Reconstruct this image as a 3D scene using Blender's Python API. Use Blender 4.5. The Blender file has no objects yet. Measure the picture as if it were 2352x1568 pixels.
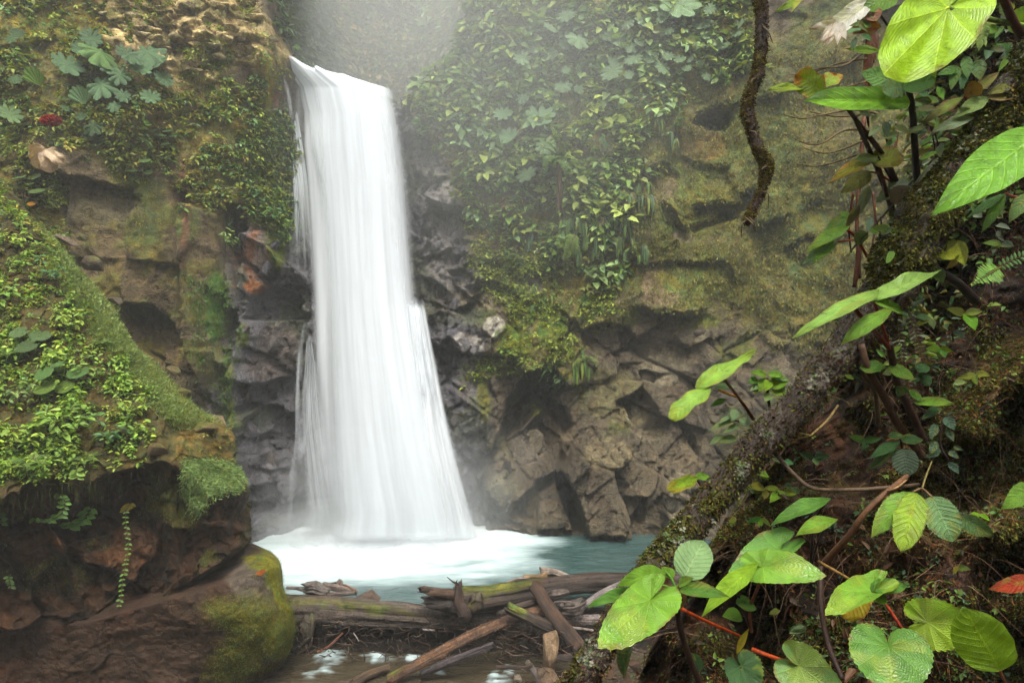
import bpy, bmesh, math, random
import numpy as np
from mathutils import Vector, Matrix

# ------------------------------------------------------------------ camera, light, exposure
scene = bpy.context.scene
COL = scene.collection
F, CX, CY, CAMZ = 1568.0, 1176.0, 784.0, 6.5     # focal length in photo units (2352 wide), camera height over the pool

cam_data = bpy.data.cameras.new('camera')
cam = bpy.data.objects.new('camera', cam_data)
COL.objects.link(cam)
cam.location = (0, 0, CAMZ)
cam.rotation_euler = (math.radians(90), 0, 0)
cam_data.lens = 24.0
cam_data.sensor_width = 36.0
cam_data.clip_start = 0.05
cam_data.clip_end = 300
scene.camera = cam

SUN_DIR = Vector((0.06, -0.46, 0.88)).normalized()   # towards the sun
world = bpy.data.worlds.new('World')
scene.world = world
world.use_nodes = True
wn = world.node_tree
wn.nodes.clear()
sky = wn.nodes.new('ShaderNodeTexSky')
sky.sky_type = 'NISHITA'
sky.sun_disc = False
sky.sun_elevation = math.asin(SUN_DIR.z)
sky.sun_rotation = math.atan2(SUN_DIR.x, SUN_DIR.y)
sky.dust_density = 6.0
sky.air_density = 1.0
hs = wn.nodes.new('ShaderNodeHueSaturation')
hs.inputs['Saturation'].default_value = 0.02          # overcast: the blue goes out of the sky
bg = wn.nodes.new('ShaderNodeBackground')
bg.inputs['Strength'].default_value = 0.10
wo = wn.nodes.new('ShaderNodeOutputWorld')
wn.links.new(sky.outputs[0], hs.inputs['Color'])
wn.links.new(hs.outputs[0], bg.inputs['Color'])
wn.links.new(bg.outputs[0], wo.inputs[0])

sun_data = bpy.data.lights.new('sun', 'SUN')
sun_data.energy = 1.5
sun_data.angle = math.radians(22)
sun_data.color = (1.0, 0.93, 0.79)
sun = bpy.data.objects.new('sun', sun_data)
COL.objects.link(sun)
sun.location = (0, 0, 40)
sun.rotation_euler = SUN_DIR.to_track_quat('Z', 'Y').to_euler()

scene.render.engine = 'CYCLES'
scene.view_settings.view_transform = 'Standard'
scene.view_settings.look = 'None'
scene.view_settings.exposure = 1.62
scene.view_settings.gamma = 1.0
scene.view_settings.use_curve_mapping = False
cy = scene.cycles
cy.use_denoising = True
try:
    cy.denoiser = 'OPENIMAGEDENOISE'
except Exception:
    pass
cy.use_adaptive_sampling = True
cy.adaptive_threshold = 0.03
cy.max_bounces = 5
cy.diffuse_bounces = 3
cy.glossy_bounces = 2
cy.transmission_bounces = 3
cy.volume_bounces = 1
cy.transparent_max_bounces = 40
cy.caustics_reflective = False
cy.caustics_refractive = False
cy.sample_clamp_indirect = 4.0

HAZE_D = 0.0026
SPRAY = [('cloud of spray over the foot of the waterfall', (880, 1165, 22.2), (4.2, 2.2, 3.0), .26),
         ('spray drifting right of the waterfall foot', (1080, 1130, 22.0), (3.2, 1.6, 2.8), .07),
         ('mist hanging above the lip of the waterfall', (1010, -60, 26.5), (12.0, 4.5, 9.0), .065),
         ('mist drifting over the plants right of the fall', (1120, 180, 22.6), (8.0, 2.0, 7.5), .085),
         ('dense low spray where the fall strikes the pool', (845, 1212, 21.9), (4.0, 1.3, 1.0), .75)]
rng = np.random.default_rng(7)
random.seed(7)

# ------------------------------------------------------------------ helpers
def V(x, y, d):
    """World point seen at photo position (x, y) at distance d in front of the camera."""
    x, y, d = np.broadcast_arrays(np.asarray(x, float), np.asarray(y, float), np.asarray(d, float))
    return np.stack([(x - CX) / F * d, d, CAMZ - (y - CY) / F * d], -1)

def proj(p):
    p = np.asarray(p, float)
    return CX + p[..., 0] / p[..., 1] * F, CY - (p[..., 2] - CAMZ) / p[..., 1] * F

def nrm(a):
    return a / np.maximum(np.linalg.norm(a, axis=-1, keepdims=True), 1e-9)

def _h(ix, iy, iz, seed):
    h = (ix * 374761393 + iy * 668265263 + iz * 2147483647 + seed * 974634777) & 0xFFFFFFFF
    h = ((h ^ (h >> 13)) * 1274126177) & 0xFFFFFFFF
    h = ((h ^ (h >> 16)) * 2246822519) & 0xFFFFFFFF
    return ((h ^ (h >> 15)) & 0xFFFFFF) / float(0xFFFFFF)

def vn(x, y, z, seed=0):
    x, y, z = np.broadcast_arrays(np.asarray(x, float), np.asarray(y, float), np.asarray(z, float))
    ix, iy, iz = np.floor(x).astype(np.int64), np.floor(y).astype(np.int64), np.floor(z).astype(np.int64)
    fx, fy, fz = x - ix, y - iy, z - iz
    fx, fy, fz = [f * f * f * (f * (f * 6 - 15) + 10) for f in (fx, fy, fz)]
    r = 0
    for a in (0, 1):
        wa = fx if a else 1 - fx
        for b in (0, 1):
            wb = fy if b else 1 - fy
            for c in (0, 1):
                wc = fz if c else 1 - fz
                r = r + wa * wb * wc * _h(ix + a, iy + b, iz + c, seed)
    return r * 2 - 1

def fbm(x, y, z, octv=4, seed=0, gain=0.5):
    r, a, s, t = 0, 1.0, 1.0, 0.0
    for o in range(octv):
        r = r + a * vn(x * s, y * s, z * s, seed + o * 17)
        t += a
        a *= gain
        s *= 2.03
    return r / t

def facets(x, z, cell, seed, amp, tilt):
    """Broken rock: every jittered cell is a plane of its own height and slope."""
    gx, gz = x / cell, z / cell
    ix, iz = np.floor(gx).astype(np.int64), np.floor(gz).astype(np.int64)
    best = np.full(np.shape(gx), 1e9); second = best.copy(); out = np.zeros(np.shape(gx))
    for a in (-1, 0, 1):
        for b in (-1, 0, 1):
            cxi, czi = ix + a, iz + b
            px = cxi + 0.1 + 0.8 * _h(cxi, czi, cxi * 0, seed)
            pz = czi + 0.1 + 0.8 * _h(cxi, czi, cxi * 0 + 1, seed)
            d = (gx - px) ** 2 + (gz - pz) ** 2
            o = (_h(cxi, czi, cxi * 0 + 2, seed) - .5) * 2 * amp \
                + (gx - px) * cell * (_h(cxi, czi, cxi * 0 + 3, seed) - .5) * 2 * tilt \
                + (gz - pz) * cell * (_h(cxi, czi, cxi * 0 + 4, seed) - .4) * 2 * tilt
            m = d < best
            second = np.where(m, best, np.minimum(second, d))
            out = np.where(m, o, out)
            best = np.where(m, d, best)
    return out, np.sqrt(second) - np.sqrt(best)

def sstep(a, b, x):
    t = np.clip((x - a) / (b - a), 0, 1)
    return t * t * (3 - 2 * t)

def poly(px, py, pts, soft=20.0):
    """1 inside the polygon, 0 outside, fading over soft."""
    pts = np.asarray(pts, float)
    inside = np.zeros(np.shape(px), bool)
    dist = np.full(np.shape(px), 1e9)
    n = len(pts)
    for i in range(n):
        x1, y1 = pts[i]; x2, y2 = pts[(i + 1) % n]
        if y1 != y2:
            c = ((y1 > py) != (y2 > py)) & (px < (x2 - x1) * (py - y1) / (y2 - y1) + x1)
            inside ^= c
        dx, dy = x2 - x1, y2 - y1
        t = np.clip(((px - x1) * dx + (py - y1) * dy) / (dx * dx + dy * dy + 1e-9), 0, 1)
        dist = np.minimum(dist, np.hypot(px - x1 - t * dx, py - y1 - t * dy))
    sd = np.where(inside, dist, -dist)
    return sstep(-soft / 2, soft / 2, sd)

def lerp(a, b, t):
    return a + (b - a) * t

def mix(c, c2, m):
    return c * (1 - m[..., None]) + np.asarray(c2) * m[..., None]

def table(px, py, xs, ys, T):
    """Smooth bilinear look-up."""
    T = np.asarray(T, float)
    def idx(v, ks):
        ks = np.asarray(ks, float)
        v = np.clip(v, ks[0], ks[-1] - 1e-6)
        i = np.clip(np.searchsorted(ks, v, 'right') - 1, 0, len(ks) - 2)
        t = (v - ks[i]) / (ks[i + 1] - ks[i])
        return i, t
    i, t = idx(px, xs); j, s = idx(py, ys)
    return (T[j, i] * (1 - t) + T[j, i + 1] * t) * (1 - s) + (T[j + 1, i] * (1 - t) + T[j + 1, i + 1] * t) * s

def make_mesh(name, verts, faces, mat=None, col=None, attrs=None, smooth=False):
    """verts (N,3); faces: (M,k) array or a list of such arrays."""
    verts = np.asarray(verts, np.float32).reshape(-1, 3)
    fl = faces if isinstance(faces, list) else [faces]
    fl = [np.asarray(f, np.int32) for f in fl if len(f)]
    me = bpy.data.meshes.new(name)
    me.vertices.add(len(verts))
    me.vertices.foreach_set('co', verts.ravel())
    loops = np.concatenate([f.ravel() for f in fl])
    totals = np.concatenate([np.full(len(f), f.shape[1], np.int32) for f in fl])
    starts = np.concatenate([[0], np.cumsum(totals)[:-1]]).astype(np.int32)
    me.loops.add(len(loops))
    me.loops.foreach_set('vertex_index', loops)
    me.polygons.add(len(totals))
    me.polygons.foreach_set('loop_start', starts)
    if smooth:
        me.polygons.foreach_set('use_smooth', np.ones(len(totals), bool))
    me.update(calc_edges=True)
    me.validate()
    if col is not None:
        c = np.ones((len(verts), 4), np.float32)
        c[:, :3] = np.asarray(col, np.float32).reshape(-1, 3)
        a = me.attributes.new('col', 'FLOAT_COLOR', 'POINT')
        a.data.foreach_set('color', c.ravel())
    for k, v in (attrs or {}).items():
        v = np.asarray(v, np.float32)
        if v.size == len(verts):
            a = me.attributes.new(k, 'FLOAT', 'POINT'); a.data.foreach_set('value', v.ravel())
        else:
            a = me.attributes.new(k, 'FLOAT_VECTOR', 'POINT'); a.data.foreach_set('vector', v.reshape(-1, 3).ravel())
    if mat is not None:
        me.materials.append(mat)
    return me

def tag(o, label=None, cat=None, group=None, kind=None):
    if label: o['label'] = label
    if cat: o['category'] = cat
    if group: o['group'] = group
    if kind: o['kind'] = kind
    return o

def link(name, me, parent=None):
    o = bpy.data.objects.new(name, me)
    COL.objects.link(o)
    if parent is not None:
        o.parent = parent
    return o

def empty(name, loc, label, cat, group=None):
    o = bpy.data.objects.new(name, None)
    o.empty_display_size = 0.2
    COL.objects.link(o)
    o.location = [float(v) for v in loc]
    return tag(o, label, cat, group)

def put(name, me, parent):
    """A part whose mesh is given in world coordinates, under a root that may stand anywhere (no rotation)."""
    o = link(name, me, parent)
    o.location = -Vector(parent.location)
    return o

def grid_faces(nr, nc):
    i = np.arange(nr - 1)[:, None] * nc + np.arange(nc - 1)[None, :]
    i = i.ravel()
    return np.stack([i, i + 1, i + nc + 1, i + nc], -1)

def grid_normals(P):
    du = np.gradient(P, axis=1); dv = np.gradient(P, axis=0)
    n = nrm(np.cross(du, dv))
    tocam = -P + np.array([0, 0, CAMZ])
    s = np.sign((n * tocam).sum(-1, keepdims=True)); s[s == 0] = 1
    return n * s

def smooth_path(pts, n):
    pts = np.asarray(pts, float)
    if len(pts) < 3:
        t = np.linspace(0, 1, n)[:, None]
        return pts[0] * (1 - t) + pts[-1] * t
    d = np.concatenate([[0], np.cumsum(np.linalg.norm(np.diff(pts[:, :3], axis=0), axis=1))])
    q = np.linspace(0, d[-1], n)
    ext = np.vstack([2 * pts[0] - pts[1], pts, 2 * pts[-1] - pts[-2]])
    i = np.clip(np.searchsorted(d, q, 'right') - 1, 0, len(pts) - 2)
    t = ((q - d[i]) / np.maximum(d[i + 1] - d[i], 1e-9))[:, None]
    p0, p1, p2, p3 = ext[i], ext[i + 1], ext[i + 2], ext[i + 3]
    return 0.5 * ((2 * p1) + (-p0 + p2) * t + (2 * p0 - 5 * p1 + 4 * p2 - p3) * t ** 2 + (-p0 + 3 * p1 - 3 * p2 + p3) * t ** 3)

def tube_arrays(pts, rad, ns=8, n=None, disp=None, caps=True):
    """Tube along a path; pts (k,3), rad (k,). Returns verts, [quads, tris], per-vertex (s, angle)."""
    pts = np.asarray(pts, float); rad = np.asarray(rad, float) * np.ones(len(pts))
    if n is None:
        n = max(2, len(pts) * 3)
    full = smooth_path(np.column_stack([pts, rad]), n)
    P, R = full[:, :3], np.maximum(full[:, 3], 1e-4)
    T = nrm(np.gradient(P, axis=0))
    ref = np.array([0.13, 0.31, 1.0]) if abs(T[:, 2]).mean() < 0.8 else np.array([1.0, 0.2, 0.1])
    A = nrm(np.cross(T, ref)); B = np.cross(T, A)
    a = np.linspace(0, 2 * math.pi, ns, endpoint=False)
    dirs = A[:, None] * np.cos(a)[None, :, None] + B[:, None] * np.sin(a)[None, :, None]
    r = R[:, None] * np.ones(ns)
    base = P[:, None] + dirs * r[..., None]
    if disp is not None:
        r = r + disp(base, np.linspace(0, 1, n)[:, None] * np.ones(ns), a[None, :] * np.ones((n, 1)), R[:, None])
        base = P[:, None] + dirs * r[..., None]
    i = np.arange(n - 1)[:, None] * ns
    j = np.arange(ns)[None, :]; k = (j + 1) % ns
    q = np.stack([i + j, i + k, i + ns + k, i + ns + j], -1).reshape(-1, 4)
    verts = base.reshape(-1, 3)
    fs = [q]
    nv = len(verts)
    s = np.repeat(np.linspace(0, 1, n), ns)
    nm = dirs.reshape(-1, 3)
    if caps:
        verts = np.vstack([verts, P[0], P[-1]])
        s = np.append(s, [0, 1]); nm = np.vstack([nm, -T[0], T[-1]])
        jj = np.arange(ns); kk = (jj + 1) % ns
        fs.append(np.stack([kk, jj, jj * 0 + nv], -1))
        fs.append(np.stack([(n - 1) * ns + jj, (n - 1) * ns + kk, jj * 0 + nv + 1], -1))
    return verts, fs, s, nm

class Acc:
    """Collects pieces into ONE mesh."""
    def __init__(self): self.v, self.f, self.c, self.n, self.a = [], {}, [], 0, []
    def add(self, verts, faces, col=(1, 1, 1), a=None):
        verts = np.asarray(verts).reshape(-1, 3)
        for f in (faces if isinstance(faces, list) else [faces]):
            f = np.asarray(f)
            if len(f): self.f.setdefault(f.shape[1], []).append(f + self.n)
        self.v.append(verts); self.n += len(verts)
        self.c.append(np.broadcast_to(np.asarray(col, float), (len(verts), 3)))
        self.a.append(np.zeros(len(verts)) if a is None else np.broadcast_to(np.asarray(a, float), (len(verts),)))
    def mesh(self, name, mat, smooth=True, par=None):
        return make_mesh(name, np.vstack(self.v), [np.vstack(x) for x in self.f.values()], mat, np.vstack(self.c),
                         {par: np.concatenate(self.a)} if par else None, smooth)

# ------------------------------------------------------------------ materials
def nd(nt, typ, ins=None, **props):
    n = nt.nodes.new(typ)
    for k, v in props.items():
        setattr(n, k, v)
    for k, v in (ins or {}).items():
        s = n.inputs[k]
        if isinstance(v, bpy.types.NodeSocket): nt.links.new(v, s)
        else: s.default_value = v
    return n

def newmat(name):
    m = bpy.data.materials.new(name)
    m.use_nodes = True
    m.node_tree.nodes.clear()
    return m, m.node_tree

def math_(nt, op, a, b=0.0, c=0.0, clamp=False):
    n = nt.nodes.new('ShaderNodeMath'); n.operation = op; n.use_clamp = clamp
    for k, v in enumerate((a, b, c)):
        if isinstance(v, bpy.types.NodeSocket): nt.links.new(v, n.inputs[k])
        else: n.inputs[k].default_value = v
    return n.outputs[0]

def rng_(nt, v, a, b, c, d, smooth=True):
    n = nt.nodes.new('ShaderNodeMapRange')
    n.interpolation_type = 'SMOOTHSTEP' if smooth else 'LINEAR'
    nt.links.new(v, n.inputs[0])
    for k, w in enumerate((a, b, c, d)): n.inputs[k + 1].default_value = w
    return n.outputs[0]

def vscale(nt, colr, fac):
    n = nt.nodes.new('ShaderNodeVectorMath'); n.operation = 'SCALE'
    nt.links.new(colr, n.inputs[0])
    if isinstance(fac, bpy.types.NodeSocket): nt.links.new(fac, n.inputs['Scale'])
    else: n.inputs['Scale'].default_value = fac
    return n.outputs[0]

def mixc(nt, fac, a, b, blend='MIX'):
    n = nt.nodes.new('ShaderNodeMix'); n.data_type = 'RGBA'; n.blend_type = blend
    for s, v in ((n.inputs['Factor'], fac), (n.inputs['A'], a), (n.inputs['B'], b)):
        if isinstance(v, bpy.types.NodeSocket): nt.links.new(v, s)
        else: s.default_value = v if isinstance(v, (int, float)) else (*v, 1.0)
    return n.outputs['Result']

def noise_(nt, vec, scale, detail=5.0, rough=0.6, dist=0.0):
    n = nd(nt, 'ShaderNodeTexNoise', {'Vector': vec, 'Scale': scale, 'Detail': detail, 'Roughness': rough, 'Distortion': dist})
    return n.outputs[0]

def ground_mat(name, s=1.0, bump=0.06, rough=0.85, wetrough=0.32, contrast=1.0, grain=False, hue=(1, 1, 1)):
    """Rock, soil or bark: painted albedo 'col', fine grain and relief; 'moss' and 'wet' say where it is furry or glossy."""
    m, nt = newmat(name)
    tc = nd(nt, 'ShaderNodeTexCoord').outputs['Object']
    col = nd(nt, 'ShaderNodeAttribute', attribute_name='col').outputs['Color']
    moss = nd(nt, 'ShaderNodeAttribute', attribute_name='moss').outputs['Fac']
    wet = nd(nt, 'ShaderNodeAttribute', attribute_name='wet').outputs['Fac']
    n1 = noise_(nt, tc, 1.1 * s, 8, 0.65, 0.3)
    n2 = noise_(nt, tc, 7.0 * s, 6, 0.7, 0.2)
    n3 = noise_(nt, tc, 34.0 * s, 3, 0.7)
    k1 = rng_(nt, n1, 0.3, 0.7, 1 - 0.35 * contrast, 1 + 0.35 * contrast, False)
    k2 = rng_(nt, n2, 0.3, 0.7, 1 - 0.4 * contrast, 1 + 0.45 * contrast, False)
    k3 = rng_(nt, n3, 0.3, 0.7, 0.75, 1.3, False)
    c = vscale(nt, col, math_(nt, 'MULTIPLY', math_(nt, 'MULTIPLY', k1, k2), k3))
    c = mixc(nt, 1.0, c, hue, 'MULTIPLY')
    # seepage: darker and rustier streaks running down
    ms_ = nd(nt, 'ShaderNodeMapping', {'Vector': tc, 'Scale': (2.2 * s, 2.2 * s, .28 * s)}).outputs[0]
    n5 = noise_(nt, ms_, 1.0, 5, .6, .4)
    c = mixc(nt, rng_(nt, n5, .48, .66, 0, .75), c, mixc(nt, 1.0, c, (.45, .36, .30), 'MULTIPLY'))
    c = mixc(nt, rng_(nt, n5, .42, .30, 0, .5), c, mixc(nt, 1.0, c, (1.5, 1.35, 1.15), 'MULTIPLY'))
    # furry growth turns yellower or greener in patches
    n4 = noise_(nt, tc, 2.6 * s, 5, 0.6)
    cg = mixc(nt, rng_(nt, n4, 0.42, 0.62, 0, 1), (1.25, 1.05, 0.6), (0.8, 1.05, 1.0))
    c = mixc(nt, moss, c, mixc(nt, 1.0, c, cg, 'MULTIPLY'))
    h1 = math_(nt, 'MULTIPLY', n2, 1.0)
    h2 = math_(nt, 'MULTIPLY', n3, rng_(nt, moss, 0, 1, 0.15, 0.55))
    tcd = nd(nt, 'ShaderNodeVectorMath', {0: tc, 1: vscale(nt, nd(nt, 'ShaderNodeTexNoise', {'Vector': tc, 'Scale': 2.2 * s, 'Detail': 4.0}).outputs['Color'], .55 / s)}, operation='ADD').outputs[0]
    vor = nd(nt, 'ShaderNodeTexVoronoi', {'Vector': tcd, 'Scale': 2.6 * s}, feature='DISTANCE_TO_EDGE').outputs['Distance']
    crack = math_(nt, 'MULTIPLY', rng_(nt, vor, 0.0, 0.05, -0.8, 0.0), math_(nt, 'SUBTRACT', 1.0, moss))
    h = math_(nt, 'ADD', math_(nt, 'ADD', h1, h2), math_(nt, 'MULTIPLY', crack, 0.3))
    if grain:      # fibres along the wood
        lv = nd(nt, 'ShaderNodeAttribute', attribute_name='lv').outputs['Vector']
        gn = noise_(nt, nd(nt, 'ShaderNodeMapping', {'Vector': lv, 'Scale': (1.2, 9, 9)}).outputs[0], 1.0, 6, .7, .3)
        h = math_(nt, 'ADD', math_(nt, 'MULTIPLY', h, .5), math_(nt, 'MULTIPLY', gn, 1.6))
        c = vscale(nt, c, rng_(nt, gn, .35, .62, .35, 1.35, False))
    bp = nd(nt, 'ShaderNodeBump', {'Height': h, 'Strength': 1.0, 'Distance': bump})
    r = math_(nt, 'ADD', rng_(nt, wet, 0, 1, rough, wetrough, False), math_(nt, 'MULTIPLY', math_(nt, 'SUBTRACT', n2, 0.5), 0.35), clamp=True)
    bs = nd(nt, 'ShaderNodeBsdfPrincipled', {'Base Color': c, 'Roughness': r, 'Normal': bp.outputs[0]})
    sp = rng_(nt, wet, 0, 1, 0.18, 0.55, False)
    nt.links.new(sp, bs.inputs['Specular IOR Level'])
    out = nd(nt, 'ShaderNodeOutputMaterial', {'Surface': bs.outputs[0]})
    return m

def leaf_mat(name, veins=None, gloss=0.4, trans=0.3, spec=0.4, bump=0.0015, objcol=False, nlat=9.0):
    m, nt = newmat(name)
    tc = nd(nt, 'ShaderNodeTexCoord').outputs['Object']
    col = nd(nt, 'ShaderNodeAttribute', attribute_name='col').outputs['Color']
    if objcol:
        oc = nd(nt, 'ShaderNodeObjectInfo').outputs['Color']
        col = mixc(nt, 1.0, col, oc, 'MULTIPLY')
    ins = {'Roughness': gloss, 'Specular IOR Level': spec}
    nrmout = None
    if veins:
        lv = nd(nt, 'ShaderNodeAttribute', attribute_name='lv').outputs['Vector']
        sx = nd(nt, 'ShaderNodeSeparateXYZ', {0: lv})
        t, sd = sx.outputs[0], sx.outputs[1]
        if veins == 'pinnate':
            asd = math_(nt, 'ABSOLUTE', sd)
            q = math_(nt, 'MULTIPLY', math_(nt, 'SUBTRACT', t, math_(nt, 'MULTIPLY', asd, 0.22)), nlat)
            fr = math_(nt, 'ABSOLUTE', math_(nt, 'SUBTRACT', math_(nt, 'FRACT', q), 0.5))
            lat = rng_(nt, fr, 0.0, 0.12, 1, 0)
            mid = rng_(nt, asd, 0.0, 0.07, 1, 0)
            quilt = math_(nt, 'MULTIPLY', math_(nt, 'SUBTRACT', fr, 0.25), 1.2)
        else:
            q = math_(nt, 'MULTIPLY', t, nlat)
            fr = math_(nt, 'ABSOLUTE', math_(nt, 'SUBTRACT', math_(nt, 'FRACT', q), 0.5))
            w = math_(nt, 'MULTIPLY', fr, sd)                # distance to the nearest radial vein
            lat = rng_(nt, w, 0.0, 0.035, 1, 0)
            q2 = math_(nt, 'MULTIPLY', math_(nt, 'ADD', sd, math_(nt, 'MULTIPLY', fr, -0.35)), 13.0)
            fr2 = math_(nt, 'ABSOLUTE', math_(nt, 'SUBTRACT', math_(nt, 'FRACT', q2), 0.5))
            mid = math_(nt, 'MULTIPLY', rng_(nt, fr2, 0.0, 0.14, 1, 0), 0.45)
            quilt = math_(nt, 'MULTIPLY', math_(nt, 'SUBTRACT', fr2, 0.25), 0.9)
        vein = math_(nt, 'MAXIMUM', lat, mid)
        net = nd(nt, 'ShaderNodeTexVoronoi', {'Vector': lv, 'Scale': 26.0}, feature='DISTANCE_TO_EDGE').outputs['Distance']
        nz = noise_(nt, tc, 45.0, 3, 0.6)
        h = math_(nt, 'ADD', math_(nt, 'SUBTRACT', quilt, math_(nt, 'MULTIPLY', vein, 0.8)),
                  math_(nt, 'ADD', math_(nt, 'MULTIPLY', rng_(nt, net, 0, 0.2, 0, 1), 0.55), math_(nt, 'MULTIPLY', nz, 0.7)))
        bp = nd(nt, 'ShaderNodeBump', {'Height': h, 'Strength': 0.9, 'Distance': bump})
        nrmout = bp.outputs[0]
        col = mixc(nt, math_(nt, 'MULTIPLY', vein, 0.42), col, mixc(nt, 1.0, col, (1.8, 1.45, 1.5), 'MULTIPLY'))
        # blotches, wear and tiny holes of paler or browner tissue
        bl = noise_(nt, tc, 16.0, 5, 0.65)
        col = vscale(nt, col, rng_(nt, bl, 0.3, 0.7, 0.72, 1.28, False))
        sp = noise_(nt, tc, 120.0, 2, 0.5)
        col = mixc(nt, rng_(nt, sp, 0.70, 0.76, 0, 0.7), col, (0.09, 0.06, 0.02))
        ins['Roughness'] = rng_(nt, bl, 0.3, 0.7, max(gloss - 0.1, 0.1), gloss + 0.16)
    else:
        bl = noise_(nt, tc, 9.0, 3, 0.6)
        col = vscale(nt, col, rng_(nt, bl, 0.3, 0.7, 0.75, 1.25, False))
    ins['Base Color'] = col
    if nrmout: ins['Normal'] = nrmout
    bs = nd(nt, 'ShaderNodeBsdfPrincipled', ins)
    tcol = mixc(nt, 1.0, col, (1.15, 1.12, 0.5), 'MULTIPLY')
    tins = {'Color': tcol}
    if nrmout: tins['Normal'] = nrmout
    tr = nd(nt, 'ShaderNodeBsdfTranslucent', tins)
    mx = nd(nt, 'ShaderNodeMixShader', {0: trans, 1: bs.outputs[0], 2: tr.outputs[0]})
    nd(nt, 'ShaderNodeOutputMaterial', {'Surface': mx.outputs[0]})
    return m

M_CLIFF = ground_mat('cliff_rock', 1.0, 0.15, contrast=1.25, hue=(1.07, 1.03, .80))
M_ROCK = ground_mat('near_rock', 1.6, 0.06, hue=(1.12, 1.0, .78))
M_SOIL = ground_mat('bank_soil', 9.0, 0.014, 0.8, 0.3, hue=(1.2, 1.0, .72))
M_BARK = ground_mat('bark', 14.0, 0.011, 0.75, 0.28, 1.15)
M_WOOD = ground_mat('driftwood', 2.6, 0.03, 0.6, 0.22, 1.2, grain=True)
M_LEAFY = leaf_mat('small_leaves', None, 0.5, 0.3, 0.25)
M_MOSS = leaf_mat('moss_leaflets', None, 0.75, 0.25, 0.12)
M_GUNN = leaf_mat('lobed_leaf', 'palmate', 0.5, 0.22, 0.35, 0.02, True, 9.0)
M_PALM = leaf_mat('heart_leaf', 'palmate', 0.34, 0.28, 0.5, 0.0013, False, 9.0)
M_PINN = leaf_mat('ovate_leaf', 'pinnate', 0.34, 0.28, 0.5, 0.0022, False, 9.0)
M_STEM = ground_mat('stem', 20.0, 0.002, 0.6, 0.3)
# ------------------------------------------------------------------ the cliff behind the pool
CXS = [-400, -100, 0, 300, 540, 622, 690, 900, 1000, 1200, 1600, 1900, 2300, 2700]
CYS = [-500, 0, 150, 400, 800, 1213, 1400]
D_T = [[23.5, 22.6, 22.4, 22.6, 23.4, 23.9, 25.0, 25.6, 25.8, 25.8, 25.4, 23.5, 20.5, 17],
       [21.5, 20.9, 20.8, 21.2, 22.3, 22.8, 24.4, 25.2, 25.4, 25.2, 24.8, 23.0, 20.0, 16.5],
       [20.6, 20.2, 20.1, 20.6, 21.8, 22.4, 24.1, 25.0, 25.1, 24.8, 24.5, 22.8, 19.8, 16.2],
       [20.2, 19.8, 19.8, 20.4, 21.7, 22.9, 24.0, 24.5, 24.5, 24.1, 23.9, 22.4, 19.5, 16],
       [19.9, 19.6, 19.6, 20.4, 21.9, 23.1, 23.8, 24.1, 24.0, 23.6, 23.5, 22.1, 19.3, 16],
       [19.4, 19.2, 19.4, 20.2, 22.0, 23.2, 23.9, 24.2, 23.9, 23.3, 22.7, 21.8, 19.2, 16],
       [19.4, 19.2, 19.4, 20.2, 22.0, 23.2, 23.9, 24.2, 23.9, 23.3, 22.7, 21.8, 19.2, 16]]

def K(*c):   # crop of the lower right rock face -> photo units
    return [(1082 + 0.282 * a, 800 + 0.282 * b) for a, b in zip(c[::2], c[1::2])]
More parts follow.
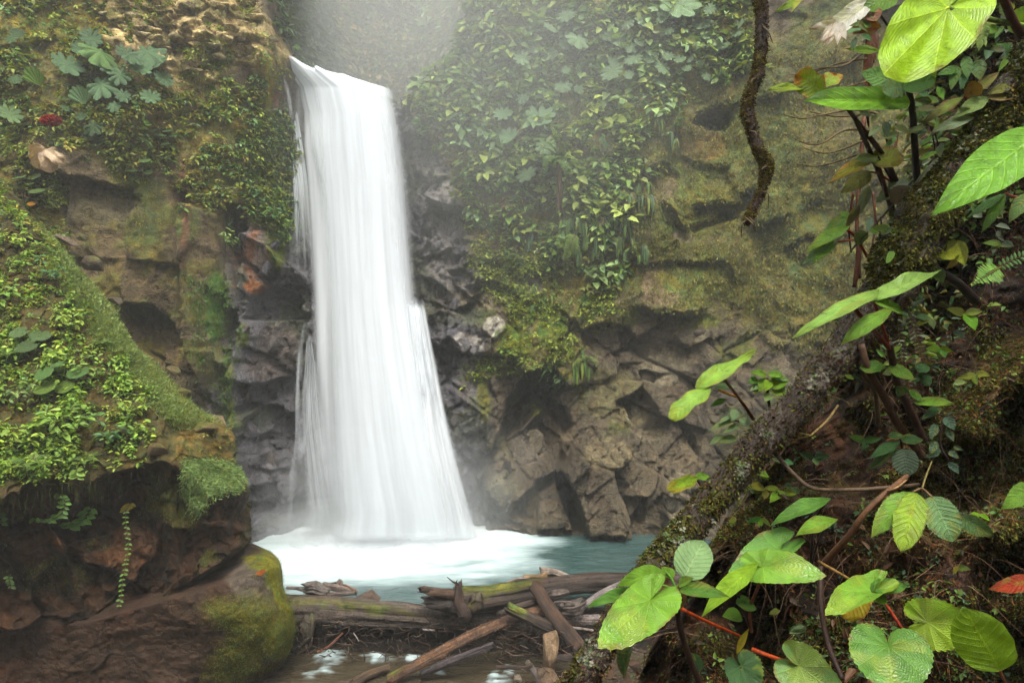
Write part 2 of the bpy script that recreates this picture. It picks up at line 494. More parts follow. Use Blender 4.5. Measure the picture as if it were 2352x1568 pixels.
# rock bodies of the lower right face: outline, depth at the centre, slope along x and y (per 100)
SLABS = [
 (K(280,440,480,180,680,130,790,330,660,430,560,520,400,660,160,880,300,480), 1.9, 0.5, -0.9, 5),
 (K(420,680,650,450,780,500,830,640,740,760,760,880,690,1000,600,760), 1.1, 0.4, -0.3, 5),
 (K(160,900,420,690,600,760,690,1000,520,1080,420,1180,280,1330,60,1060), 0.0, 0.5, -0.5, 6),
 (K(420,1180,520,1080,680,1000,690,1100,560,1200,540,1400,330,1360), 0.9, 0.2, -0.4, 6),
 (K(545,1420,555,1240,640,1215,740,1240,800,1390,830,1450), -0.35, 0.3, -0.5, 5),
 (K(680,1010,740,980,830,1150,920,1450,840,1480,760,1260,700,1120), 1.9, 0.0, 0.0, 5),
 (K(760,880,900,600,880,300,1180,330,1190,470,1150,580,1380,720,1590,760,1580,960,1440,1180,1240,1460,950,1460,830,1150,740,960), -0.35, 0.15, -0.30, 10),
 (K(1180,420,1330,370,1430,330,1520,480,1590,700,1380,700,1350,640,1270,500,1190,470), 0.9, -0.6, -0.5, 4),
 (K(1590,760,1720,600,1835,850,1850,1100,1700,1100,1540,1160,1580,960), -0.1, 0.7, -0.2, 6),
 (K(1700,570,1740,560,1850,780,1860,930), 1.1, 0, 0, 4),
 (K(1540,1180,1640,1110,1760,1120,1780,1260,1680,1450,1600,1420,1540,1300), -0.45, 0.5, 0.3, 6),
 (K(120,440,240,400,280,450,260,640,150,860,130,700), -0.5, 0.7, -0.3, 5),
 (K(1390,200,1460,200,1530,240,1520,290,1400,262), 0.8, 0, -0.5, 4),
 (K(1240,1200,1440,1190,1420,1440,1260,1440), 0.5, 0, -0.4, 8),
 (K(-180,-260,-60,-200,20,-40,-60,60,-200,0), -0.3, 0.4, 0.2, 5),
 (K(140,-330,280,-300,300,-180,180,-80,90,-170), -0.35, 0.5, 0.1, 5),
 # dark openings and hollows higher up and to the left
 ([(1600,262),(1640,232),(1690,238),(1692,270),(1672,292),(1590,285)], 1.5, 0, -0.5, 7),
 ([(1590,475),(1640,460),(1700,462),(1720,490),(1650,510),(1600,530),(1585,510)], 0.55, 0, -0.6, 8),
 ([(1700,440),(1748,425),(1752,465),(1712,480)], 0.8, 0, 0, 8),
 ([(1335,760),(1395,740),(1450,745),(1470,800),(1390,830),(1345,800)], 0.55, 0.3, -0.4, 6),
 ([(245,690),(345,700),(400,745),(412,800),(360,840),(300,800)], 1.0, -0.4, -0.9, 7),
 ([(500,480),(545,470),(560,520),(545,690),(505,560)], 1.6, 0, 0, 9),
 ([(395,440),(425,440),(430,800),(415,800)], 0.5, 0, 0, 8),
 ([(432,470),(500,500),(512,760),(470,900),(440,760)], -0.7, 0.5, 0, 12),
 ([(560,540),(600,530),(640,560),(636,640),(575,640)], -0.2, 0.5, 0.3, 5),
 ([(575,690),(610,650),(660,660),(700,690),(700,735),(560,735)], 0.9, 0, -0.4, 6),
 ([(560,737),(700,735),(715,800),(690,860),(600,880),(540,860)], -0.55, 0.3, -0.3, 8),
 ([(530,960),(600,930),(660,960),(640,1100),(560,1120)], -0.4, 0.6, -0.2, 8),
 ([(600,1180),(700,1185),(735,1215),(640,1240),(590,1230)], -0.7, 0.3, -0.6, 6),
]
# long ledges: outline of the lip (photo units), how far the rock under it steps back, over what height it comes out again
LEDGES = [
 ([(1460,700),(1500,708),(1560,716),(1612,715)], 0.8, 40),
 ([(1510,470),(1560,520),(1620,500),(1680,470),(1745,520),(1800,500)], 0.40, 36),
 ([(1480,395),(1520,375),(1560,400)], 0.4, 35),
 ([(1550,590),(1590,605),(1640,590),(1700,640)], 0.35, 30),
 ([(1080,650),(1120,648),(1170,665),(1230,700)], 0.45, 30),
 ([(1400,560),(1480,600),(1560,600)], 0.3, 26),
 ([(330,110),(400,95),(470,110),(560,100),(620,110)], 0.2, 14),
 ([(240,55),(330,60),(400,70)], 0.25, 14),
 ([(440,55),(500,40),(590,60)], 0.18, 12),
 ([(380,165),(450,150),(540,140),(600,150)], 0.2, 14),
 ([(960,600),(1000,590),(1050,560)], 0.4, 30),
 ([(970,500),(1000,480),(1040,470)], 0.35, 30),
 ([(990,690),(1040,720),(1100,690)], 0.5, 35),
 ([(1000,800),(1040,770),(1080,800)], 0.5, 40),
 ([(1800,560),(1850,540),(1900,560)], 0.3, 30),
 ([(100,380),(200,420),(300,430)], 0.5, 60),
]

def cliff_depth(x, z):
    y = np.full(np.shape(x), 23.3)
    for _ in range(5):
        px = CX + x / y * F; py = CY - (z - CAMZ) / y * F
        y = 0.4 * y + 0.6 * table(px, py, CXS, CYS, D_T)
    px = CX + x / y * F; py = CY - (z - CAMZ) / y * F
    wx = px + 9 * fbm(x * 1.3, z * 1.3, 5, 3, 91) * 1.6
    wy = py + 9 * fbm(x * 1.3, z * 1.3, 9, 3, 92) * 1.6
    # masks
    rock_lo = sstep(640, 820, py + 60 * fbm(x * .5, z * .5, 1, 3, 5)) * sstep(930, 1080, px)
    wetl = poly(px, py, [(520,540),(660,520),(700,300),(960,200),(1060,460),(1110,700),(1120,900),(1100,1300),(500,1300),(470,900)], 60)
    tan = poly(wx, wy, [(190,-60),(575,-60),(610,40),(660,110),(680,150),(630,175),(560,140),(490,190),(560,300),(470,240),(400,190),(330,120),(230,90)], 30)
    rocky = np.clip(rock_lo + wetl + tan + 0.25, 0, 1)
    # slow swell, pillars, then broken facets, then grain
    off = 0.75 * fbm(x * .22, z * .22, 3, 3, 11) + 0.35 * fbm(x * .8, z * .55, 7, 4, 12)
    a = 0.6; xr = x * math.cos(a) + z * math.sin(a); zr = -x * math.sin(a) + z * math.cos(a)
    wxx, wzz = xr + 0.35 * fbm(x, z, 2, 3, 21), zr + 0.35 * fbm(x, z, 8, 3, 22)
    f1, e1 = facets(wxx * 1.25, wzz * 0.8, 1.35, 3, 0.30, 0.40)
    f2, e2 = facets(wxx * 1.1, wzz * .9, 0.52, 4, 0.10, 0.42)
    f3, e3 = facets(x * 1.4, z * .8, 0.24, 6, 0.045, 0.35)
    fb, eb = facets(xr * 1.15 + .12 * fbm(x, z, 2, 3, 21), zr * .75, 2.1, 31, 0.40, 0.50)
    fc, ec = facets(xr * .9 + .1 * fbm(x, z, 5, 3, 24), zr * 1.2, 0.95, 37, 0.10, 0.30)
    off = off * (1 - .45 * rock_lo) + (rock_lo + .6 * wetl) * (.16 * np.exp(-(eb / .035) ** 2) + .08 * np.exp(-(ec / .04) ** 2)) + fc * rock_lo
    off = off + f1 * (0.45 + 0.75 * wetl) * rocky * (1 - .75 * rock_lo) + fb * rock_lo * .95 + f2 * rocky * (0.55 + 0.5 * tan + .7 * wetl) * (1 - .45 * rock_lo) + f3 * rocky * (0.75 + .9 * wetl) * (1 - .3 * rock_lo)
    off = off + wetl * .12 * np.abs(fbm(x * 3 + z, z * 1.5 - x, 9, 4, 19)) + 0.10 * np.abs(fbm(x * 2.5, z * 2.5, 4, 4, 14)) * (1.4 - rocky) + 0.05 * fbm(x * 6, z * 5, 4, 3, 15)
    fm, _ = facets(x + .3 * fbm(x * .8, z * .8, 0, 2, 77), z, 1.9, 8, 0.28, 0.25)
    off = off + fm * .6 * (1 - rocky)
    # tan outcrop: stacked blocks
    hb = np.floor((z + 0.25 * x + 0.15 * fbm(x, z, 0, 2, 33)) / 0.55)
    vb = np.floor((x + 0.4 * _h(hb.astype(np.int64), hb.astype(np.int64) * 0, hb.astype(np.int64) * 0, 3)) / 0.8)
    off = off - tan * 0.26 * _h(hb.astype(np.int64), vb.astype(np.int64), hb.astype(np.int64) * 0, 9)
    for pts, d0, gx, gy, soft in SLABS:
        soft = soft * .55
        p = np.asarray(pts)
        m = poly(wx * .5 + px * .5, wy * .5 + py * .5, pts, soft)
        c = p.mean(0)
        off = off + m * (d0 + gx * (px - c[0]) / 100 + gy * (py - c[1]) / 100)
    for pts, s, fall in LEDGES:
        p = np.asarray(pts, float)
        Y = np.interp(wx, p[:, 0], p[:, 1])
        w = sstep(p[0, 0] - 15, p[0, 0] + 20, wx) * (1 - sstep(p[-1, 0] - 20, p[-1, 0] + 15, wx))
        below = wy - Y
        off = off + w * s * (sstep(-2, 3, below) * np.exp(-np.maximum(below, 0) / fall) - 0.45 * (1 - sstep(-2, 3, below)) * np.exp(np.minimum(below, 0) / (fall * .7)))
    # above the lip the stream comes out of a gorge: there the wall stands far back
    lip = np.interp(px, [560, 640, 655, 700, 745, 800, 860, 905, 950, 1040, 1200], [-400, 60, 122, 150, 165, 178, 205, 232, 215, 120, -300])
    lip_l = sstep(-2, 5, (lip - py) + 3 * fbm(x * 2, z * 2, 0, 3, 41)) * sstep(586, 612, px + np.clip(py, -400, 130) * -0.62)
    jump = lip_l * (9.0 - 7.5 * sstep(900, 1150, px))
    y2 = y + off * (1 - 0.3 * lip_l) + jump
    return y2, px, py, dict(rock_lo=rock_lo, wetl=wetl, tan=tan, jump=lip_l, wx=wx, wy=wy, e1=e1)

NXc, NZc = 720, 470
xs = np.linspace(-20.5, 17.5, NXc); zs = np.linspace(-1.2, 24.0, NZc)
GX, GZ = np.meshgrid(xs, zs)
GY, gpx, gpy, gm = cliff_depth(GX, GZ)
CP = np.stack([GX, GY, GZ], -1)
CN = grid_normals(CP)
ppx, ppy = proj(CP)      # where it shows now
x_, z_ = GX, GZ
wx, wy = ppx + 26 * fbm(x_ * .6, z_ * .6, 1, 4, 51), ppy + 26 * fbm(x_ * .6, z_ * .6, 6, 4, 52)

VEG_R = poly(wx, wy, [(950,120),(1000,-400),(1720,-400),(1730,150),(1600,225),(1500,330),(1440,460),(1440,600),(1380,660),(1300,600),(1180,570),(1090,530),(1040,430),(960,280)], 60)
VEG_M = poly(wx, wy, [(1080,560),(1180,570),(1300,600),(1400,660),(1420,740),(1330,760),(1340,840),(1240,830),(1180,850),(1080,860),(1150,780),(1180,700),(1100,660)], 50)
VEG_L = poly(wx, wy, [(-300,-200),(180,-200),(250,120),(420,210),(560,180),(600,130),(640,150),(625,260),(690,330),(700,480),(640,540),(560,480),(420,470),(420,380),(300,400),(200,340),(60,330),(-300,320)], 50)
VEG_LL = poly(wx, wy, [(-300,300),(60,330),(150,420),(160,560),(-300,560)], 40)
VEG_UP = gm['jump'] * sstep(720, 800, ppx)
MOSS_R = poly(wx, wy, [(1440,250),(1600,220),(1740,100),(2400,0),(2400,700),(1860,820),(1700,720),(1560,740),(1440,700),(1400,620),(1450,450)], 90)
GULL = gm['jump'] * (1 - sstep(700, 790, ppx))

n_big = fbm(x_ * .35, z_ * .35, 0, 4, 61); n_med = fbm(x_ * 1.6, z_ * 1.6, 0, 4, 62)
streak = fbm(x_ * 2.2, z_ * .35, 0, 4, 63)
col = np.zeros(CP.shape) + np.array([.085, .066, .045])
moss = np.zeros(GX.shape); wet = np.full(GX.shape, .35)
col = mix(col, (.060, .050, .040), sstep(-.1, .3, n_med) * .5)
# lower right: brown wet rock, some pale slabs
col = mix(col, (.046, .033, .021), gm['rock_lo'] * sstep(-.2, .3, n_big))
wet = np.maximum(wet, gm['rock_lo'] * .9)
# beside the fall: purple grey, glossy
col = mix(col, (.064, .062, .090), gm['wetl'])
wet = np.maximum(wet, gm['wetl'])
# moss and furry growth
mm = np.clip(MOSS_R * (.72 + .5 * streak + .3 * n_med), 0, 1)
col = mix(col, (.125, .125, .034), mm); moss = np.maximum(moss, mm)
gr = MOSS_R * sstep(.1, .35, n_big) * .6
col = mix(col, (.085, .14, .035), gr)
vm = np.clip(VEG_R + .9 * VEG_L + .8 * VEG_M + VEG_LL, 0, 1)
col = mix(col, (.135, .125, .034), vm * .85); moss = np.maximum(moss, vm * .8)
br = poly(wx, wy, [(150,380),(420,400),(520,480),(520,800),(480,900),(200,760)], 60)
col = mix(col, (.095, .068, .036), br * .85); col = mix(col, (.115, .11, .028), br * sstep(-.15, .25, n_med) * .8); moss = np.maximum(moss, br * sstep(-.15, .25, n_med) * .7)
mp = sstep(.12, .38, fbm(x_ * .8, z_ * .8, 2, 4, 64)) * (1 - gm['tan']) * (1 - .55 * gm['wetl']) * (1 - sstep(900, 1100, ppy))
col = mix(col, (.080, .105, .028), mp * .75); moss = np.maximum(moss, mp * .8)
# tan outcrop
tnn = gm['tan']
col = mix(col, (.44, .35, .20), tnn * (.75 + .25 * sstep(-.3, .3, n_med)))
col = mix(col, (.14, .14, .05), tnn * sstep(.2, .36, fbm(x_ * 1.3, z_ * 1.3, 5, 4, 65)) * .8)
wet = wet * (1 - tnn * .8)
up = VEG_UP
col = mix(col, (.15, .13, .055), up); moss = np.maximum(moss, up * .7)
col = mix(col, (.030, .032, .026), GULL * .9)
# spots with a colour of their own: x, y, rx, ry, colour, moss, wet
SPOTS = [
 (592, 590, 32, 60, (.21, .085, .045), 0, .6), (585, 655, 26, 18, (.33, .12, .04), 0, .5), (612, 560, 22, 26, (.15, .12, .12), 0, .8),
 (600, 610, 18, 40, (.17, .13, .13), 0, .8),
 (640, 545, 24, 80, (.12, .16, .025), 1, .2), (655, 470, 22, 70, (.10, .15, .03), 1, .2),
 (500, 690, 26, 70, (.07, .15, .035), 1, .2), (495, 745, 25, 40, (.06, .13, .03), 1, .2),
 (560, 770, 16, 30, (.09, .13, .02), 1, .3), (530, 1000, 12, 90, (.08, .12, .02), 1, .4), (520, 870, 14, 60, (.09, .12, .03), 1, .4),
 (612, 200, 9, 70, (.26, .24, .03), 1, .1), (622, 170, 10, 30, (.24, .22, .09), .6, .1), (628, 235, 7, 35, (.20, .07, .035), 0, .3),
 (424, 470, 9, 110, (.17, .075, .045), 0, .4), (420, 560, 8, 60, (.13, .07, .04), 0, .4),
 (640, 800, 50, 60, (.075, .055, .060), 0, .9), (620, 840, 60, 40, (.06, .045, .05), 0, .9),
 (1133, 752, 26, 26, (.36, .34, .36), 0, .5), (1090, 795, 20, 22, (.24, .225, .25), 0, .6), (1062, 788, 22, 22, (.22, .21, .24), 0, .6),
 (1205, 750, 16, 10, (.28, .27, .29), 0, .5), (1215, 660, 30, 26, (.16, .14, .15), 0, .6), (1110, 690, 60, 22, (.15, .125, .10), 0, .5),
 (1060, 640, 50, 34, (.16, .15, .18), 0, .7), (1010, 560, 40, 90, (.15, .14, .17), 0, .85), (1000, 430, 40, 80, (.15, .14, .17), 0, .85),
 (1030, 690, 30, 40, (.16, .145, .165), 0, .8), (1070, 870, 20, 60, (.13, .12, .14), 0, .9),
 (960, 330, 26, 60, (.13, .12, .15), 0, .9), (925, 232, 12, 26, (.2, .18, .2), 0, .7),
 (1555, 1140, 34, 62, (.20, .17, .14), 0, .5), (1455, 955, 34, 26, (.20, .175, .12), 0, .45), (1415, 955, 12, 14, (.22, .20, .14), 0, .45),
 (1520, 850, 60, 36, (.16, .14, .11), 0, .7), (1210, 1030, 40, 40, (.11, .09, .08), 0, .9), (1300, 1010, 20, 20, (.11, .085, .06), 0, .7),
 (1400, 1040, 60, 40, (.14, .115, .075), 0, .8), (1500, 1000, 40, 20, (.13, .11, .08), 0, .6),
 (1150, 1110, 40, 30, (.12, .11, .08), 0, .9), (1390, 900, 80, 60, (.11, .10, .055), .2, .5),
 (1600, 760, 30, 50, (.15, .13, .10), 0, .5), (1850, 860, 60, 60, (.12, .10, .08), 0, .5), (1500, 420, 60, 50, (.13, .095, .065), .2, .3),
 (1620, 330, 60, 36, (.12, .085, .035), .8, .1), (1560, 290, 40, 20, (.12, .11, .045), .8, .1), (1500, 640, 30, 60, (.15, .105, .075), .1, .4),
 (1520, 690, 50, 18, (.16, .115, .085), .1, .4), (1440, 690, 26, 26, (.16, .13, .10), 0, .4), (1570, 540, 30, 16, (.16, .13, .10), 0, .4),
 (1350, 700, 26, 36, (.08, .14, .03), 1, .2), (1270, 760, 40, 50, (.075, .12, .025), 1, .2), (1180, 790, 40, 60, (.10, .14, .02), 1, .2),
 (1250, 860, 70, 20, (.12, .13, .025), .9, .3), (1110, 900, 12, 60, (.12, .13, .03), .8, .3), (1230, 940, 14, 20, (.13, .14, .03), .8, .3),
 (1620, 480, 90, 60, (.11, .12, .035), 1, .1), (1560, 640, 60, 30, (.10, .105, .035), 1, .1), (1640, 620, 60, 60, (.10, .12, .035), 1, .1),
 (1610, 740, 50, 20, (.09, .12, .03), 1, .1), (1780, 400, 60, 200, (.085, .105, .045), 1, .1), (1860, 560, 60, 120, (.095, .115, .045), 1, .1),
 (1500, 60, 90, 20, (.20, .17, .03), 1, .1), (1120, 150, 30, 60, (.12, .09, .05), .5, .1), (760, 60, 120, 60, (.13, .10, .055), .6, .1),
 (1165, 560, 26, 30, (.13, .095, .055), .2, .2), (60, 60, 110, 60, (.15, .14, .03), .9, .1), (180, 30, 80, 30, (.13, .12, .03), .9, .1),
 (60, 240, 60, 30, (.16, .14, .03), .9, .1), (70, 345, 40, 30, (.14, .10, .07), .1, .1), (230, 470, 100, 40, (.10, .085, .060), .1, .2),
]
for sx, sy, rx, ry, c, mo, we in SPOTS:
    q = ((ppx + (wx - ppx) * .35 - sx) / rx) ** 2 + ((ppy + (wy - ppy) * .35 - sy) / ry) ** 2
    m = 1 - sstep(.6, 1.25, q)
    col = mix(col, c, m * .88); moss = moss * (1 - m) + mo * m; wet = wet * (1 - m) + we * m
col = np.clip(col, .004, .9)
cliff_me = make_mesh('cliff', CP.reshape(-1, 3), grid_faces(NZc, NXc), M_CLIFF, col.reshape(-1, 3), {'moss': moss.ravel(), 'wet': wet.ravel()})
cliff = tag(link('cliff', cliff_me), 'steep wet rock wall with moss and hanging plants around the waterfall', kind='structure')
cliff['label'] = 'steep wet rock wall overgrown with moss and plants behind the pool'

# which cliff vertex shows at photo position (x, y)
def on_cliff(x, y):
    """Point and normal of the cliff seen at (x, y)."""
    q = (ppx[::2, ::2] - x) ** 2 + (ppy[::2, ::2] - y) ** 2 + GY[::2, ::2] * 6
    r, c = np.unravel_index(np.argmin(q), q.shape)
    return CP[2 * r, 2 * c], CN[2 * r, 2 * c]
# ------------------------------------------------------------------ near masses built as thick patches with rounded, receding sides
def patch(x0, xr, y0, y1, depth, nu, nv, side='R', rw=80, R=1.2, back=3.5, nb=26, yk=None):
    """Rows run down the mass; xr(y) is its free edge. Past the edge the surface turns away and runs back."""
    ys = np.linspace(y0, y1, nv)
    E = xr(ys)
    u = np.linspace(0, 1, nu)
    px = x0 + (E[:, None] - x0) * u[None, :]
    py = ys[:, None] * np.ones(nu)
    s = np.abs(E[:, None] - px)
    t = 1 - np.clip(s / rw, 0, 1)
    d = depth(px, py) + R * (1 - np.sqrt(np.maximum(1 - t ** 2, 0)))
    k = np.linspace(0, 1, nb + 1)[1:]
    bx = (E[:, None] - (1 if side == 'R' else -1) * 30 * k[None, :] ** 1.5)
    bd = d[:, -1:] + back * k[None, :]
    px = np.hstack([px, bx]); py = np.hstack([py, ys[:, None] * np.ones(nb)]); d = np.hstack([d, bd])
    return px, py, d

def ray_push(px, py, d, off):
    return V(px, py, d + off)

# ---- left ledge: planted slope on top, undercut rock below
def ledge_edge(y):
    return np.interp(y, [360, 430, 500, 560, 640, 720, 790, 850, 900, 940, 975, 1000, 1050, 1090, 1110, 1180, 1240, 1290, 1340, 1420, 1600],
                     [-60, 10, 70, 128, 196, 256, 300, 350, 402, 450, 520, 541, 538, 549, 560, 566, 570, 572, 520, 440, 380])
def ledge_brow(x):
    return np.interp(x, [-300, 0, 120, 250, 330, 400, 430, 470, 560], [1140, 1128, 1112, 1098, 1075, 1060, 1085, 1110, 1130])
def ledge_d(px, py):
    B = ledge_brow(px) + 26 * fbm(px / 90, 0, 3, 4, 99) + 8 * fbm(px / 22, 0, 3, 3, 98)
    top = 12.3 + px / 560 * 1.9 + np.maximum(B - py, 0) / 700 * 4.6
    below = np.maximum(py - B, 0)
    under = .75 * (1 - np.exp(-below / 26)) * (1 - .8 * sstep(330, 430, px)) + below / 300 * .15
    # hanging rock prow on the right, cut back underneath
    cut = np.interp(px, [-300, 100, 330, 420, 500, 565, 640], [1440, 1440, 1395, 1345, 1290, 1225, 1200])
    under = under + 2.8 * sstep(0, 50, py - cut - 14 * fbm(px / 60, 0, 5, 3, 97))
    return top + under
px, py, d = patch(-420, ledge_edge, 340, 1640, ledge_d, 430, 640, 'R', 90, 1.4, 4.0, 40)
W = V(px, py, d)
X, Y, Z = W[..., 0], W[..., 1], W[..., 2]
f1, e1 = facets(X + .5 * Z + .3 * fbm(X, Z, Y, 3, 101), Z - .3 * X + .3 * fbm(X, Z, Y, 3, 102), 0.95, 12, .16, .38)
f2, e2 = facets(X * 1.3, Z + .5 * Y, .34, 13, .05, .35)
face = sstep(-20, 30, py - ledge_brow(px))
ribs = np.abs(fbm(X * 1.5 + .4 * Z, Z * .35, Y * .3, 4, 103))
off = .35 * fbm(X * .6, Z * .6, Y * .6, 4, 104) + f1 * (.35 + .75 * face) + f2 * (.5 + .6 * face) + .55 * (ribs - .15) * face + .05 * fbm(X * 7, Z * 7, Y * 7, 3, 105)
rim = 1 - sstep(0, 70, np.abs(ledge_edge(py) - px))
px2 = px + 20 * fbm(Z * 1.9, Y * .8, 0, 4, 108) * rim + 6 * fbm(Z * 7, Y * 3, 0, 2, 109) * rim
LP = ray_push(px2, py, d, off)
LN = grid_normals(LP)
lpx, lpy = px2, py
n1 = fbm(LP[..., 0] * 1.1, LP[..., 1] * 1.1, LP[..., 2] * 1.1, 4, 110)
n2 = fbm(LP[..., 0] * 3, LP[..., 1] * 3, LP[..., 2] * 3, 4, 111)
c = np.zeros(LP.shape) + np.array([.036, .019, .010])
wt = .1 + .3 * n1; ms = np.zeros(n1.shape)
c = mix(c, (.014, .010, .006), sstep(-.1, .3, n2))
topm = 1 - sstep(-25, 25, py - ledge_brow(px))
c = mix(c, (.055, .052, .022), topm * .9)
LGRASS = poly(lpx + 14 * n2, lpy, [(90,510),(165,545),(225,630),(290,710),(350,780),(410,850),(470,920),(520,965),(400,980),(330,905),(255,815),(195,740),(130,630)], 30)
LEARTH = poly(lpx + 20 * n2, lpy, [(400,960),(440,920),(520,970),(560,1010),(545,1060),(480,1050),(430,1080),(400,1050)], 30)
LTUFT = poly(lpx + 14 * n2, lpy, [(415,1062),(470,1055),(530,1062),(560,1092),(552,1125),(520,1120),(480,1140),(455,1185),(430,1140)], 24)
LMOSS = poly(lpx + 30 * n1, lpy + 30 * n2, [(340,1100),(430,1100),(470,1150),(440,1200),(330,1180)], 50) * .9
c = mix(c, (.16, .19, .06), LGRASS * .9); c = mix(c, (.13, .105, .045), LEARTH * .9); c = mix(c, (.08, .12, .03), LTUFT)
vine = sstep(.12, .3, fbm(LP[..., 0] * 1.4, LP[..., 2] * .7, LP[..., 1], 4, 112)) * face * sstep(1500, 1200, py)
mo2 = sstep(.18, .34, n1 + .3 * n2) * face * (1 - sstep(1250, 1400, py))
c = mix(c, (.060, .066, .016), np.clip(LMOSS + mo2 * .7, 0, 1))
ms = np.clip(topm * .8 + LGRASS + LTUFT + LMOSS + mo2 * .7, 0, 1); wt = wt * (1 - ms)
c = mix(c, (.085, .038, .016), sstep(.1, .4, fbm(LP[..., 0] * .9, LP[..., 1], LP[..., 2] * .9, 3, 113)) * face * .5)
ledge = link('rock_ledge', make_mesh('rock_ledge', LP.reshape(-1, 3), grid_faces(*LP.shape[:2]), M_ROCK, np.clip(c, .003, .9).reshape(-1, 3), {'moss': ms.ravel(), 'wet': wt.ravel()}))
tag(ledge, 'overhanging rock ledge with a planted slope on top, left of the pool', kind='structure')

# ---- mossy boulder under the ledge
def boulder_edge(y):
    return np.interp(y, [1150, 1215, 1240, 1256, 1268, 1285, 1310, 1345, 1375, 1400, 1450, 1500, 1568, 1650, 1800],
                     [440, 520, 565, 600, 625, 641, 648, 650, 660, 673, 679, 664, 628, 590, 560])
def boulder_d(px, py):
    t = np.interp(px, [-300, 200, 450, 640, 700], [1470, 1430, 1360, 1300, 1300])
    return 13.2 + px / 700 * 1.2 + np.maximum(t - py, 0) / 100 * 2.6 + .5 * sstep(1480, 1600, py) * sstep(420, 600, px) \
        - .35 * np.exp(-((px - 520) / 120) ** 2 - ((py - 1400) / 60) ** 2)
px, py, d = patch(-420, boulder_edge, 1150, 1780, boulder_d, 430, 330, 'R', 95, 1.3, 3.0, 30)
W = V(px, py, d); X, Y, Z = W[..., 0], W[..., 1], W[..., 2]
f1, _ = facets(X + .4 * fbm(X, Z, Y, 3, 121), Z * 1.2 + .4 * fbm(X, Z, Y, 3, 122), 1.3, 15, .10, .18)
crk = np.exp(-np.abs(fbm(X * .5, Z * 1.1 - .25 * X, Y * .3, 4, 123)) * 26)
off = .30 * fbm(X * .55, Z * .55, Y * .55, 3, 124) + f1 * .2 * sstep(600, 420, px) + .10 * fbm(X * 2.2, Z * 2.2, Y * 2.2, 4, 125) + .04 * fbm(X * 8, Z * 8, Y * 8, 3, 126) + .03 * crk
BP = V(px, py, d + off); bn1 = fbm(X * .9, Y * .9, Z * .9, 4, 127); bn2 = fbm(X * 3.4, Y * 3.4, Z * 3.4, 4, 128)
c = np.zeros(BP.shape) + np.array([.030, .017, .010]); wt = .2 + .3 * bn2; ms = np.zeros(bn1.shape)
c = mix(c, (.035, .015, .008), sstep(.05, .4, bn1) * .6)
gm1 = poly(px + 30 * bn2, py + 20 * bn1, [(610,1258),(660,1290),(668,1350),(700,1420),(690,1500),(640,1520),(600,1470),(640,1420),(610,1330),(560,1290)], 26)
gm2 = poly(px + 50 * bn2, py + 30 * bn1, [(480,1400),(600,1380),(660,1440),(620,1520),(540,1600),(480,1560),(520,1470)], 70)
gry = poly(px + 30 * bn2, py, [(520,1290),(600,1275),(640,1330),(650,1390),(600,1420),(560,1400),(530,1350)], 50)
c = mix(c, (.070, .060, .056), gry); c = mix(c, (.13, .15, .018), gm1 * (.8 + .5 * bn2)); c = mix(c, (.075, .080, .018), gm2 * .85)
ms = np.clip(gm1 + gm2 * .9, 0, 1); wt = wt * (1 - ms)
boulder = link('boulder', make_mesh('boulder', BP.reshape(-1, 3), grid_faces(*BP.shape[:2]), M_ROCK, np.clip(c, .003, .9).reshape(-1, 3), {'moss': ms.ravel(), 'wet': wt.ravel()}))
tag(boulder, 'huge dark boulder with yellow-green moss on its rounded shoulder, under the rock ledge', 'boulder')
BPX, BPY, BN, BM = px, py, grid_normals(BP), ms

# ---- right bank, close to the camera
def bank_edge(y):
    return np.interp(y, [-300, 0, 200, 400, 560, 700, 800, 900, 1000, 1100, 1200, 1300, 1400, 1500, 1600, 1900],
                     [2170, 2150, 2125, 2100, 2090, 2040, 1985, 1905, 1825, 1745, 1670, 1600, 1530, 1490, 1450, 1390])
def bank_d(px, py):
    return table(px, py, [1300, 1700, 2000, 2352, 3000], [-300, 200, 700, 1200, 1568, 1900],
                 [[4.2, 4.1, 4.0, 3.7, 2.9], [4.0, 3.9, 3.75, 3.4, 2.7], [3.8, 3.7, 3.45, 3.0, 2.4],
                  [3.6, 3.35, 3.05, 2.6, 2.1], [3.3, 3.0, 2.7, 2.3, 1.8], [3.1, 2.8, 2.5, 2.0, 1.6]])
px, py, d = patch(3050, bank_edge, -380, 1900, bank_d, 420, 640, 'L', 110, .35, 1.2, 30)
W = V(px, py, d); X, Y, Z = W[..., 0], W[..., 1], W[..., 2]
lump = fbm(X * 2.6, Y * 2.6, Z * 2.6, 4, 131)
pock = sstep(.05, .34, fbm(X * 2.1, Y * 2.1, Z * 1.5, 3, 132))
off = .16 * lump + .55 * pock + .05 * fbm(X * 11, Y * 11, Z * 11, 4, 133) + .018 * fbm(X * 40, Y * 40, Z * 40, 2, 134)
hol = poly(px, py, [(2060,300),(2180,180),(2420,240),(2420,760),(2250,900),(2080,1020),(1960,900),(2080,720)], 120)
hol2 = poly(px, py, [(2020,-300),(2420,-300),(2420,240),(2180,240),(2080,330)], 60)
off = off + .55 * hol + .5 * hol2 - .16 * poly(px, py, [(2150,950),(2420,740),(2420,1300),(2250,1240)], 120)
KP = V(px, py, d + off); KN = grid_normals(KP); kpx, kpy = px, py
X, Y, Z = KP[..., 0], KP[..., 1], KP[..., 2]
k1 = fbm(X * 3, Y * 3, Z * 3, 4, 135); k2 = fbm(X * 12, Y * 12, Z * 12, 3, 136)
c = np.zeros(KP.shape) + np.array([.018, .009, .0045]); ms = np.zeros(k1.shape); wt = .30 + .5 * k2
c = mix(c, (.050, .020, .008), sstep(0, .35, k2)); c = mix(c, (.012, .008, .006), sstep(.0, .3, -k1))
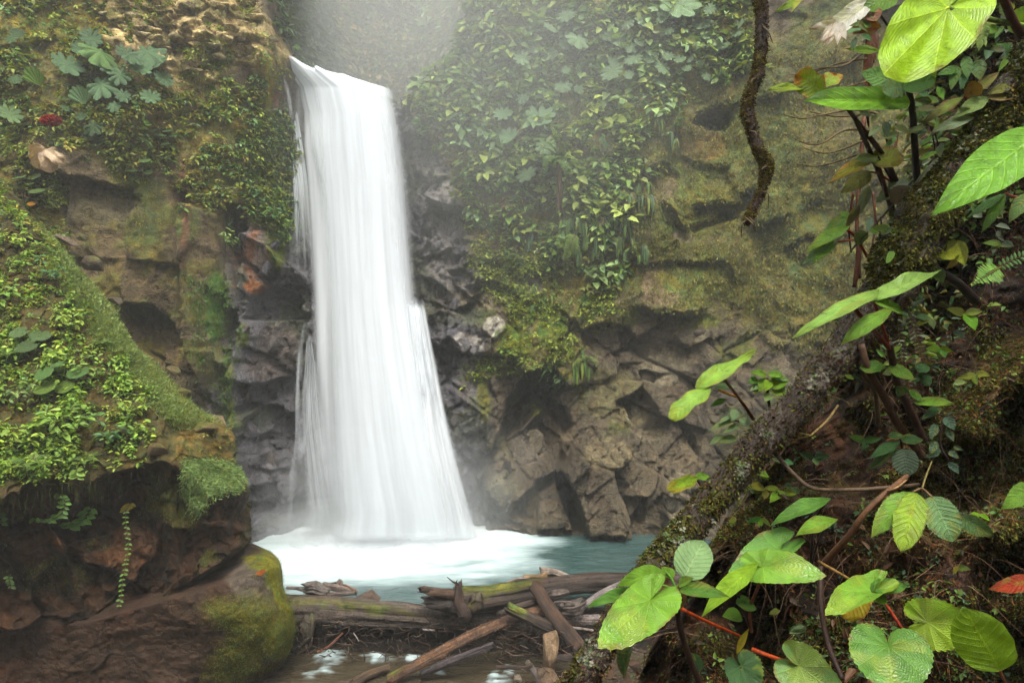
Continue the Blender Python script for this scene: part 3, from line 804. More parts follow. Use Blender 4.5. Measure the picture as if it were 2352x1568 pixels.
KMOSS = np.clip(poly(kpx + 60 * k1, kpy + 60 * k1, [(1700,1030),(1790,980),(1800,1090),(1700,1250),(1620,1330),(1560,1340),(1640,1200)], 50)
    + poly(kpx + 60 * k1, kpy + 60 * k1, [(2060,1060),(2180,900),(2420,720),(2420,1330),(2280,1260),(2120,1250)], 90) * .75
    + poly(kpx + 60 * k1, kpy + 60 * k1, [(1560,1420),(1700,1440),(1900,1380),(1960,1480),(1700,1560),(1560,1540)], 60) * .5
    + sstep(-.05, .25, k1) * .55, 0, 1)
c = mix(c, (.060, .052, .012), KMOSS * sstep(-.3, .2, k2)); c = mix(c, (.075, .034, .012), sstep(.05, .3, fbm(X * 6, Y * 6, Z * 6, 3, 138)) * .55)
ms = KMOSS * sstep(-.3, .2, k2)
bank = link('bank', make_mesh('bank', KP.reshape(-1, 3), grid_faces(*KP.shape[:2]), M_SOIL, np.clip(c, .003, .9).reshape(-1, 3), {'moss': ms.ravel(), 'wet': wt.ravel()}))
tag(bank, 'steep dark soil bank with roots and moss behind the leaning trunk', kind='structure')
KPOCK = np.clip(hol + pock + hol2, 0, 1)

# ---- riverbed under everything, and the rest of the gorge around and behind the viewpoint
gx, gy = np.meshgrid(np.linspace(-30, 30, 200), np.linspace(-26, 27, 180))
gz = -1.75 + .16 * fbm(gx * .9, gy * .9, 0, 4, 141) + .10 * fbm(gx * 3, gy * 3, 0, 3, 142)
gz = gz + 1.5 * sstep(4.2, 7.5, gx) * sstep(16.5, 15.5, gy) * sstep(9, 12, gy)
P_ = np.stack([gx, gy, gz], -1); c = np.zeros(P_.shape) + np.array([.07, .045, .028])
tag(link('riverbed', make_mesh('riverbed', P_.reshape(-1, 3), grid_faces(180, 200), M_ROCK, c.reshape(-1, 3), {'moss': gx.ravel() * 0, 'wet': gx.ravel() * 0 + .8}, True)),
    'brown stony bed of the stream under the water', kind='structure')
na, nh = 260, 90
ang = np.linspace(math.radians(-52), math.radians(-308), na)      # clockwise from the right, round behind, to the left
ca = np.degrees(-ang)
hh = np.linspace(-2, 20, nh)
A, H = np.meshgrid(ang, hh)
rad = np.interp(-np.degrees(A), [28, 60, 110, 180, 250, 300, 332], [6.5, 8.0, 13, 16, 20, 21, 22])
rad = rad + H * np.interp(-np.degrees(A), [28, 110, 332], [.32, .30, .22]) + 2.2 * fbm(np.cos(A) * 2, np.sin(A) * 2, H * .16, 4, 143) + .6 * fbm(np.cos(A) * 9, np.sin(A) * 9, H * .6, 4, 144)
# angle 0 points ahead (+y)
HX = rad * np.sin(-A); HY = rad * np.cos(-A)
P_ = np.stack([HX, HY, H], -1); nn = fbm(HX * .7, HY * .7, H * .7, 4, 145)
c = mix(np.zeros(P_.shape) + np.array([.045, .060, .020]), (.06, .045, .03), sstep(.0, .3, nn))
tag(link('hills', make_mesh('hills', P_.reshape(-1, 3), grid_faces(nh, na), M_CLIFF, c.reshape(-1, 3), {'moss': A.ravel() * 0 + .8, 'wet': A.ravel() * 0}, False)),
    'forested gorge walls around the viewpoint', kind='structure')
# ------------------------------------------------------------------ water
def water_mat(name, teal, rough=0.22):
    """Silky water: 'foam' (0..1) turns clear water into white froth; streaks follow the drift."""
    m, nt = newmat(name)
    tc = nd(nt, 'ShaderNodeTexCoord').outputs['Object']
    foam = nd(nt, 'ShaderNodeAttribute', attribute_name='foam').outputs['Fac']
    mp = nd(nt, 'ShaderNodeMapping', {'Vector': tc, 'Scale': (0.55, 1.5, 1.0), 'Rotation': (0, 0, .12)}).outputs[0]
    n = noise_(nt, mp, 1.3, 5, .55, .6)
    n2 = noise_(nt, mp, 4.5, 4, .6, .4)
    f = math_(nt, 'ADD', foam, math_(nt, 'ADD', math_(nt, 'MULTIPLY', math_(nt, 'SUBTRACT', n, .5), .55), math_(nt, 'MULTIPLY', math_(nt, 'SUBTRACT', n2, .5), .22)))
    fw = rng_(nt, f, .55, 1.5, 0, 1)
    f = rng_(nt, f, .12, .80, 0, 1)
    h = math_(nt, 'ADD', n, math_(nt, 'MULTIPLY', n2, .4))
    bp = nd(nt, 'ShaderNodeBump', {'Height': h, 'Strength': 0.9, 'Distance': 0.08})
    deep = nd(nt, 'ShaderNodeBsdfPrincipled', {'Base Color': (*teal, 1), 'Roughness': rough, 'Normal': bp.outputs[0]})
    wc = mixc(nt, fw, (.28, .355, .36), (.62, .67, .69))
    white = nd(nt, 'ShaderNodeBsdfPrincipled', {'Base Color': wc, 'Roughness': .8, 'Specular IOR Level': .1})
    mx = nd(nt, 'ShaderNodeMixShader', {0: f, 1: deep.outputs[0], 2: white.outputs[0]})
    nd(nt, 'ShaderNodeOutputMaterial', {'Surface': mx.outputs[0]})
    return m

def fall_mat(name, freq=26.0, hard=0.0, white=(.90, .95, 1.0), gam=1.0):
    """Falling water in a long exposure: vertical streaks of froth, thinner at the sides. 'dens' is how much water there is; lv = across, down."""
    m, nt = newmat(name)
    dens = nd(nt, 'ShaderNodeAttribute', attribute_name='dens').outputs['Fac']
    lv = nd(nt, 'ShaderNodeAttribute', attribute_name='lv').outputs['Vector']
    mp = nd(nt, 'ShaderNodeMapping', {'Vector': lv, 'Scale': (freq, 1.3, 1)}).outputs[0]
    n = noise_(nt, mp, 1.0, 3, .5, .15)
    mp2 = nd(nt, 'ShaderNodeMapping', {'Vector': lv, 'Scale': (freq * 3, 1.6, 1)}).outputs[0]
    n2 = noise_(nt, mp2, 1.0, 2, .5, .1)
    st = math_(nt, 'ADD', math_(nt, 'MULTIPLY', math_(nt, 'SUBTRACT', n, .5), 1.1), math_(nt, 'MULTIPLY', math_(nt, 'SUBTRACT', n2, .5), .25))
    a = math_(nt, 'ADD', dens, math_(nt, 'MULTIPLY', st, rng_(nt, dens, 0, .9, .50, .55 * (1 - hard))))
    a = math_(nt, 'MULTIPLY', rng_(nt, a, .1, 1.0, 0, 1), rng_(nt, dens, 0.0, .3, 0, 1))
    tone = rng_(nt, n, .3, .7, .72, .84)
    c = vscale(nt, nd(nt, 'ShaderNodeRGB').outputs[0], tone)
    nt.nodes[-1]
    for q in nt.nodes:
        if q.bl_idname == 'ShaderNodeRGB': q.outputs[0].default_value = (*white, 1)
    df = nd(nt, 'ShaderNodeBsdfDiffuse', {'Color': c})
    tl = nd(nt, 'ShaderNodeBsdfTranslucent', {'Color': c})
    body = nd(nt, 'ShaderNodeMixShader', {0: .35, 1: df.outputs[0], 2: tl.outputs[0]})
    tp = nd(nt, 'ShaderNodeBsdfTransparent')
    mx = nd(nt, 'ShaderNodeMixShader', {0: a, 1: tp.outputs[0], 2: body.outputs[0]})
    nd(nt, 'ShaderNodeOutputMaterial', {'Surface': mx.outputs[0]})
    return m

M_POOL = water_mat('pool_water', (.032, .064, .061), .13)
M_STREAM = water_mat('stream_water', (.045, .036, .022), .10)
M_FALL = fall_mat('falling_water', 6.0, .8)
M_VEIL = fall_mat('falling_veil', 8.0)

# pool
gx, gy = np.meshgrid(np.linspace(-13, 9, 420), np.linspace(16.7, 26.0, 260))
fx, fy = -4.15, 22.7
r = np.hypot((gx - fx) * .72, (gy - fy) * 1.05)
nz = fbm(gx * .5, gy * 1.3, 0, 4, 151)
ux, uy = CX + gx / gy * F, CY + CAMZ / gy * F
foam = 1.75 - .26 * r + .42 * nz
foam = foam - .65 * sstep(1150, 1380, ux) - .42 * sstep(1325, 1380, uy) * sstep(640, 820, ux)
edge = np.interp(ux, [600, 1200, 1400, 1600], [1225, 1206, 1214, 1224])
foam = foam + .75 * np.exp(-((uy - edge) / 7) ** 2) * (0.55 + fbm(gx * 1.3, gy, 0, 3, 152)) * sstep(1000, 1150, ux)
boil = np.exp(-(r / 2.4) ** 2)
wave = .045 * fbm(gx * 1.1, gy * 1.9, 0, 4, 153) * (1 + 2 * boil) + .16 * boil * (.6 + fbm(gx * .9, gy * .9, 3, 3, 154))
P_ = np.stack([gx, gy, wave], -1)
pool = link('pool_water', make_mesh('pool_water', P_.reshape(-1, 3), grid_faces(260, 420), M_POOL, None, {'foam': np.clip(foam, 0, 1.3).ravel()}, True))
tag(pool, 'milky turquoise plunge pool, white with froth under the waterfall', kind='structure')
# stream below the log jam, with small white chutes
gx, gy = np.meshgrid(np.linspace(-8, 5, 360), np.linspace(7, 17.2, 280))
ux, uy = CX + gx / gy * F, CY + 7.4 / gy * F
CH = [(764, 1508, 34, 20), (862, 1508, 42, 12), (1142, 1552, 30, 20), (950, 1508, 22, 12), (1002, 1545, 22, 8), (735, 1535, 30, 22), (1170, 1540, 14, 14)]
foam = np.zeros(gx.shape); up = np.zeros(gx.shape)
nz = fbm(gx * 2.2, gy * 2.2, 0, 4, 155)
for cx_, cy_, rx, ry in CH:
    g = np.exp(-((ux - cx_ + 14 * nz) / rx) ** 2 - ((uy - cy_) / ry) ** 2)
    foam = np.maximum(foam, g * (.50 + 1.3 * nz)); up = up + g * .05
foam = foam * (1 + .8 * fbm(gx * 3, gy * 9, 0, 3, 158)) + .08 * sstep(0, .4, nz)
zz = -.9 + .035 * fbm(gx * 1.5, gy * 2.5, 0, 4, 156) + up * (.6 + nz)
P_ = np.stack([gx, gy, zz], -1)
stream = link('stream_water', make_mesh('stream_water', P_.reshape(-1, 3), grid_faces(280, 360), M_STREAM, None, {'foam': np.clip(foam, 0, 1).ravel()}, True))
tag(stream, 'dark brown stream below the log jam with small white chutes', kind='structure')

# the fall: several sheets of falling water, the inner ones dense, the outer ones thin
YS = [118, 150, 200, 260, 330, 420, 520, 620, 700, 800, 900, 1000, 1100, 1180, 1225]
LE = [640, 652, 682, 692, 690, 697, 702, 705, 706, 706, 706, 708, 712, 716, 700]
RE = [690, 800, 905, 925, 938, 950, 958, 966, 975, 994, 1015, 1036, 1062, 1084, 1100]
FALLROOT = bpy.data.objects.new('waterfall', None); COL.objects.link(FALLROOT)
FALLROOT.location = V(860, 1210, 23.2)[0:3] if False else [float(t) for t in V(860, 1210, 23.2)]
tag(FALLROOT, 'tall silky white waterfall dropping over the rock lip into the pool', kind='structure')
def sheet(name, left, right, ytop, ybot, d0, d1, bulge, mat, dens, nu=90, nv=260, wob=.12, seed=0, lip=0.0, streak=10.0):
    u = np.linspace(0, 1, nu)[None, :]; v = np.linspace(0, 1, nv)[:, None]
    if callable(ytop): yt = ytop(u)
    else: yt = ytop + 0 * u
    py = yt + (ybot - yt) * v
    L, R_ = left(py), right(py)
    L = np.interp(py, YS, LE) + L; R_ = np.interp(py, YS, RE) + R_
    px = L + (R_ - L) * u
    d = d0 + (d1 - d0) * v ** .8 - bulge * np.sin(np.pi * u) ** .7
    d = d - wob * fbm(u * streak + 0 * v, v * 2.2 + 0 * u, 0, 4, 160 + seed) * sstep(0, .1, v)
    P = V(px, py, d)
    if lip > 0:      # the water comes level over the edge before it drops
        k = np.linspace(1, 0, 14)[:, None]
        top = P[0][None] + np.stack([0 * k * u, lip * k * (1 + 0 * u), .05 * k * (1 + 0 * u) + .12 * np.sin(k * 3.1) * (1 + 0 * u)], -1)
        P = np.vstack([top[:-1], P]); py = np.vstack([np.repeat(py[:1], 13, 0), py])
        v = np.vstack([-.04 * k[:-1], v]); px = np.vstack([np.repeat(px[:1], 13, 0), px])
    uu = u + 0 * v; vv = v + 0 * u
    D = dens(uu, vv, px, py) * sstep(1.0, .975, vv)
    me = make_mesh(name, P.reshape(-1, 3), grid_faces(*P.shape[:2]), mat, None,
                   {'dens': np.clip(D, 0, 1.4).ravel(), 'lv': np.stack([uu, vv, 0 * uu], -1).reshape(-1, 3)}, True)
    o = put(name, me, FALLROOT)
    return o
soft = lambda u, a, b: sstep(0, a, u) * sstep(0, b, 1 - u)
def lipline(u):
    x = 648 + 270 * u
    return np.interp(x, [650, 668, 690, 712, 735, 752, 775, 800, 830, 860, 885, 905, 920], [116, 124, 134, 128, 146, 160, 158, 164, 172, 186, 200, 208, 222])
def lipline_core(u):
    return np.interp(u, [0, .06, .12, .22, .3, .38, .45, .55, .7, .85, 1], [120, 132, 130, 136, 156, 164, 162, 170, 184, 204, 228]) + 9 * fbm(u * 9, 0, 0, 3, 177)
zero = lambda y: 0 * y
sheet('water_sheet', lambda y: 6 + 22 * sstep(200, 600, y), lambda y: -22 + 0 * y, lipline_core, 1252, 23.7, 22.3, .75, M_FALL,
      lambda u, v, x, y: 1.25 * sstep(0, 1, u / (.08 + .22 * sstep(0, .4, v))) * sstep(0, 1, (1 - u) / (.15 + .2 * v)) * (1 - .28 * np.exp(-((u - .52) / .09) ** 2) * sstep(.3, .6, v)), wob=.07, seed=1, streak=4, lip=1.5)
sheet('water_veil', lambda y: -2 + 0 * y, lambda y: 4 + 0 * y, lipline, 1250, 23.9, 22.6, .45, M_VEIL,
      lambda u, v, x, y: .9 * sstep(0, 1, u / (.05 + .14 * v)) * sstep(0, 1, (1 - u) / .2) * (1 - .35 * v), wob=.06, seed=2, streak=5, lip=1.2)
sheet('water_veil', lambda y: 6 + 0 * y, lambda y: -8 + 0 * y, lambda u: lipline_core(u) - 2, 1252, 23.5, 21.9, .85, M_VEIL,
      lambda u, v, x, y: .62 * soft(u, .3, .25), wob=.06, seed=3, streak=4, lip=.6)
# spreading skirts at the right foot and the thin curtain on the left
sheet('water_veil', lambda y: 190 + 0 * y, lambda y: 6 + 4 * sstep(900, 1200, y), 660, 1246, 23.3, 22.2, .35, M_VEIL,
      lambda u, v, x, y: .75 * soft(u, .35, .13) * sstep(0, .12, v), seed=4, nv=160)
sheet('water_veil', lambda y: -44 - 8 * sstep(400, 700, y), lambda y: -240 + 0 * y, 130, 1215, 24.2, 23.0, .1, M_VEIL,
      lambda u, v, x, y: (.85 - .2 * v) * soft(u, .2, .1) * sstep(0, .05, v) * sstep(.62, .15, v), seed=5, nv=200, streak=16)
sheet('water_veil', lambda y: -30 + 26 * sstep(1000, 740, y), lambda y: -270 + 0 * y, 740, 1222, 23.5, 22.6, .1, M_VEIL,
      lambda u, v, x, y: .50 * soft(u, .3, .3) * sstep(0, .12, v), seed=6, nv=160, streak=16)
sheet('water_veil', lambda y: 205 + 0 * y, lambda y: -2 + 0 * y, 690, 1000, 22.9, 22.6, .35, M_VEIL,
      lambda u, v, x, y: .9 * soft(u, .4, .2) * sstep(0, .08, v) * sstep(1, .4, v), seed=7, nv=120)
# single threads of water over the rock at both sides
def strand(pts, w, dens=.7, n=60):
    pts = np.asarray(pts, float)
    q = smooth_path(pts, n); c = V(q[:, 0], q[:, 1], q[:, 2])
    t = np.gradient(q[:, :2], axis=0); t = t / np.linalg.norm(t, axis=1, keepdims=True)
    side = np.stack([-t[:, 1], t[:, 1] * 0, -t[:, 0]], -1); side = nrm(side)
    nu = 7; u = np.linspace(-1, 1, nu)
    ww = 2.3 * w / F * q[:, 2] * np.interp(np.linspace(0, 1, n), [0, .15, 1], [.5, .8, 1.3])
    P = c[:, None] + side[:, None] * (u[None, :] * ww[:, None])[..., None]
    P[..., 1] -= (.05 * (1 - u ** 2))[None, :]
    uu = np.broadcast_to((u + 1) / 2 * .3, P.shape[:2]); vv = np.linspace(0, 1, n)[:, None] + 0 * uu
    D = .42 * dens * (1 - u[None, :] ** 2) * sstep(0, .1, vv) * sstep(1.0, .8, vv)
    me = make_mesh('water_strand', P.reshape(-1, 3), grid_faces(n, nu), M_VEIL, None, {'dens': D.ravel(), 'lv': np.stack([uu + random.random() * 5, vv, 0 * uu], -1).reshape(-1, 3)}, True)
    put('water_strand', me, FALLROOT)
SG = 22.75
strand([(676,155,23.6),(655,160,23.3),(640,172,23.2),(636,210,23.0),(634,260,23.0)], 5, .7)
strand([(660,160,23.5),(650,170,23.2),(660,205,23.0),(666,250,22.9),(676,290,22.9)], 4, .8)
strand([(690,150,23.6),(684,175,23.3),(682,230,23.1),(684,300,23.0),(690,380,23.0)], 7, .6)
strand([(672,165,23.5),(668,200,23.2),(672,280,23.0),(674,330,23.0)], 5, .45)
strand([(640,180,23.2),(634,230,23.0),(636,300,22.9)], 4, .5)
for i in range(16):
    x = 634 + i * 4.2 + random.uniform(-2, 2)
    strand([(x, 190 + random.uniform(-10, 40), 23.0), (x + 1, 250, 22.9), (x + 4, 300 + random.uniform(-30, 60), 22.85)], random.uniform(1.0, 2.4), random.uniform(.3, .6), 30)
strand([(745,742,22.6),(722,740,22.5),(700,760,22.4),(688,810,22.4),(686,900,22.4),(688,1000,22.4),(690,1100,22.4)], 4.5, .8)
strand([(800,790,22.4),(770,785,22.3),(742,800,22.2),(728,850,22.2),(718,900,22.2),(700,1000,22.2),(684,1090,22.2)], 7, .75)
strand([(735,742,22.6),(712,742,22.5),(698,748,22.4),(694,800,22.3),(692,900,22.3)], 3, .7)
strand([(700,905,22.3),(722,915,22.2),(738,940,22.2),(744,990,22.2),(746,1060,22.2)], 4, .6)
strand([(690,780,22.4),(684,900,22.3),(683,1000,22.3),(676,1100,22.3),(672,1180,22.3)], 3.5, .9)
strand([(716,840,22.4),(700,900,22.3),(697,1000,22.3),(700,1120,22.3)], 5, .6)
strand([(674,1040,22.4),(669,1100,22.3),(668,1160,22.3),(664,1200,22.3),(650,1232,22.2)], 3.5, .75)
strand([(600,905,22.8),(596,980,22.7),(586,1060,22.6)], 1.8, .55)
strand([(618,870,22.9),(612,930,22.8),(610,1010,22.7)], 1.6, .4)
strand([(648,1240,21.9),(652,1205,22.1),(664,1196,22.2),(700,1186,22.2),(735,1182,22.0)], 4, .7)
strand([(690,1232,21.8),(715,1200,22.0),(744,1184,22.0),(760,1190,21.9)], 13, .7)
strand([(925,700,22.6),(945,692,22.6),(958,700,22.6),(966,740,22.5),(974,800,22.4)], 12, .7)
strand([(985,930,22.7),(1005,938,22.5),(1020,965,22.4),(1034,1020,22.3),(1052,1080,22.2)], 8, .8)
strand([(1016,912,22.9),(1026,918,22.8),(1040,935,22.8),(1050,980,22.7)], 3, .5)
for a, b, c_ in ((1290, 1220, 22.3), (1350, 1224, 22.2), (1180, 1216, 22.4), (1480, 1228, 22.2), (1560, 1232, 22.2)):
    pass
# low boil of froth where the fall lands
def hump(name, cx_, d, w, h, dp, dens):
    u, v = np.meshgrid(np.linspace(-1, 1, 50), np.linspace(0, 1, 26))
    x = cx_ + w * u; 
    prof = np.maximum(1 - u ** 2, 0) ** .6
    y = d - dp * np.cos(v * math.pi / 2) * prof
    z = h * np.sin(v * math.pi / 2) * prof * (1 + .25 * fbm(u * 4, v * 3, cx_, 3, 171)) - .05
    D = dens * (1 - v) ** 1.4 * sstep(0, .5, prof)
    me = make_mesh(name, np.stack([x, y, z], -1).reshape(-1, 3), grid_faces(26, 50), M_VEIL, None, {'dens': D.ravel(), 'lv': np.stack([u * .3 + cx_, v * .3, 0 * u], -1).reshape(-1, 3)}, True)
    return put(name, me, FALLROOT)
hump('splash', -3.9, 22.3, 3.0, 1.5, 1.4, .5)
hump('splash', -2.6, 22.0, 2.3, 1.1, 1.3, .45)
hump('splash', -5.3, 22.1, 2.0, 1.1, 1.2, .45)
hump('splash', -3.6, 21.7, 3.4, .6, 1.7, .5)

# ------------------------------------------------------------------ air: even haze in the gorge, spray hanging round the fall
def volume_obj(name, me, dens, col=(.93, .96, .97), an=.35, label=None):
    m, nt = newmat(name)
    pv = nd(nt, 'ShaderNodeVolumePrincipled', {'Color': (*col, 1), 'Density': dens, 'Anisotropy': an})
    nd(nt, 'ShaderNodeOutputMaterial', {'Volume': pv.outputs[0]})
    me.materials.append(m)
    return tag(link(name, me), label, kind='stuff')
bx = np.array([[x, y, z] for x in (-33, 33) for y in (-29, 45) for z in (-2.9, 31)], float)
volume_obj('haze', make_mesh('haze', bx, np.array([[0,1,3,2],[4,6,7,5],[0,4,5,1],[2,3,7,6],[0,2,6,4],[1,5,7,3]])), HAZE_D, label='thin mist filling the whole gorge')
def ellipsoid(name, c, r, dens, label):
    bm = bmesh.new(); bmesh.ops.create_icosphere(bm, subdivisions=4, radius=1)
    me = bpy.data.meshes.new(name); bm.to_mesh(me); bm.free()
    o = volume_obj(name, me, dens, label=label)
    o.location = [float(t) for t in c]; o.scale = r
    return o
for nm, (x, y, dd), r, dn in SPRAY:
    core = ellipsoid('spray_mist', V(x, y, dd), r, dn * .22, nm)      # thins out towards its rim in shells
    for k, q in ((.82, .26), (.64, .28), (.45, .34)):
        e = ellipsoid('mist_core', V(x, y, dd), tuple(t * k for t in r), dn * q, None)
        e.parent = core; e.location = (0, 0, 0); e.scale = (k, k, k)
# ------------------------------------------------------------------ small growth: leaves nobody could count
def leaf_batch(P, D, N, L, W, col, fold=.25, droop=.25, acc=None):
    """Many small folded leaves as arrays: base point, direction, face normal, length, width, colour."""
    n = len(P)
    D = nrm(D); S = nrm(np.cross(N, D)); N = nrm(np.cross(D, S))
    L = L[:, None]; W = W[:, None]
    def at(t, s, up):
        return P + D * (L * t) + S * (W * s) + N * (L * up)
    f = fold
    vs = np.stack([at(0, 0, 0), at(.3, -.46, f * .5), at(.68, -.38, f * .4 - droop * .4), at(1, 0, -droop), at(.68, .38, f * .4 - droop * .4), at(.3, .46, f * .5)], 1)
    i = np.arange(n)[:, None] * 6
    q = np.vstack([i + np.array([0, 3, 2, 1]), i + np.array([0, 5, 4, 3])])
    c = np.repeat(col, 6, axis=0) * np.tile(np.array([.8, 1, 1.05, 1.0, 1.0, .95]), n)[:, None]
    return vs.reshape(-1, 3), q, c

def rosettes(P, N, k, L, pal, rngs, up=.75, rise=.3, spread=.9, wr=.55, ljit=.35, fold=.25, droop=.3):
    """k leaves round each point. L per point. pal: list of albedos."""
    n = len(P)
    U = nrm(N * (1 - up) + np.array([0, 0, 1.0]) * up + rngs.normal(0, .25, (n, 3)))
    A = nrm(np.cross(U, rngs.normal(0, 1, (n, 3)))); B = np.cross(U, A)
    pal = np.asarray(pal)
    tone = pal[rngs.integers(0, len(pal), n)] * rngs.uniform(.7, 1.3, (n, 1))
    Pn = np.repeat(P, k, 0); Un = np.repeat(U, k, 0); An = np.repeat(A, k, 0); Bn = np.repeat(B, k, 0); Ln = np.repeat(L, k)
    a = (np.tile(np.arange(k), n) * 2.4 + np.repeat(rngs.uniform(0, 6.3, n), k)) + rngs.normal(0, .3, n * k)
    dirv = An * np.cos(a)[:, None] + Bn * np.sin(a)[:, None]
    h = rngs.uniform(0, 1, n * k)
    base = Pn + Un * (Ln * rise * h * 3)[:, None] + dirv * (Ln * spread * rngs.uniform(0, 1, n * k) * .6)[:, None] + np.repeat(N, k, 0) * (Ln * .35)[:, None]
    Dv = dirv + Un * rngs.uniform(-.35, .45, (n * k, 1))
    Nn = Un + rngs.normal(0, .3, (n * k, 3))
    Lk = Ln * rngs.uniform(1 - ljit, 1 + ljit, n * k)
    c = np.repeat(tone, k, 0) * rngs.uniform(.75, 1.3, (n * k, 1))
    return leaf_batch(base, Dv, Nn, Lk, Lk * wr * rngs.uniform(.8, 1.2, n * k), c, fold, droop)

def sample(mask, P, N, n, rngs, jit=.5):
    w = np.clip(mask, 0, None).ravel(); w = w / w.sum()
    i = rngs.choice(w.size, n, p=w)
    Pf, Nf = P.reshape(-1, 3), N.reshape(-1, 3)
    st = np.linalg.norm(P[:, 1:] - P[:, :-1], axis=-1).mean()
    return Pf[i] + rngs.normal(0, st * jit, (n, 3)), Nf[i], i

def stuff(name, parts, mat, label, smooth=False):
    vs, qs, cs, n = [], [], [], 0
    for v, q, c in parts:
        vs.append(v); qs.append(q + n); cs.append(c); n += len(v)
    o = link(name, make_mesh(name, np.vstack(vs), np.vstack(qs), mat, np.clip(np.vstack(cs), .003, .95), None, smooth))
    return tag(o, label, kind='stuff')

G_OL, G_YG, G_MID, G_BL, G_DK = (.16, .175, .028), (.23, .28, .032), (.13, .22, .035), (.11, .20, .07), (.04, .075, .02)
G_BR, G_YE = (.13, .085, .04), (.24, .20, .03)
r1 = np.random.default_rng(21)
clump = lambda P, s, seed: sstep(-.18, .28, fbm(P[..., 0] * s, P[..., 1] * s, P[..., 2] * s, 3, seed))
vis = (ppy > -60) & (ppy < 1240) & (ppx > -60) & (ppx < 2110)
cl1 = clump(CP, 1.3, 201) * .9 + .1
parts = []
P, N, i = sample(VEG_R * vis * cl1, CP, CN, 6200, r1); parts.append(rosettes(P, N, 7, r1.uniform(.09, .22, len(P)), [G_OL, G_YG, G_MID, G_MID, G_BL, G_OL, G_BR], r1))
P, N, i = sample(VEG_R * vis * cl1, CP, CN, 1500, r1); parts.append(rosettes(P, N, 7, r1.uniform(.16, .36, len(P)), [(.20, .29, .09), G_MID, (.16, .26, .10), (.24, .30, .06)], r1, rise=.5, wr=.7))
P, N, i = sample(VEG_M * vis * cl1, CP, CN, 1500, r1); parts.append(rosettes(P, N, 6, r1.uniform(.05, .13, len(P)), [G_OL, G_YG, G_MID, G_YG], r1))
P, N, i = sample(VEG_L * vis * cl1, CP, CN, 3000, r1); parts.append(rosettes(P, N, 7, r1.uniform(.06, .16, len(P)), [G_OL, G_YG, G_MID, G_OL, G_BL, G_YE], r1))
P, N, i = sample(VEG_LL * vis * cl1, CP, CN, 1100, r1); parts.append(rosettes(P, N, 6, r1.uniform(.05, .12, len(P)), [G_OL, G_YG, G_MID, G_YG, G_BR], r1))
dens_l = poly(ppx, ppy, [(560,330),(640,260),(700,400),(705,500),(640,540),(560,480)], 50) * vis
P, N, i = sample(dens_l, CP, CN, 1500, r1); parts.append(rosettes(P, N, 8, r1.uniform(.06, .15, len(P)), [G_MID, G_OL, G_BL, G_YG], r1, rise=.5))
P, N, i = sample(gm['tan'] * vis * sstep(.1, .3, fbm(CP[..., 0] * 1.3, CP[..., 2] * 1.3, CP[..., 1], 3, 65)) * (1 - gm['jump']), CP, CN, 700, r1); parts.append(rosettes(P, N, 6, r1.uniform(.04, .11, len(P)), [G_OL, G_YG, G_MID], r1))
stuff('undergrowth', parts, M_LEAFY, 'mixed small leafy plants covering the rock wall on both sides of the fall')
parts = []
P, N, i = sample(VEG_UP * (ppy < 300) * (ppy > -80) * (ppx < 1300), CP, CN, 5200, r1); parts.append(rosettes(P, N, 6, r1.uniform(.16, .34, len(P)), [(.17, .20, .05), (.22, .16, .07), (.18, .13, .06), (.12, .20, .06), (.26, .20, .08)], r1))
P, N, i = sample(GULL * (ppy > -80) * vis, CP, CN, 700, r1); parts.append(rosettes(P, N, 6, r1.uniform(.12, .25, len(P)), [G_DK, G_BL, G_DK], r1))
stuff('undergrowth', parts, M_LEAFY, 'brownish scrub on the gorge wall behind the lip of the fall')
# furry moss: short tufts that hang down the face
parts = []
for msk, n, L, pal in ((MOSS_R * vis, 46000, (.035, .12), [(.16, .145, .03), (.12, .14, .03), (.20, .165, .04), (.10, .12, .035)]),
                       (np.clip(mp + VEG_R * .5 + VEG_L * .6 + .5 * VEG_M, 0, 1) * vis * (1 - gm['jump']), 22000, (.03, .08), [(.13, .14, .025), (.17, .17, .03), (.14, .11, .03), (.22, .20, .03)]),
                       (poly(ppx, ppy, [(420,640),(540,640),(540,900),(500,1230),(520,1000),(440,800)], 40) * vis, 3000, (.04, .10), [(.07, .15, .03), (.10, .16, .03)])):
    P, N, i = sample(msk * (.25 + clump(CP, 2.2, 207)), CP, CN, n, r1, .7)
    D = np.array([0, 0, -1.0]) + N * .55 + r1.normal(0, .35, P.shape)
    c = np.asarray(pal)[r1.integers(0, len(pal), n)] * r1.uniform(.6, 1.4, (n, 1))
    L_ = r1.uniform(*L, n)
    parts.append(leaf_batch(P, D, N + r1.normal(0, .4, P.shape), L_, L_ * .45, c, .2, .3))
stuff('moss', parts, M_MOSS, 'shaggy olive moss tufts hanging on the rock wall')

# ---- left ledge: shrubs, grass, hanging shoots
r2 = np.random.default_rng(22)
LVEG = poly(lpx + 20 * n2, lpy + 16 * n1, [(-420,300),(-60,360),(20,450),(90,520),(140,600),(200,720),(255,800),(330,880),(375,950),(360,1000),(330,1060),(250,1080),(120,1110),(-60,1120),(-420,1120)], 40)
LVD = LVEG * (.03 + clump(LP, 2.4, 211)) * (lpx > -400)
parts = []
P, N, i = sample(LVD, LP, LN, 4400, r2); parts.append(rosettes(P, N, 7, r2.uniform(.025, .095, len(P)), [(.26, .34, .035), G_MID, (.17, .27, .03), G_OL, (.15, .28, .03)], r2, up=.85, rise=.5))
P, N, i = sample(LVD * sstep(760, 860, lpy), LP, LN, 1250, r2); parts.append(rosettes(P, N, 7, r2.uniform(.07, .125, len(P)), [(.20, .33, .04), (.16, .29, .04), (.26, .36, .045), G_MID], r2, up=.9, rise=.8, fold=.15, wr=.5))
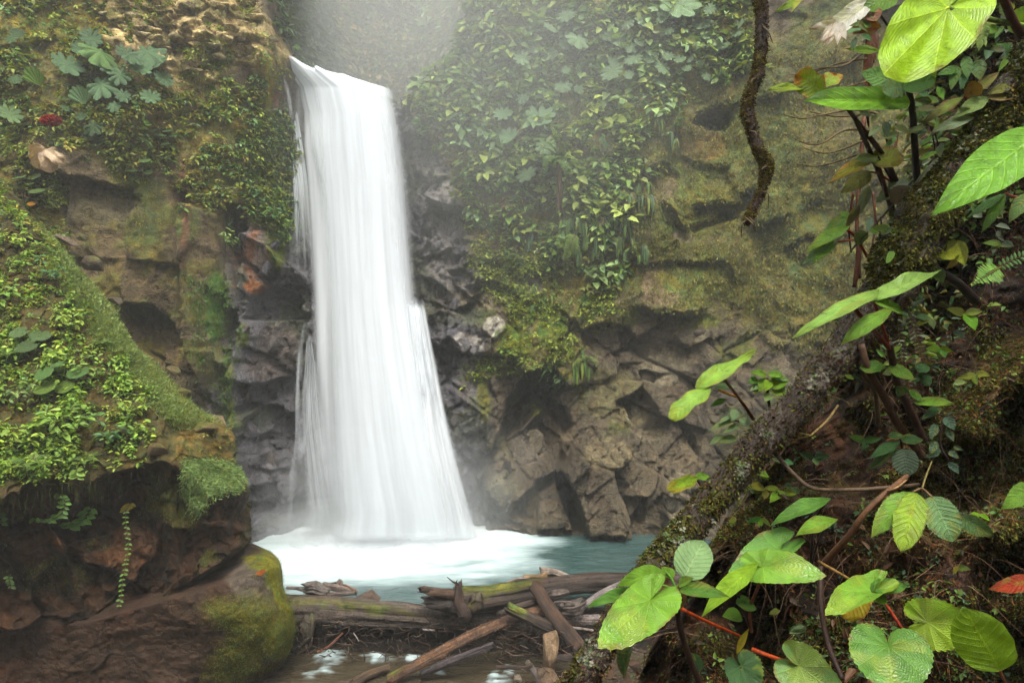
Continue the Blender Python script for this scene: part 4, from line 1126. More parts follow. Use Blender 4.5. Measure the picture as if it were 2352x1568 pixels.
P, N, i = sample(LVD * (1 - sstep(700, 800, lpy)), LP, LN, 1100, r2); parts.append(rosettes(P, N, 7, r2.uniform(.06, .10, len(P)), [(.22, .32, .04), (.19, .33, .04), G_YE, G_MID], r2, up=.9, rise=.7))
P, N, i = sample((LEARTH + .6 * LGRASS) * (lpx > 150), LP, LN, 160, r2); parts.append(rosettes(P, N, 5, r2.uniform(.03, .06, len(P)), [G_YG, G_OL, G_YE], r2))
stuff('undergrowth', parts, M_LEAFY, 'bright green low shrubs crowding the slope of the rock ledge')
parts = []
def blades(P, N, L, W, pal, rngs, lean=(0, 0, 0), nrnd=.35):
    n = len(P)
    D = nrm(N * .45 + np.array([0, 0, .35]) + np.asarray(lean) + rngs.normal(0, nrnd, (n, 3)))
    c = np.asarray(pal)[rngs.integers(0, len(pal), n)] * rngs.uniform(.7, 1.35, (n, 1))
    return leaf_batch(P, D, np.cross(D, rngs.normal(0, 1, (n, 3))), L, W, c, .05, .45)
P, N, i = sample(LGRASS, LP, LN, 42000, r2, .8); parts.append(blades(P, N, r2.uniform(.04, .12, len(P)), np.full(len(P), .006), [(.27, .36, .11), (.22, .33, .11), (.34, .38, .12), (.20, .28, .09)], r2, (.2, -.2, -.2)))
P, N, i = sample(LTUFT, LP, LN, 15000, r2, .8); parts.append(blades(P, N, r2.uniform(.02, .11, len(P)), np.full(len(P), .005), [(.20, .31, .10), (.17, .29, .09), (.24, .29, .08)], r2, (.1, -.1, -1.0), .45))
stuff('grass', parts, M_MOSS, 'fine pale green grass running down the crest of the rock ledge')
parts = []
P, N, i = sample(np.clip(LMOSS + .8 * mo2 + LTUFT * .5 + LEARTH * .6, 0, 1), LP, LN, 9000, r2, .7)
D = np.array([0, 0, -1.0]) + N * .6 + r2.normal(0, .4, P.shape)
parts.append(leaf_batch(P, D, N + r2.normal(0, .4, P.shape), r2.uniform(.015, .045, len(P)), r2.uniform(.008, .02, len(P)), np.asarray([(.10, .13, .02), (.08, .12, .025), (.14, .12, .03)])[r2.integers(0, 3, len(P))], .2, .3))
P, N, i = sample(BM * (BPX > 380) + .02 * (BM > 0), BP, BN, 22000, r2, .7)
D = N * .8 + np.array([0, 0, -.4]) + r2.normal(0, .45, P.shape)
parts.append(leaf_batch(P, D, N + r2.normal(0, .4, P.shape), r2.uniform(.010, .03, len(P)), r2.uniform(.008, .016, len(P)), np.asarray([(.14, .17, .02), (.11, .14, .02), (.17, .19, .025)])[r2.integers(0, 3, len(P))] * r2.uniform(.6, 1.3, (len(P), 1)), .2, .3))
stuff('moss', parts, M_MOSS, 'short yellow-green moss on the boulder and under the rock ledge')
# hanging root hairs under the brow
parts = []
bw = np.exp(-((lpy - ledge_brow(lpx) - 4) / 9) ** 2) * (lpx > -60) * (lpx < 400)
P, N, i = sample(bw, LP, LN, 300, r2, .7)
parts.append(leaf_batch(P + N * .06, np.array([0, 0, -1.0]) + r2.normal(0, .12, P.shape), N, r2.uniform(.08, .6, len(P)) ** 1.3, np.full(len(P), .009), np.asarray([(.05, .06, .02), (.07, .05, .025), (.06, .09, .02)])[r2.integers(0, 3, len(P))], 0, 0))
stuff('hanging_roots', parts, M_MOSS, 'thin root hairs hanging from the brow of the rock ledge')

# ------------------------------------------------------------------ big lobed leaves
def lobed_leaf(name, seed, lobes=9, cup=.25, folds=.045, notch=.35, depth=.2):
    rg = random.Random(seed)
    nt_, nr_ = 108, 9
    th = np.linspace(-math.pi, math.pi, nt_)
    q = (th + math.pi) / (2 * math.pi) * lobes
    lobe = np.abs(np.sin(q * math.pi)) ** .75
    R = (1 - depth) + depth * lobe + .045 * np.abs(((q * 5) % 1) - .5) + .05 * np.array([rg.uniform(-1, 1) for _ in th])* .5
    R *= 1 - notch * np.exp(-((np.abs(th) - math.pi) / .22) ** 2)
    R *= 1 + .10 * np.cos(th)
    r = np.linspace(0, 1, nr_)[:, None]
    x = r * R * np.cos(th) ; y = r * R * np.sin(th)
    z = cup * r ** 2 * (1 + .25 * np.sin(th * 2 + rg.random() * 6)) - folds * np.cos(q * 2 * math.pi)[None, :] * r - .06 * r ** 3
    V_ = np.stack([x, y, z + 0 * x], -1)
    lv = np.stack([(th[None, :] + math.pi) / (2 * math.pi) + 0 * r, r + 0 * x, 0 * x], -1)
    c = np.ones(V_.shape) * (1 - .12 * r)[..., None]
    return make_mesh(name, V_.reshape(-1, 3), grid_faces(nr_, nt_), M_GUNN, c.reshape(-1, 3), {'lv': lv.reshape(-1, 3)}, True)
LOBED = [lobed_leaf('lobed_leaf', k, lobes=(8, 9, 7, 9)[k], cup=(.16, .24, -.12, .05)[k], depth=(.36, .42, .33, .40)[k]) for k in range(4)] + [lobed_leaf('lobed_leaf', 40 + k, lobes=(7, 8, 10, 8)[k], cup=(.3, -.2, .1, .4)[k], depth=(.28, .44, .34, .30)[k], folds=(.07, .03, .06, .08)[k]) for k in range(4)]
def fan_leaf():
    nt_, nr_ = 80, 12
    th = np.linspace(-1.15, 1.15, nt_)[None, :]; r = np.linspace(.02, 1, nr_)[:, None]
    q = (th + 1.15) / 2.3 * 7
    R = (.86 + .10 * np.abs(np.sin(q * math.pi)) ** .6 + .03 * np.abs((q * 5) % 1 - .5)) * (1 + .12 * np.sin(th * 2.2 + 1))
    x = 1.25 * r * R * np.cos(th); y = 1.05 * r * R * np.sin(th)
    z = .55 * (y ** 2) - .05 * np.cos(q * 2 * math.pi) * r + .25 * r ** 2
    lv = np.stack([(th + math.pi) / (2 * math.pi) + 0 * r, r + 0 * th, 0 * x], -1)
    return make_mesh('funnel_leaf', np.stack([x, y, z], -1).reshape(-1, 3), grid_faces(nr_, nt_), M_GUNN, np.ones((x.size, 3)), {'lv': lv.reshape(-1, 3)}, True)
FUNNEL = fan_leaf()

def orient(o, pos, xdir, normal, size):
    x = Vector(xdir).normalized(); n = Vector(normal)
    z = (n - x * n.dot(x)).normalized(); y = z.cross(x)
    M = Matrix((x, y, z)).transposed().to_4x4()
    M = Matrix.Translation(Vector(pos)) @ M @ Matrix.Diagonal((*size, 1)) if hasattr(size, '__len__') else Matrix.Translation(Vector(pos)) @ M @ Matrix.Scale(size, 4)
    return M

def stalk_mesh(name, pts, r0, r1_, col, ns=6, mat=None, n=None):
    v, f, s, nm = tube_arrays(pts, np.linspace(r0, r1_, len(pts)), ns, n)
    return make_mesh(name, v, f, mat or M_STEM, np.broadcast_to(np.asarray(col, float), v.shape), None, True)

def gunnera(leaves, label, group, base=None, tint=(.085, .16, .055), on=on_cliff, dshift=None, parts_r=None):
    """leaves: (x, y, w, h[, mesh, tint]) in photo units; each hangs out from the wall on its own stalk."""
    cxm = np.mean([l[0] for l in leaves]); cym = np.mean([l[1] for l in leaves])
    b, bn = on(*(base or (cxm, cym + 8)))
    root = empty('giant_rhubarb', b, label, 'plant', group)
    for l in leaves:
        x, y, w, h = l[:4]
        rg = random.Random(int(x * 7 + y * 13))
        p, n = on(x, y)
        d = p[1] - rg.uniform(.25, .7)
        c = V(x, y, d)
        R = w / F * d * .5
        tilt = max(.12, min(1.0, h / w))
        # normal: flat leaves lie more level, round-looking ones face us
        toc = nrm(np.array([0, 0, CAMZ]) - c)
        upv = np.array([rg.uniform(-.25, .25), 0, 1.0])
        ang_ = math.asin(min(.98, tilt))
        hz = nrm(np.array([toc[0], toc[1], 0]))
        nn = hz * math.sin(ang_) + np.array([rg.uniform(-.45, .45), 0, math.cos(ang_) * rg.uniform(.6, 1.3)])
        out = nrm(np.array([rg.uniform(-.5, .5), -.4, -.75]))
        me = LOBED[rg.randrange(8)] if len(l) < 5 or l[4] is None else l[4]
        o = link('leaf', me, root)
        if me is FUNNEL:
            c = V(x, y + h * .45, d); R *= .62; out = np.array([rg.uniform(-.3, .1), -.25, 1.0]); nn = np.array([.2, -1, .35])
        M = orient(o, c, out, nn, (R, R * rg.uniform(.72, 1.12), R))
        o.matrix_world = M
        o.matrix_parent_inverse = Matrix.Identity(4)
        o.matrix_basis = Matrix.Translation(-root.location) @ M
        tc_ = l[5] if len(l) > 5 else tint
        k = rg.uniform(.8, 1.25)
        o.color = (tc_[0] * k, tc_[1] * k, tc_[2] * k, 1)
        mid = (c + p) / 2 + np.array([0, -.05, -.12])
        put('stalk', stalk_mesh('stalk', [p + n * -.1, mid, c], .03, .014, (.10, .12, .05)), root)
    return root
GW = 'giant rhubarb plants on the rock wall'
def C3(*a):  # crop of the upper right wall -> photo units
    return [(1129 + .336 * q[0], .336 * q[1], .336 * q[2], .336 * q[3]) for q in a]
PALE = (.17, .27, .13)
gunnera(C3((510,100,140,90),(400,185,130,80),(590,262,170,70),(500,310,90,80)), 'giant rhubarb with four broad leaves high on the hazy wall, nearest the fall', GW, tint=PALE)
gunnera(C3((300,322,110,60),(205,402,160,120),(400,375,120,80),(330,470,90,70),(110,350,100,60)), 'giant rhubarb leaves in a loose row above the white-flowering shrubs', GW, tint=PALE)
gunnera(C3((1050,130,160,70),(930,160,110,70),(860,268,240,150),(960,315,110,80),(780,250,90,60),(1010,290,90,60)), 'giant rhubarb whose largest leaf spreads like a star in the middle of the patch', GW, tint=(.20,.30,.15))
gunnera(C3((1280,30,290,60),(1440,145,140,110),(1190,120,150,90),(1330,100,100,50),(1210,200,90,60),(1490,60,110,80)), 'giant rhubarb with one very wide flat leaf at the top of the wall', GW, tint=PALE)
gunnera(C3((1700,170,90,45),(1680,222,100,50),(1540,300,110,75),(1605,300,70,50),(1470,240,90,60)), 'small giant rhubarb closest to the hanging branch', GW, tint=PALE)
gunnera(C3((1370,320,100,90),(1290,330,60,50),(1140,215,120,90),(1290,412,80,55),(1360,405,70,36),(1335,465,72,56),(1420,430,60,40),(1470,515,90,80)), 'giant rhubarb with a trail of small round leaves', GW, tint=PALE)
gunnera(C3((1165,455,150,110),(1160,556,110,64),(1090,400,90,70),(1210,380,100,70)), 'giant rhubarb with two drooping leaves just above the bare mossy rock', GW, tint=PALE)
gunnera(C3((820,490,150,120),(940,515,86,60),(970,400,140,90),(830,420,110,80)), 'giant rhubarb with ragged leaves left of the small round ones', GW, tint=PALE)
gunnera(C3((510,482,86,60),(490,580,120,90),(600,600,90,70)), 'giant rhubarb with a single split leaf below the row', GW, tint=PALE)
gunnera(C3((75,780,130,90),(330,805,190,150),(210,660,110,80),(50,912,110,70),(130,940,160,110)), 'giant rhubarb with the broadest pale leaves beside the fall', GW, tint=(.17,.29,.14))
gunnera(C3((375,1000,170,100),(240,1190,140,120),(300,1080,100,70)), 'lowest giant rhubarb, growing under the tree fern', GW, tint=PALE)
gunnera(C3((-120,120,70,50),(-60,330,60,50),(20,210,80,50),(80,60,90,60),(-90,470,60,50)), 'faint giant rhubarb leaves in the thickest mist above the lip', GW, tint=(.09,.15,.07))
GL = 'giant rhubarb plants on the left cliff'
def C1(*a):
    return [(.336 * q[0], .336 * q[1], .336 * q[2], .336 * q[3]) + tuple(q[4:]) for q in a]
gunnera(C1((620,260,180,50),(680,355,260,90,None,(.16,.30,.08)),(460,440,240,100),(880,372,220,60),(1000,352,250,110),(960,470,170,90),(1110,420,150,60),(820,510,150,120),(690,580,220,110),(1120,535,150,120),(840,650,120,110),(1030,662,130,100),(780,720,100,80),(560,340,140,80),(740,460,140,90)),
        'big dark-hearted giant rhubarb clump spreading under the tan outcrop', GL, base=(290,190), tint=(.12,.22,.10))
gunnera(C1((270,520,300,150,FUNNEL,(.17,.33,.03))), 'upright lime green funnel leaf of a giant rhubarb', GL, base=(106,280))
gunnera(C1((580,650,290,140,FUNNEL,(.12,.22,.09))), 'pale veined funnel leaf below the big rhubarb clump', GL, base=(195,262))
gunnera(C1((60,780,190,140,LOBED[1],(.14,.23,.09)),(110,540,90,60)), 'pale lobed rhubarb leaf at the edge, below the lime funnel leaf', GL)
gunnera(C1((80,260,110,70),(120,225,90,40)), 'small rhubarb in the dark hollow at the top of the left cliff', GL)
gunnera(C1((640,860,150,70),(560,800,80,60),(440,740,80,50)), 'low flat rhubarb leaves beside the red seed head', GL)
# red seed head and the dead leaf
b, bn = on_cliff(106, 262)
rt = empty('seed_head', V(116, 292, b[1] - .45), 'deep red bristly seed head of the giant rhubarb on a thin stalk', 'flower')
sh = Acc(); rg = np.random.default_rng(5)
cc = V(117, 277, b[1] - .5)
n = 900; th = rg.uniform(0, 6.283, n); ph = np.arccos(rg.uniform(-1, 1, n))
Dv = np.stack([np.cos(th) * np.sin(ph), np.sin(th) * np.sin(ph), np.cos(ph)], -1)
Pv = cc + Dv * np.array([.24, .13, .11])
v, q, c = leaf_batch(Pv, Dv + rg.normal(0, .4, Dv.shape), rg.normal(0, 1, Dv.shape), rg.uniform(.04, .09, n), np.full(n, .025), np.asarray([(.30, .012, .012), (.20, .01, .012), (.36, .03, .02)])[rg.integers(0, 3, n)], .1, .1)
sh.add(v, q, c)
cg = np.stack(np.meshgrid(np.linspace(0, math.pi, 9), np.linspace(0, 2 * math.pi, 17), indexing='ij'), -1)
sv = cc + np.stack([np.sin(cg[..., 0]) * np.cos(cg[..., 1]) * .24, np.sin(cg[..., 0]) * np.sin(cg[..., 1]) * .13, np.cos(cg[..., 0]) * .11], -1)
sh.add(sv.reshape(-1, 3), grid_faces(9, 17), (.16, .01, .01))
put('bristles', sh.mesh('bristles', M_MOSS), rt)['kind'] = 'stuff'
put('stalk', stalk_mesh('stalk', [V(117, 284, b[1] - .5), V(108, 310, b[1] - .45), V(104, 345, b[1] - .2)], .018, .014, (.14, .12, .05)), rt)
# round leaves of small herbs
def herb(name, pts, label, tint, on=on_cliff, me=LOBED[2], cat='plant', group=None, lift=.15, nrmv=(0, -.55, .8)):
    b, bn = on(*pts[0][:2]); root = empty(name, b, label, cat, group)
    for (x, y, w) in pts:
        p, n = on(x, y); rg = random.Random(int(x * 31 + y)); d = p[1] - lift * rg.uniform(.6, 1.6)
        c = V(x, y, d); o = link('leaf', me, root)
        nn = np.asarray(nrmv) + np.array([rg.uniform(-.4, .4), 0, rg.uniform(-.2, .3)])
        o.matrix_basis = Matrix.Translation(-root.location) @ orient(o, c, (rg.uniform(-1, 1), -.4, -.3), nn, w / F * d * .5)
        k = rg.uniform(.75, 1.25); o.color = (tint[0] * k, tint[1] * k, tint[2] * k, 1)
        put('stalk', stalk_mesh('stalk', [p, c], .010, .006, (.10, .12, .04)), root)
    return root
ROUND = lobed_leaf('round_leaf', 50, 5, .08, .02, .45, .05)
herb('begonia', [(46,407,30),(74,405,34),(82,438,34),(36,387,22),(100,436,20),(70,420,20)], 'round-leaved herb above the orange leaf on the left cliff', (.13,.21,.05), me=ROUND)
herb('begonia', [(304,390,26),(334,368,24),(342,395,22),(326,378,16)], 'four round leaves standing out on the brown rock of the left cliff', (.12,.21,.05), me=ROUND)
herb('begonia', [(368,310,26),(386,300,24),(352,300,18),(378,330,20),(398,312,20)], 'pale broad-leaved herb at the head of the reddish rock streak', (.10,.19,.06), me=ROUND)
o = herb('begonia', [(72,468,18),(80,466,14)], 'small orange leaf pair glowing on the left cliff', (.55,.24,.01), me=ROUND)
def on_ledge(x, y):
    q = (lpx - x) ** 2 + (lpy - y) ** 2
    k = np.unravel_index(np.argmin(q), q.shape)
    return LP[k], LN[k]
def C5(*a): return [(.336 * p, 470 + .336 * q, .336 * w) for p, q, w in a]
herb('begonia', C5((135,870,115),(275,890,130),(190,965,140)), 'three pale disc-shaped leaves in the middle of the ledge slope', (.14,.23,.08), on_ledge, ROUND, lift=.25)
herb('begonia', C5((300,1150,125),(535,1140,140),(400,1090,90)), 'two glossy round leaves side by side among the ledge shrubs', (.12,.24,.06), on_ledge, ROUND, lift=.25)
herb('begonia', C5((300,1250,140),(440,1240,130)), 'lime heart-shaped leaves just below the glossy round ones', (.16,.26,.04), on_ledge, ROUND, lift=.28)

# single shrubs that stand out
def sprig_mesh(name, seed, k=26, L=.12, h=.5, pal=((.12, .21, .03),)):
    rg = np.random.default_rng(seed); ac = Acc()
    ns_ = 5
    for j in range(ns_):
        a = rg.uniform(0, 6.28); tip = np.array([math.cos(a) * h * .5, math.sin(a) * h * .5, h * rg.uniform(.6, 1)])
        v, f, s, nm = tube_arrays([(0, 0, 0), tip * .5 + (0, 0, .08 * h), tip], [.008, .005, .003], 4, 6)
        ac.add(v, f, (.07, .06, .03))
        m = k // ns_
        t = rg.uniform(.35, 1, m)[:, None]
        P = tip * t + rg.normal(0, .02, (m, 3))
        a2 = rg.uniform(0, 6.28, m)
        D = np.stack([np.cos(a2), np.sin(a2), rg.uniform(-.3, .3, m)], -1)
        N = np.array([0, 0, 1.0]) + rg.normal(0, .3, (m, 3))
        Ls = L * rg.uniform(.7, 1.3, m)
        v, q, c = leaf_batch(P, D, N, Ls, Ls * .5, np.asarray(pal)[rg.integers(0, len(pal), m)] * rg.uniform(.75, 1.25, (m, 1)), .18, .25)
        ac.add(v, q, c)
    return ac.mesh(name, M_LEAFY, False)
SPR = [sprig_mesh('shrub', 60 + k, 40, .12, .45, [((.18, .30, .04), (.22, .33, .045), (.14, .26, .04)), ((.10, .22, .05), (.08, .18, .06)), ((.25, .34, .04), (.18, .28, .04)), ((.15, .24, .08), (.19, .27, .07))][k]) for k in range(4)]
def shrub(x, y, k, size, label, group=None, on=on_ledge, lift=.0):
    p, n = on(x, y); o = link('shrub', SPR[k]); o.location = [float(t) for t in p + n * lift]
    nn = Vector(n * .5 + np.array([0, 0, .8])); o.rotation_euler = nn.to_track_quat('Z', 'Y').to_euler(); o.scale = (size,) * 3
    return tag(o, label, 'shrub', group)
SG_ = 'shrubs on the rock ledge'
shrub(40, 575, 2, 1.2, 'bushy shrub with upright shoots at the top of the ledge slope', SG_)
shrub(20, 700, 0, 1.4, 'dense yellow-green shrub at the edge, half way down the ledge slope', SG_)
shrub(110, 640, 1, 1.1, 'dark twiggy shrub beside the grassy crest', SG_)
shrub(150, 760, 2, 1.2, 'bright shrub left of the flat tan stone', SG_)
shrub(60, 930, 3, 1.3, 'shrub with pale leaves under the lime heart-shaped leaves', SG_)
shrub(210, 880, 0, 1.1, 'shrub with narrow leaves right of the glossy round leaves', SG_)
shrub(290, 960, 2, 1.2, 'shrub with large fresh leaves near the brow of the ledge', SG_)
shrub(160, 1010, 0, 1.6, 'big-leaved shrub leaning out over the dark overhang', SG_)
shrub(40, 1040, 2, 1.5, 'lowest shrub in the corner above the overhang', SG_)
shrub(250, 1020, 1, 1.3, 'small-leaved shrub on the brow, left of the bare earth', SG_)
shrub(340, 845, 3, .9, 'small shrub growing in the grass on the crest', SG_)
shrub(180, 535, 3, 1.0, 'round-leaved shrub beside the first flat stone', SG_)
shrub(530, 565, 1, 1.9, 'bushy green fern-like shrub clinging beside the orange rock', None, on_cliff, .1)
shrub(510, 560, 3, 1.5, 'paler shrub tucked behind the one beside the orange rock', None, on_cliff, .1)
shrub(595, 505, 1, 2.0, 'dark bush hanging above the orange rock', None, on_cliff, .1)
WB = 'white-flowering shrubs beside the fall'
for x, y, l in ((1110, 190, 'white-flowering shrub nearest the fall, in the mist'), (1240, 185, 'white-flowering shrub under the rhubarb row'), (1190, 245, 'faint white-flowering shrub left of the broad pale leaves'), (1190, 405, 'lowest white-flowering shrub beside the fall')):
    o = shrub(x, y, 3, 2.2, l, WB, on_cliff, .15)
FL = Acc(); rg = np.random.default_rng(8)
# shoots that hang over the dark overhang
def hang(pts, label, leaf_px, tint, dd=.35):
    p0, n = on_ledge(*pts[0]); root = empty('hanging_shoot', p0, label, 'vine', 'leafy shoots hanging over the dark rock')
    P = [on_ledge(x, y)[0] for x, y in pts]; dmin = min(p[1] for p in P) - dd * .4
    pp = [V(x, y, dmin) for x, y in pts]
    put('stem', stalk_mesh('stem', pp, .007, .004, (.10, .07, .03)), root)
    q = smooth_path(np.array(pts, float), max(5, len(pts) * 3)); rgd = random.Random(int(pts[0][0]))
    for j, (x, y) in enumerate(q[1:]):
        for s in (-1, 1):
            L = leaf_px / F * dmin * rgd.uniform(.7, 1.2)
            v, f, c = leaf_batch(np.array([V(x, y, dmin)]), np.array([[s * .9, -.2, rgd.uniform(-.6, .2)]]), np.array([[rgd.uniform(-.3, .3), -.8, .55]]), np.array([L]), np.array([L * .6]), np.array([tint]) * rgd.uniform(.75, 1.3), .15, .15)
            put('leaf', make_mesh('leaf', v, f, M_LEAFY, c), root)
    return root
hang([(130,1128),(150,1148),(140,1180),(105,1195),(82,1190)], 'leafy shoot curling left under the brow', 17, (.10,.20,.04))
hang([(215,1160),(190,1195),(160,1205)], 'bright wide-leaved shoot with three leaves under the brow', 26, (.11,.24,.04))
hang([(293,1165),(288,1190),(296,1245),(290,1290),(282,1330),(278,1370),(272,1400)], 'long thin vine dangling down the middle of the dark rock', 9, (.12,.22,.04))
hang([(175,1075),(178,1095)], 'short shoot with fresh leaves on the very brow', 20, (.16,.26,.04))
hang([(20,1320),(26,1345)], 'tiny shoot low on the dark rock near the edge', 12, (.10,.18,.05))
hang([(300,1155),(296,1162),(290,1168)], 'yellow leaf pair above the long thin vine', 14, (.35,.28,.02))
hang([(0,1170),(4,1200)], 'shoot cut by the picture edge under the brow', 16, (.10,.20,.05))

# ------------------------------------------------------------------ tree fern and hanging ferns
def frond_mesh(name, L=1.0, n=22, w=.26, arch=.55, pal=(.13, .22, .03), seed=1, mat=None, curl=0):
    rg = np.random.default_rng(seed); ac = Acc()
    t = np.linspace(0, 1, n)
    X = L * t; Z = arch * L * (t - 1.25 * t ** 2) + curl * t ** 3
    mid = np.stack([X, 0 * t, Z], -1)
    v, f, s, nm = tube_arrays(mid, np.linspace(.012, .003, n) * L, 4, n); ac.add(v, f, (.12, .09, .03))
    T = nrm(np.gradient(mid, axis=0)); Nn = nrm(np.cross(T, [0, 1, 0])) * -1
    for s_ in (-1, 1):
        P = mid[2:]; tt = t[2:]
        D = np.array([0, s_ * 1.0, 0]) + T[2:] * .35 + rg.normal(0, .05, (n - 2, 3)) + np.array([0, 0, -.22])
        Ls = w * L * np.sin(np.clip(tt * 1.1, 0, 1) ** .7 * math.pi * .93 + .12) * rg.uniform(.85, 1.1, n - 2)
        v, q, c = leaf_batch(P, D, Nn[2:], Ls, np.full(n - 2, L / n * .95), np.tile(np.asarray(pal, float), (n - 2, 1)) * rg.uniform(.8, 1.2, (n - 2, 1)), .1, .15)
        ac.add(v, q, c)
    return ac.mesh(name, mat or M_LEAFY, False)
FR = [frond_mesh('frond', 1, 26, .24, .5, (.15, .22, .03), 1), frond_mesh('frond', 1, 24, .2, .9, (.12, .20, .035), 2), frond_mesh('frond', 1, 22, .26, 1.3, (.09, .17, .04), 3)]
b, bn = on_cliff(1290, 400); top = V(1283, 372, b[1] - .75)
rt = empty('tree_fern', V(1290, 492, b[1] - .25), 'tree fern with a thin hairy trunk and arching yellow-green fronds on the wall', 'tree')
tv, tf, ts, tn = tube_arrays([V(1290, 494, b[1] - .2), V(1287, 440, b[1] - .5), top], [.11, .09, .08], 10, 14, lambda b_, s, a, r: .03 * fbm(b_[..., 0] * 8, b_[..., 1] * 8, b_[..., 2] * 2, 3, 5))
put('trunk', make_mesh('trunk', tv, tf, M_BARK, np.zeros(tv.shape) + (.10, .06, .035), None, True), rt)
for j, (dx, dy, L, k) in enumerate(((-95, 30, 1.55, 0), (48, -58, 1.2, 0), (-20, -70, 1.3, 0), (-70, -30, 1.4, 1), (40, 30, 1.0, 1), (-40, 55, 1.1, 2), (10, 40, .9, 2), (70, -10, 1.0, 1), (-110, -5, 1.2, 1))):
    o = link('frond', FR[k], rt); dirv = np.array([dx, -25 - 12 * (j % 3), -dy]) / 100
    o.matrix_basis = Matrix.Translation(-rt.location) @ orient(o, top, nrm(dirv) + np.array([0, 0, .35]), (0, -.35, 1), L)
for j in range(14):
    rgd = random.Random(j); x = 1290 + rgd.uniform(-16, 18)
    put('root_hair', stalk_mesh('root_hair', [V(x, 400 + rgd.uniform(0, 40), b[1] - .5), V(x + rgd.uniform(-4, 4), 470, b[1] - .45), V(x + rgd.uniform(-6, 6), 500 + rgd.uniform(-20, 25), b[1] - .4)], .014, .006, (.13, .08, .05), 4), rt)
# strap ferns drooping in rows
def strap_mesh(seed, n=7, L=.55, pal=((.10, .19, .03),)):
    rg = np.random.default_rng(seed); ac = Acc()
    for j in range(n):
        a = rg.uniform(-1.1, 1.1); l = L * rg.uniform(.6, 1.15); w = l * rg.uniform(.10, .17)
        t = np.linspace(0, 1, 8)
        fx = math.sin(a) * l * .45 * t ** .7; fy = -math.cos(a) * l * .30 * np.sin(t * 2.0) ; fz = l * (.10 * np.sin(t * 3.1) - t ** 1.4)
        mid = np.stack([fx, fy, fz], -1) + rg.normal(0, .05, 3)
        side = nrm(np.cross(nrm(np.gradient(mid, axis=0)), [math.sin(a) * .3, -1, .2])); ww = w * np.sin(np.clip(t * .9 + .08, 0, 1) * math.pi) ** .7
        fold = np.array([0, -1.0, .2]) * (w * .18)
        P = np.stack([mid - side * ww[:, None] * .5 + fold, mid, mid + side * ww[:, None] * .5 + fold], 1)
        c = np.asarray(pal)[rg.integers(0, len(pal))] * rg.uniform(.7, 1.35)
        ac.add(P.reshape(-1, 3), grid_faces(8, 3), c)
    return ac.mesh('hanging_fern', M_LEAFY, True)
SF = [strap_mesh(70 + k, 7, .6, [((.08, .15, .03), (.11, .18, .03)), ((.045, .09, .03), (.04, .07, .03)), ((.12, .17, .035), (.05, .10, .03)), ((.07, .13, .03), (.15, .18, .035))][k]) for k in range(4)]
HF = [(0,0)]
r3 = random.Random(4)
k = 0
bands = [(1330,430,1500,440,18), (1290,500,1450,520,26), (1340,540,1450,560,20), (1380,600,1420,640,8), (1310,800,1350,850,7), (1270,560,1330,580,6), (1500,270,1560,330,5), (1140,520,1230,560,6), (1340,470,1420,520,12), (1440,560,1490,590,5), (1200,660,1330,700,5)]
HB = []
for (x0, y0, x1, y1, n) in bands:
    for j in range(n):
        HB.append((r3.uniform(x0, x1), r3.uniform(y0, y1) if y1 - y0 > 15 else r3.uniform(y0 - 12, y1 + 20)))
for x, y in HB:
    p, n = on_cliff(x, y); o = link('hanging_fern', SF[r3.randrange(4)]); o.location = [float(t) for t in p + n * .12]
    o.rotation_euler = (0, 0, r3.uniform(-.5, .5)); s = r3.uniform(.45, .95); o.scale = (s, s, s * r3.uniform(.9, 1.3))
    tag(o, 'strap-leaved fern drooping among many others on the mossy rock wall', 'fern', 'strap ferns drooping on the rock wall')
b, bn = on_cliff(1295, 575)
rt = empty('fern', b + bn * .1, 'large pale fern frond slanting down the wall among the strap ferns', 'fern')
o = link('frond', FR[0], rt); o.matrix_basis = Matrix.Translation(-rt.location) @ orient(o, V(1325, 535, b[1] - .3), (-.42, -.1, -.9), (0, -1, .3), 1.15)
o = link('frond', FR[1], rt); o.matrix_basis = Matrix.Translation(-rt.location) @ orient(o, V(1320, 545, b[1] - .3), (-.1, -.2, -1), (.3, -1, .3), .8)
for x, y, l in ((1180, 600, 'bright fern tuft on the wall left of the strap ferns'), (1365, 640, 'dark fern tuft under the strap ferns'), (1345, 830, 'fern tuft on the roof of the rock hollow'), (1190, 520, 'yellow-green fern tuft beside the fall side of the wall')):
    b, bn = on_cliff(x, y); rt = empty('fern', b + bn * .1, l, 'fern')
    for j in range(7):
        a = j / 7 * 3.6 - .3; o = link('frond', FR[(j + 1) % 3], rt)
        o.matrix_basis = Matrix.Translation(-rt.location) @ orient(o, b + bn * .1, (math.cos(a), -.6, math.sin(a) * .5 - .2), (0, -.3, 1), .55)
# ------------------------------------------------------------------ log jam
gx, gt = np.meshgrid(np.linspace(-6.2, 5.5, 300), np.linspace(0, 1, 90))
by = 16.9 - 1.0 * gt ** 1.3 + .5 * fbm(gx * .9, gt * 2, 0, 4, 301) - .25 * np.exp(-((gx - 1.5) / 1.2) ** 2)
bz = -.06 - 1.3 * gt + .22 * fbm(gx * 2.2, gt * 4, 3, 4, 302) - .1 * (gt < .15)
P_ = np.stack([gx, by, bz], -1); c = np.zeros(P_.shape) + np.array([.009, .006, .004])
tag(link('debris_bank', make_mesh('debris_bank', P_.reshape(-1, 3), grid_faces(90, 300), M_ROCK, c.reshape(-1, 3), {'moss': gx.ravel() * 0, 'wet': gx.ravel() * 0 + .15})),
    'dark wet mass of packed mud and debris under the logs', kind='structure')

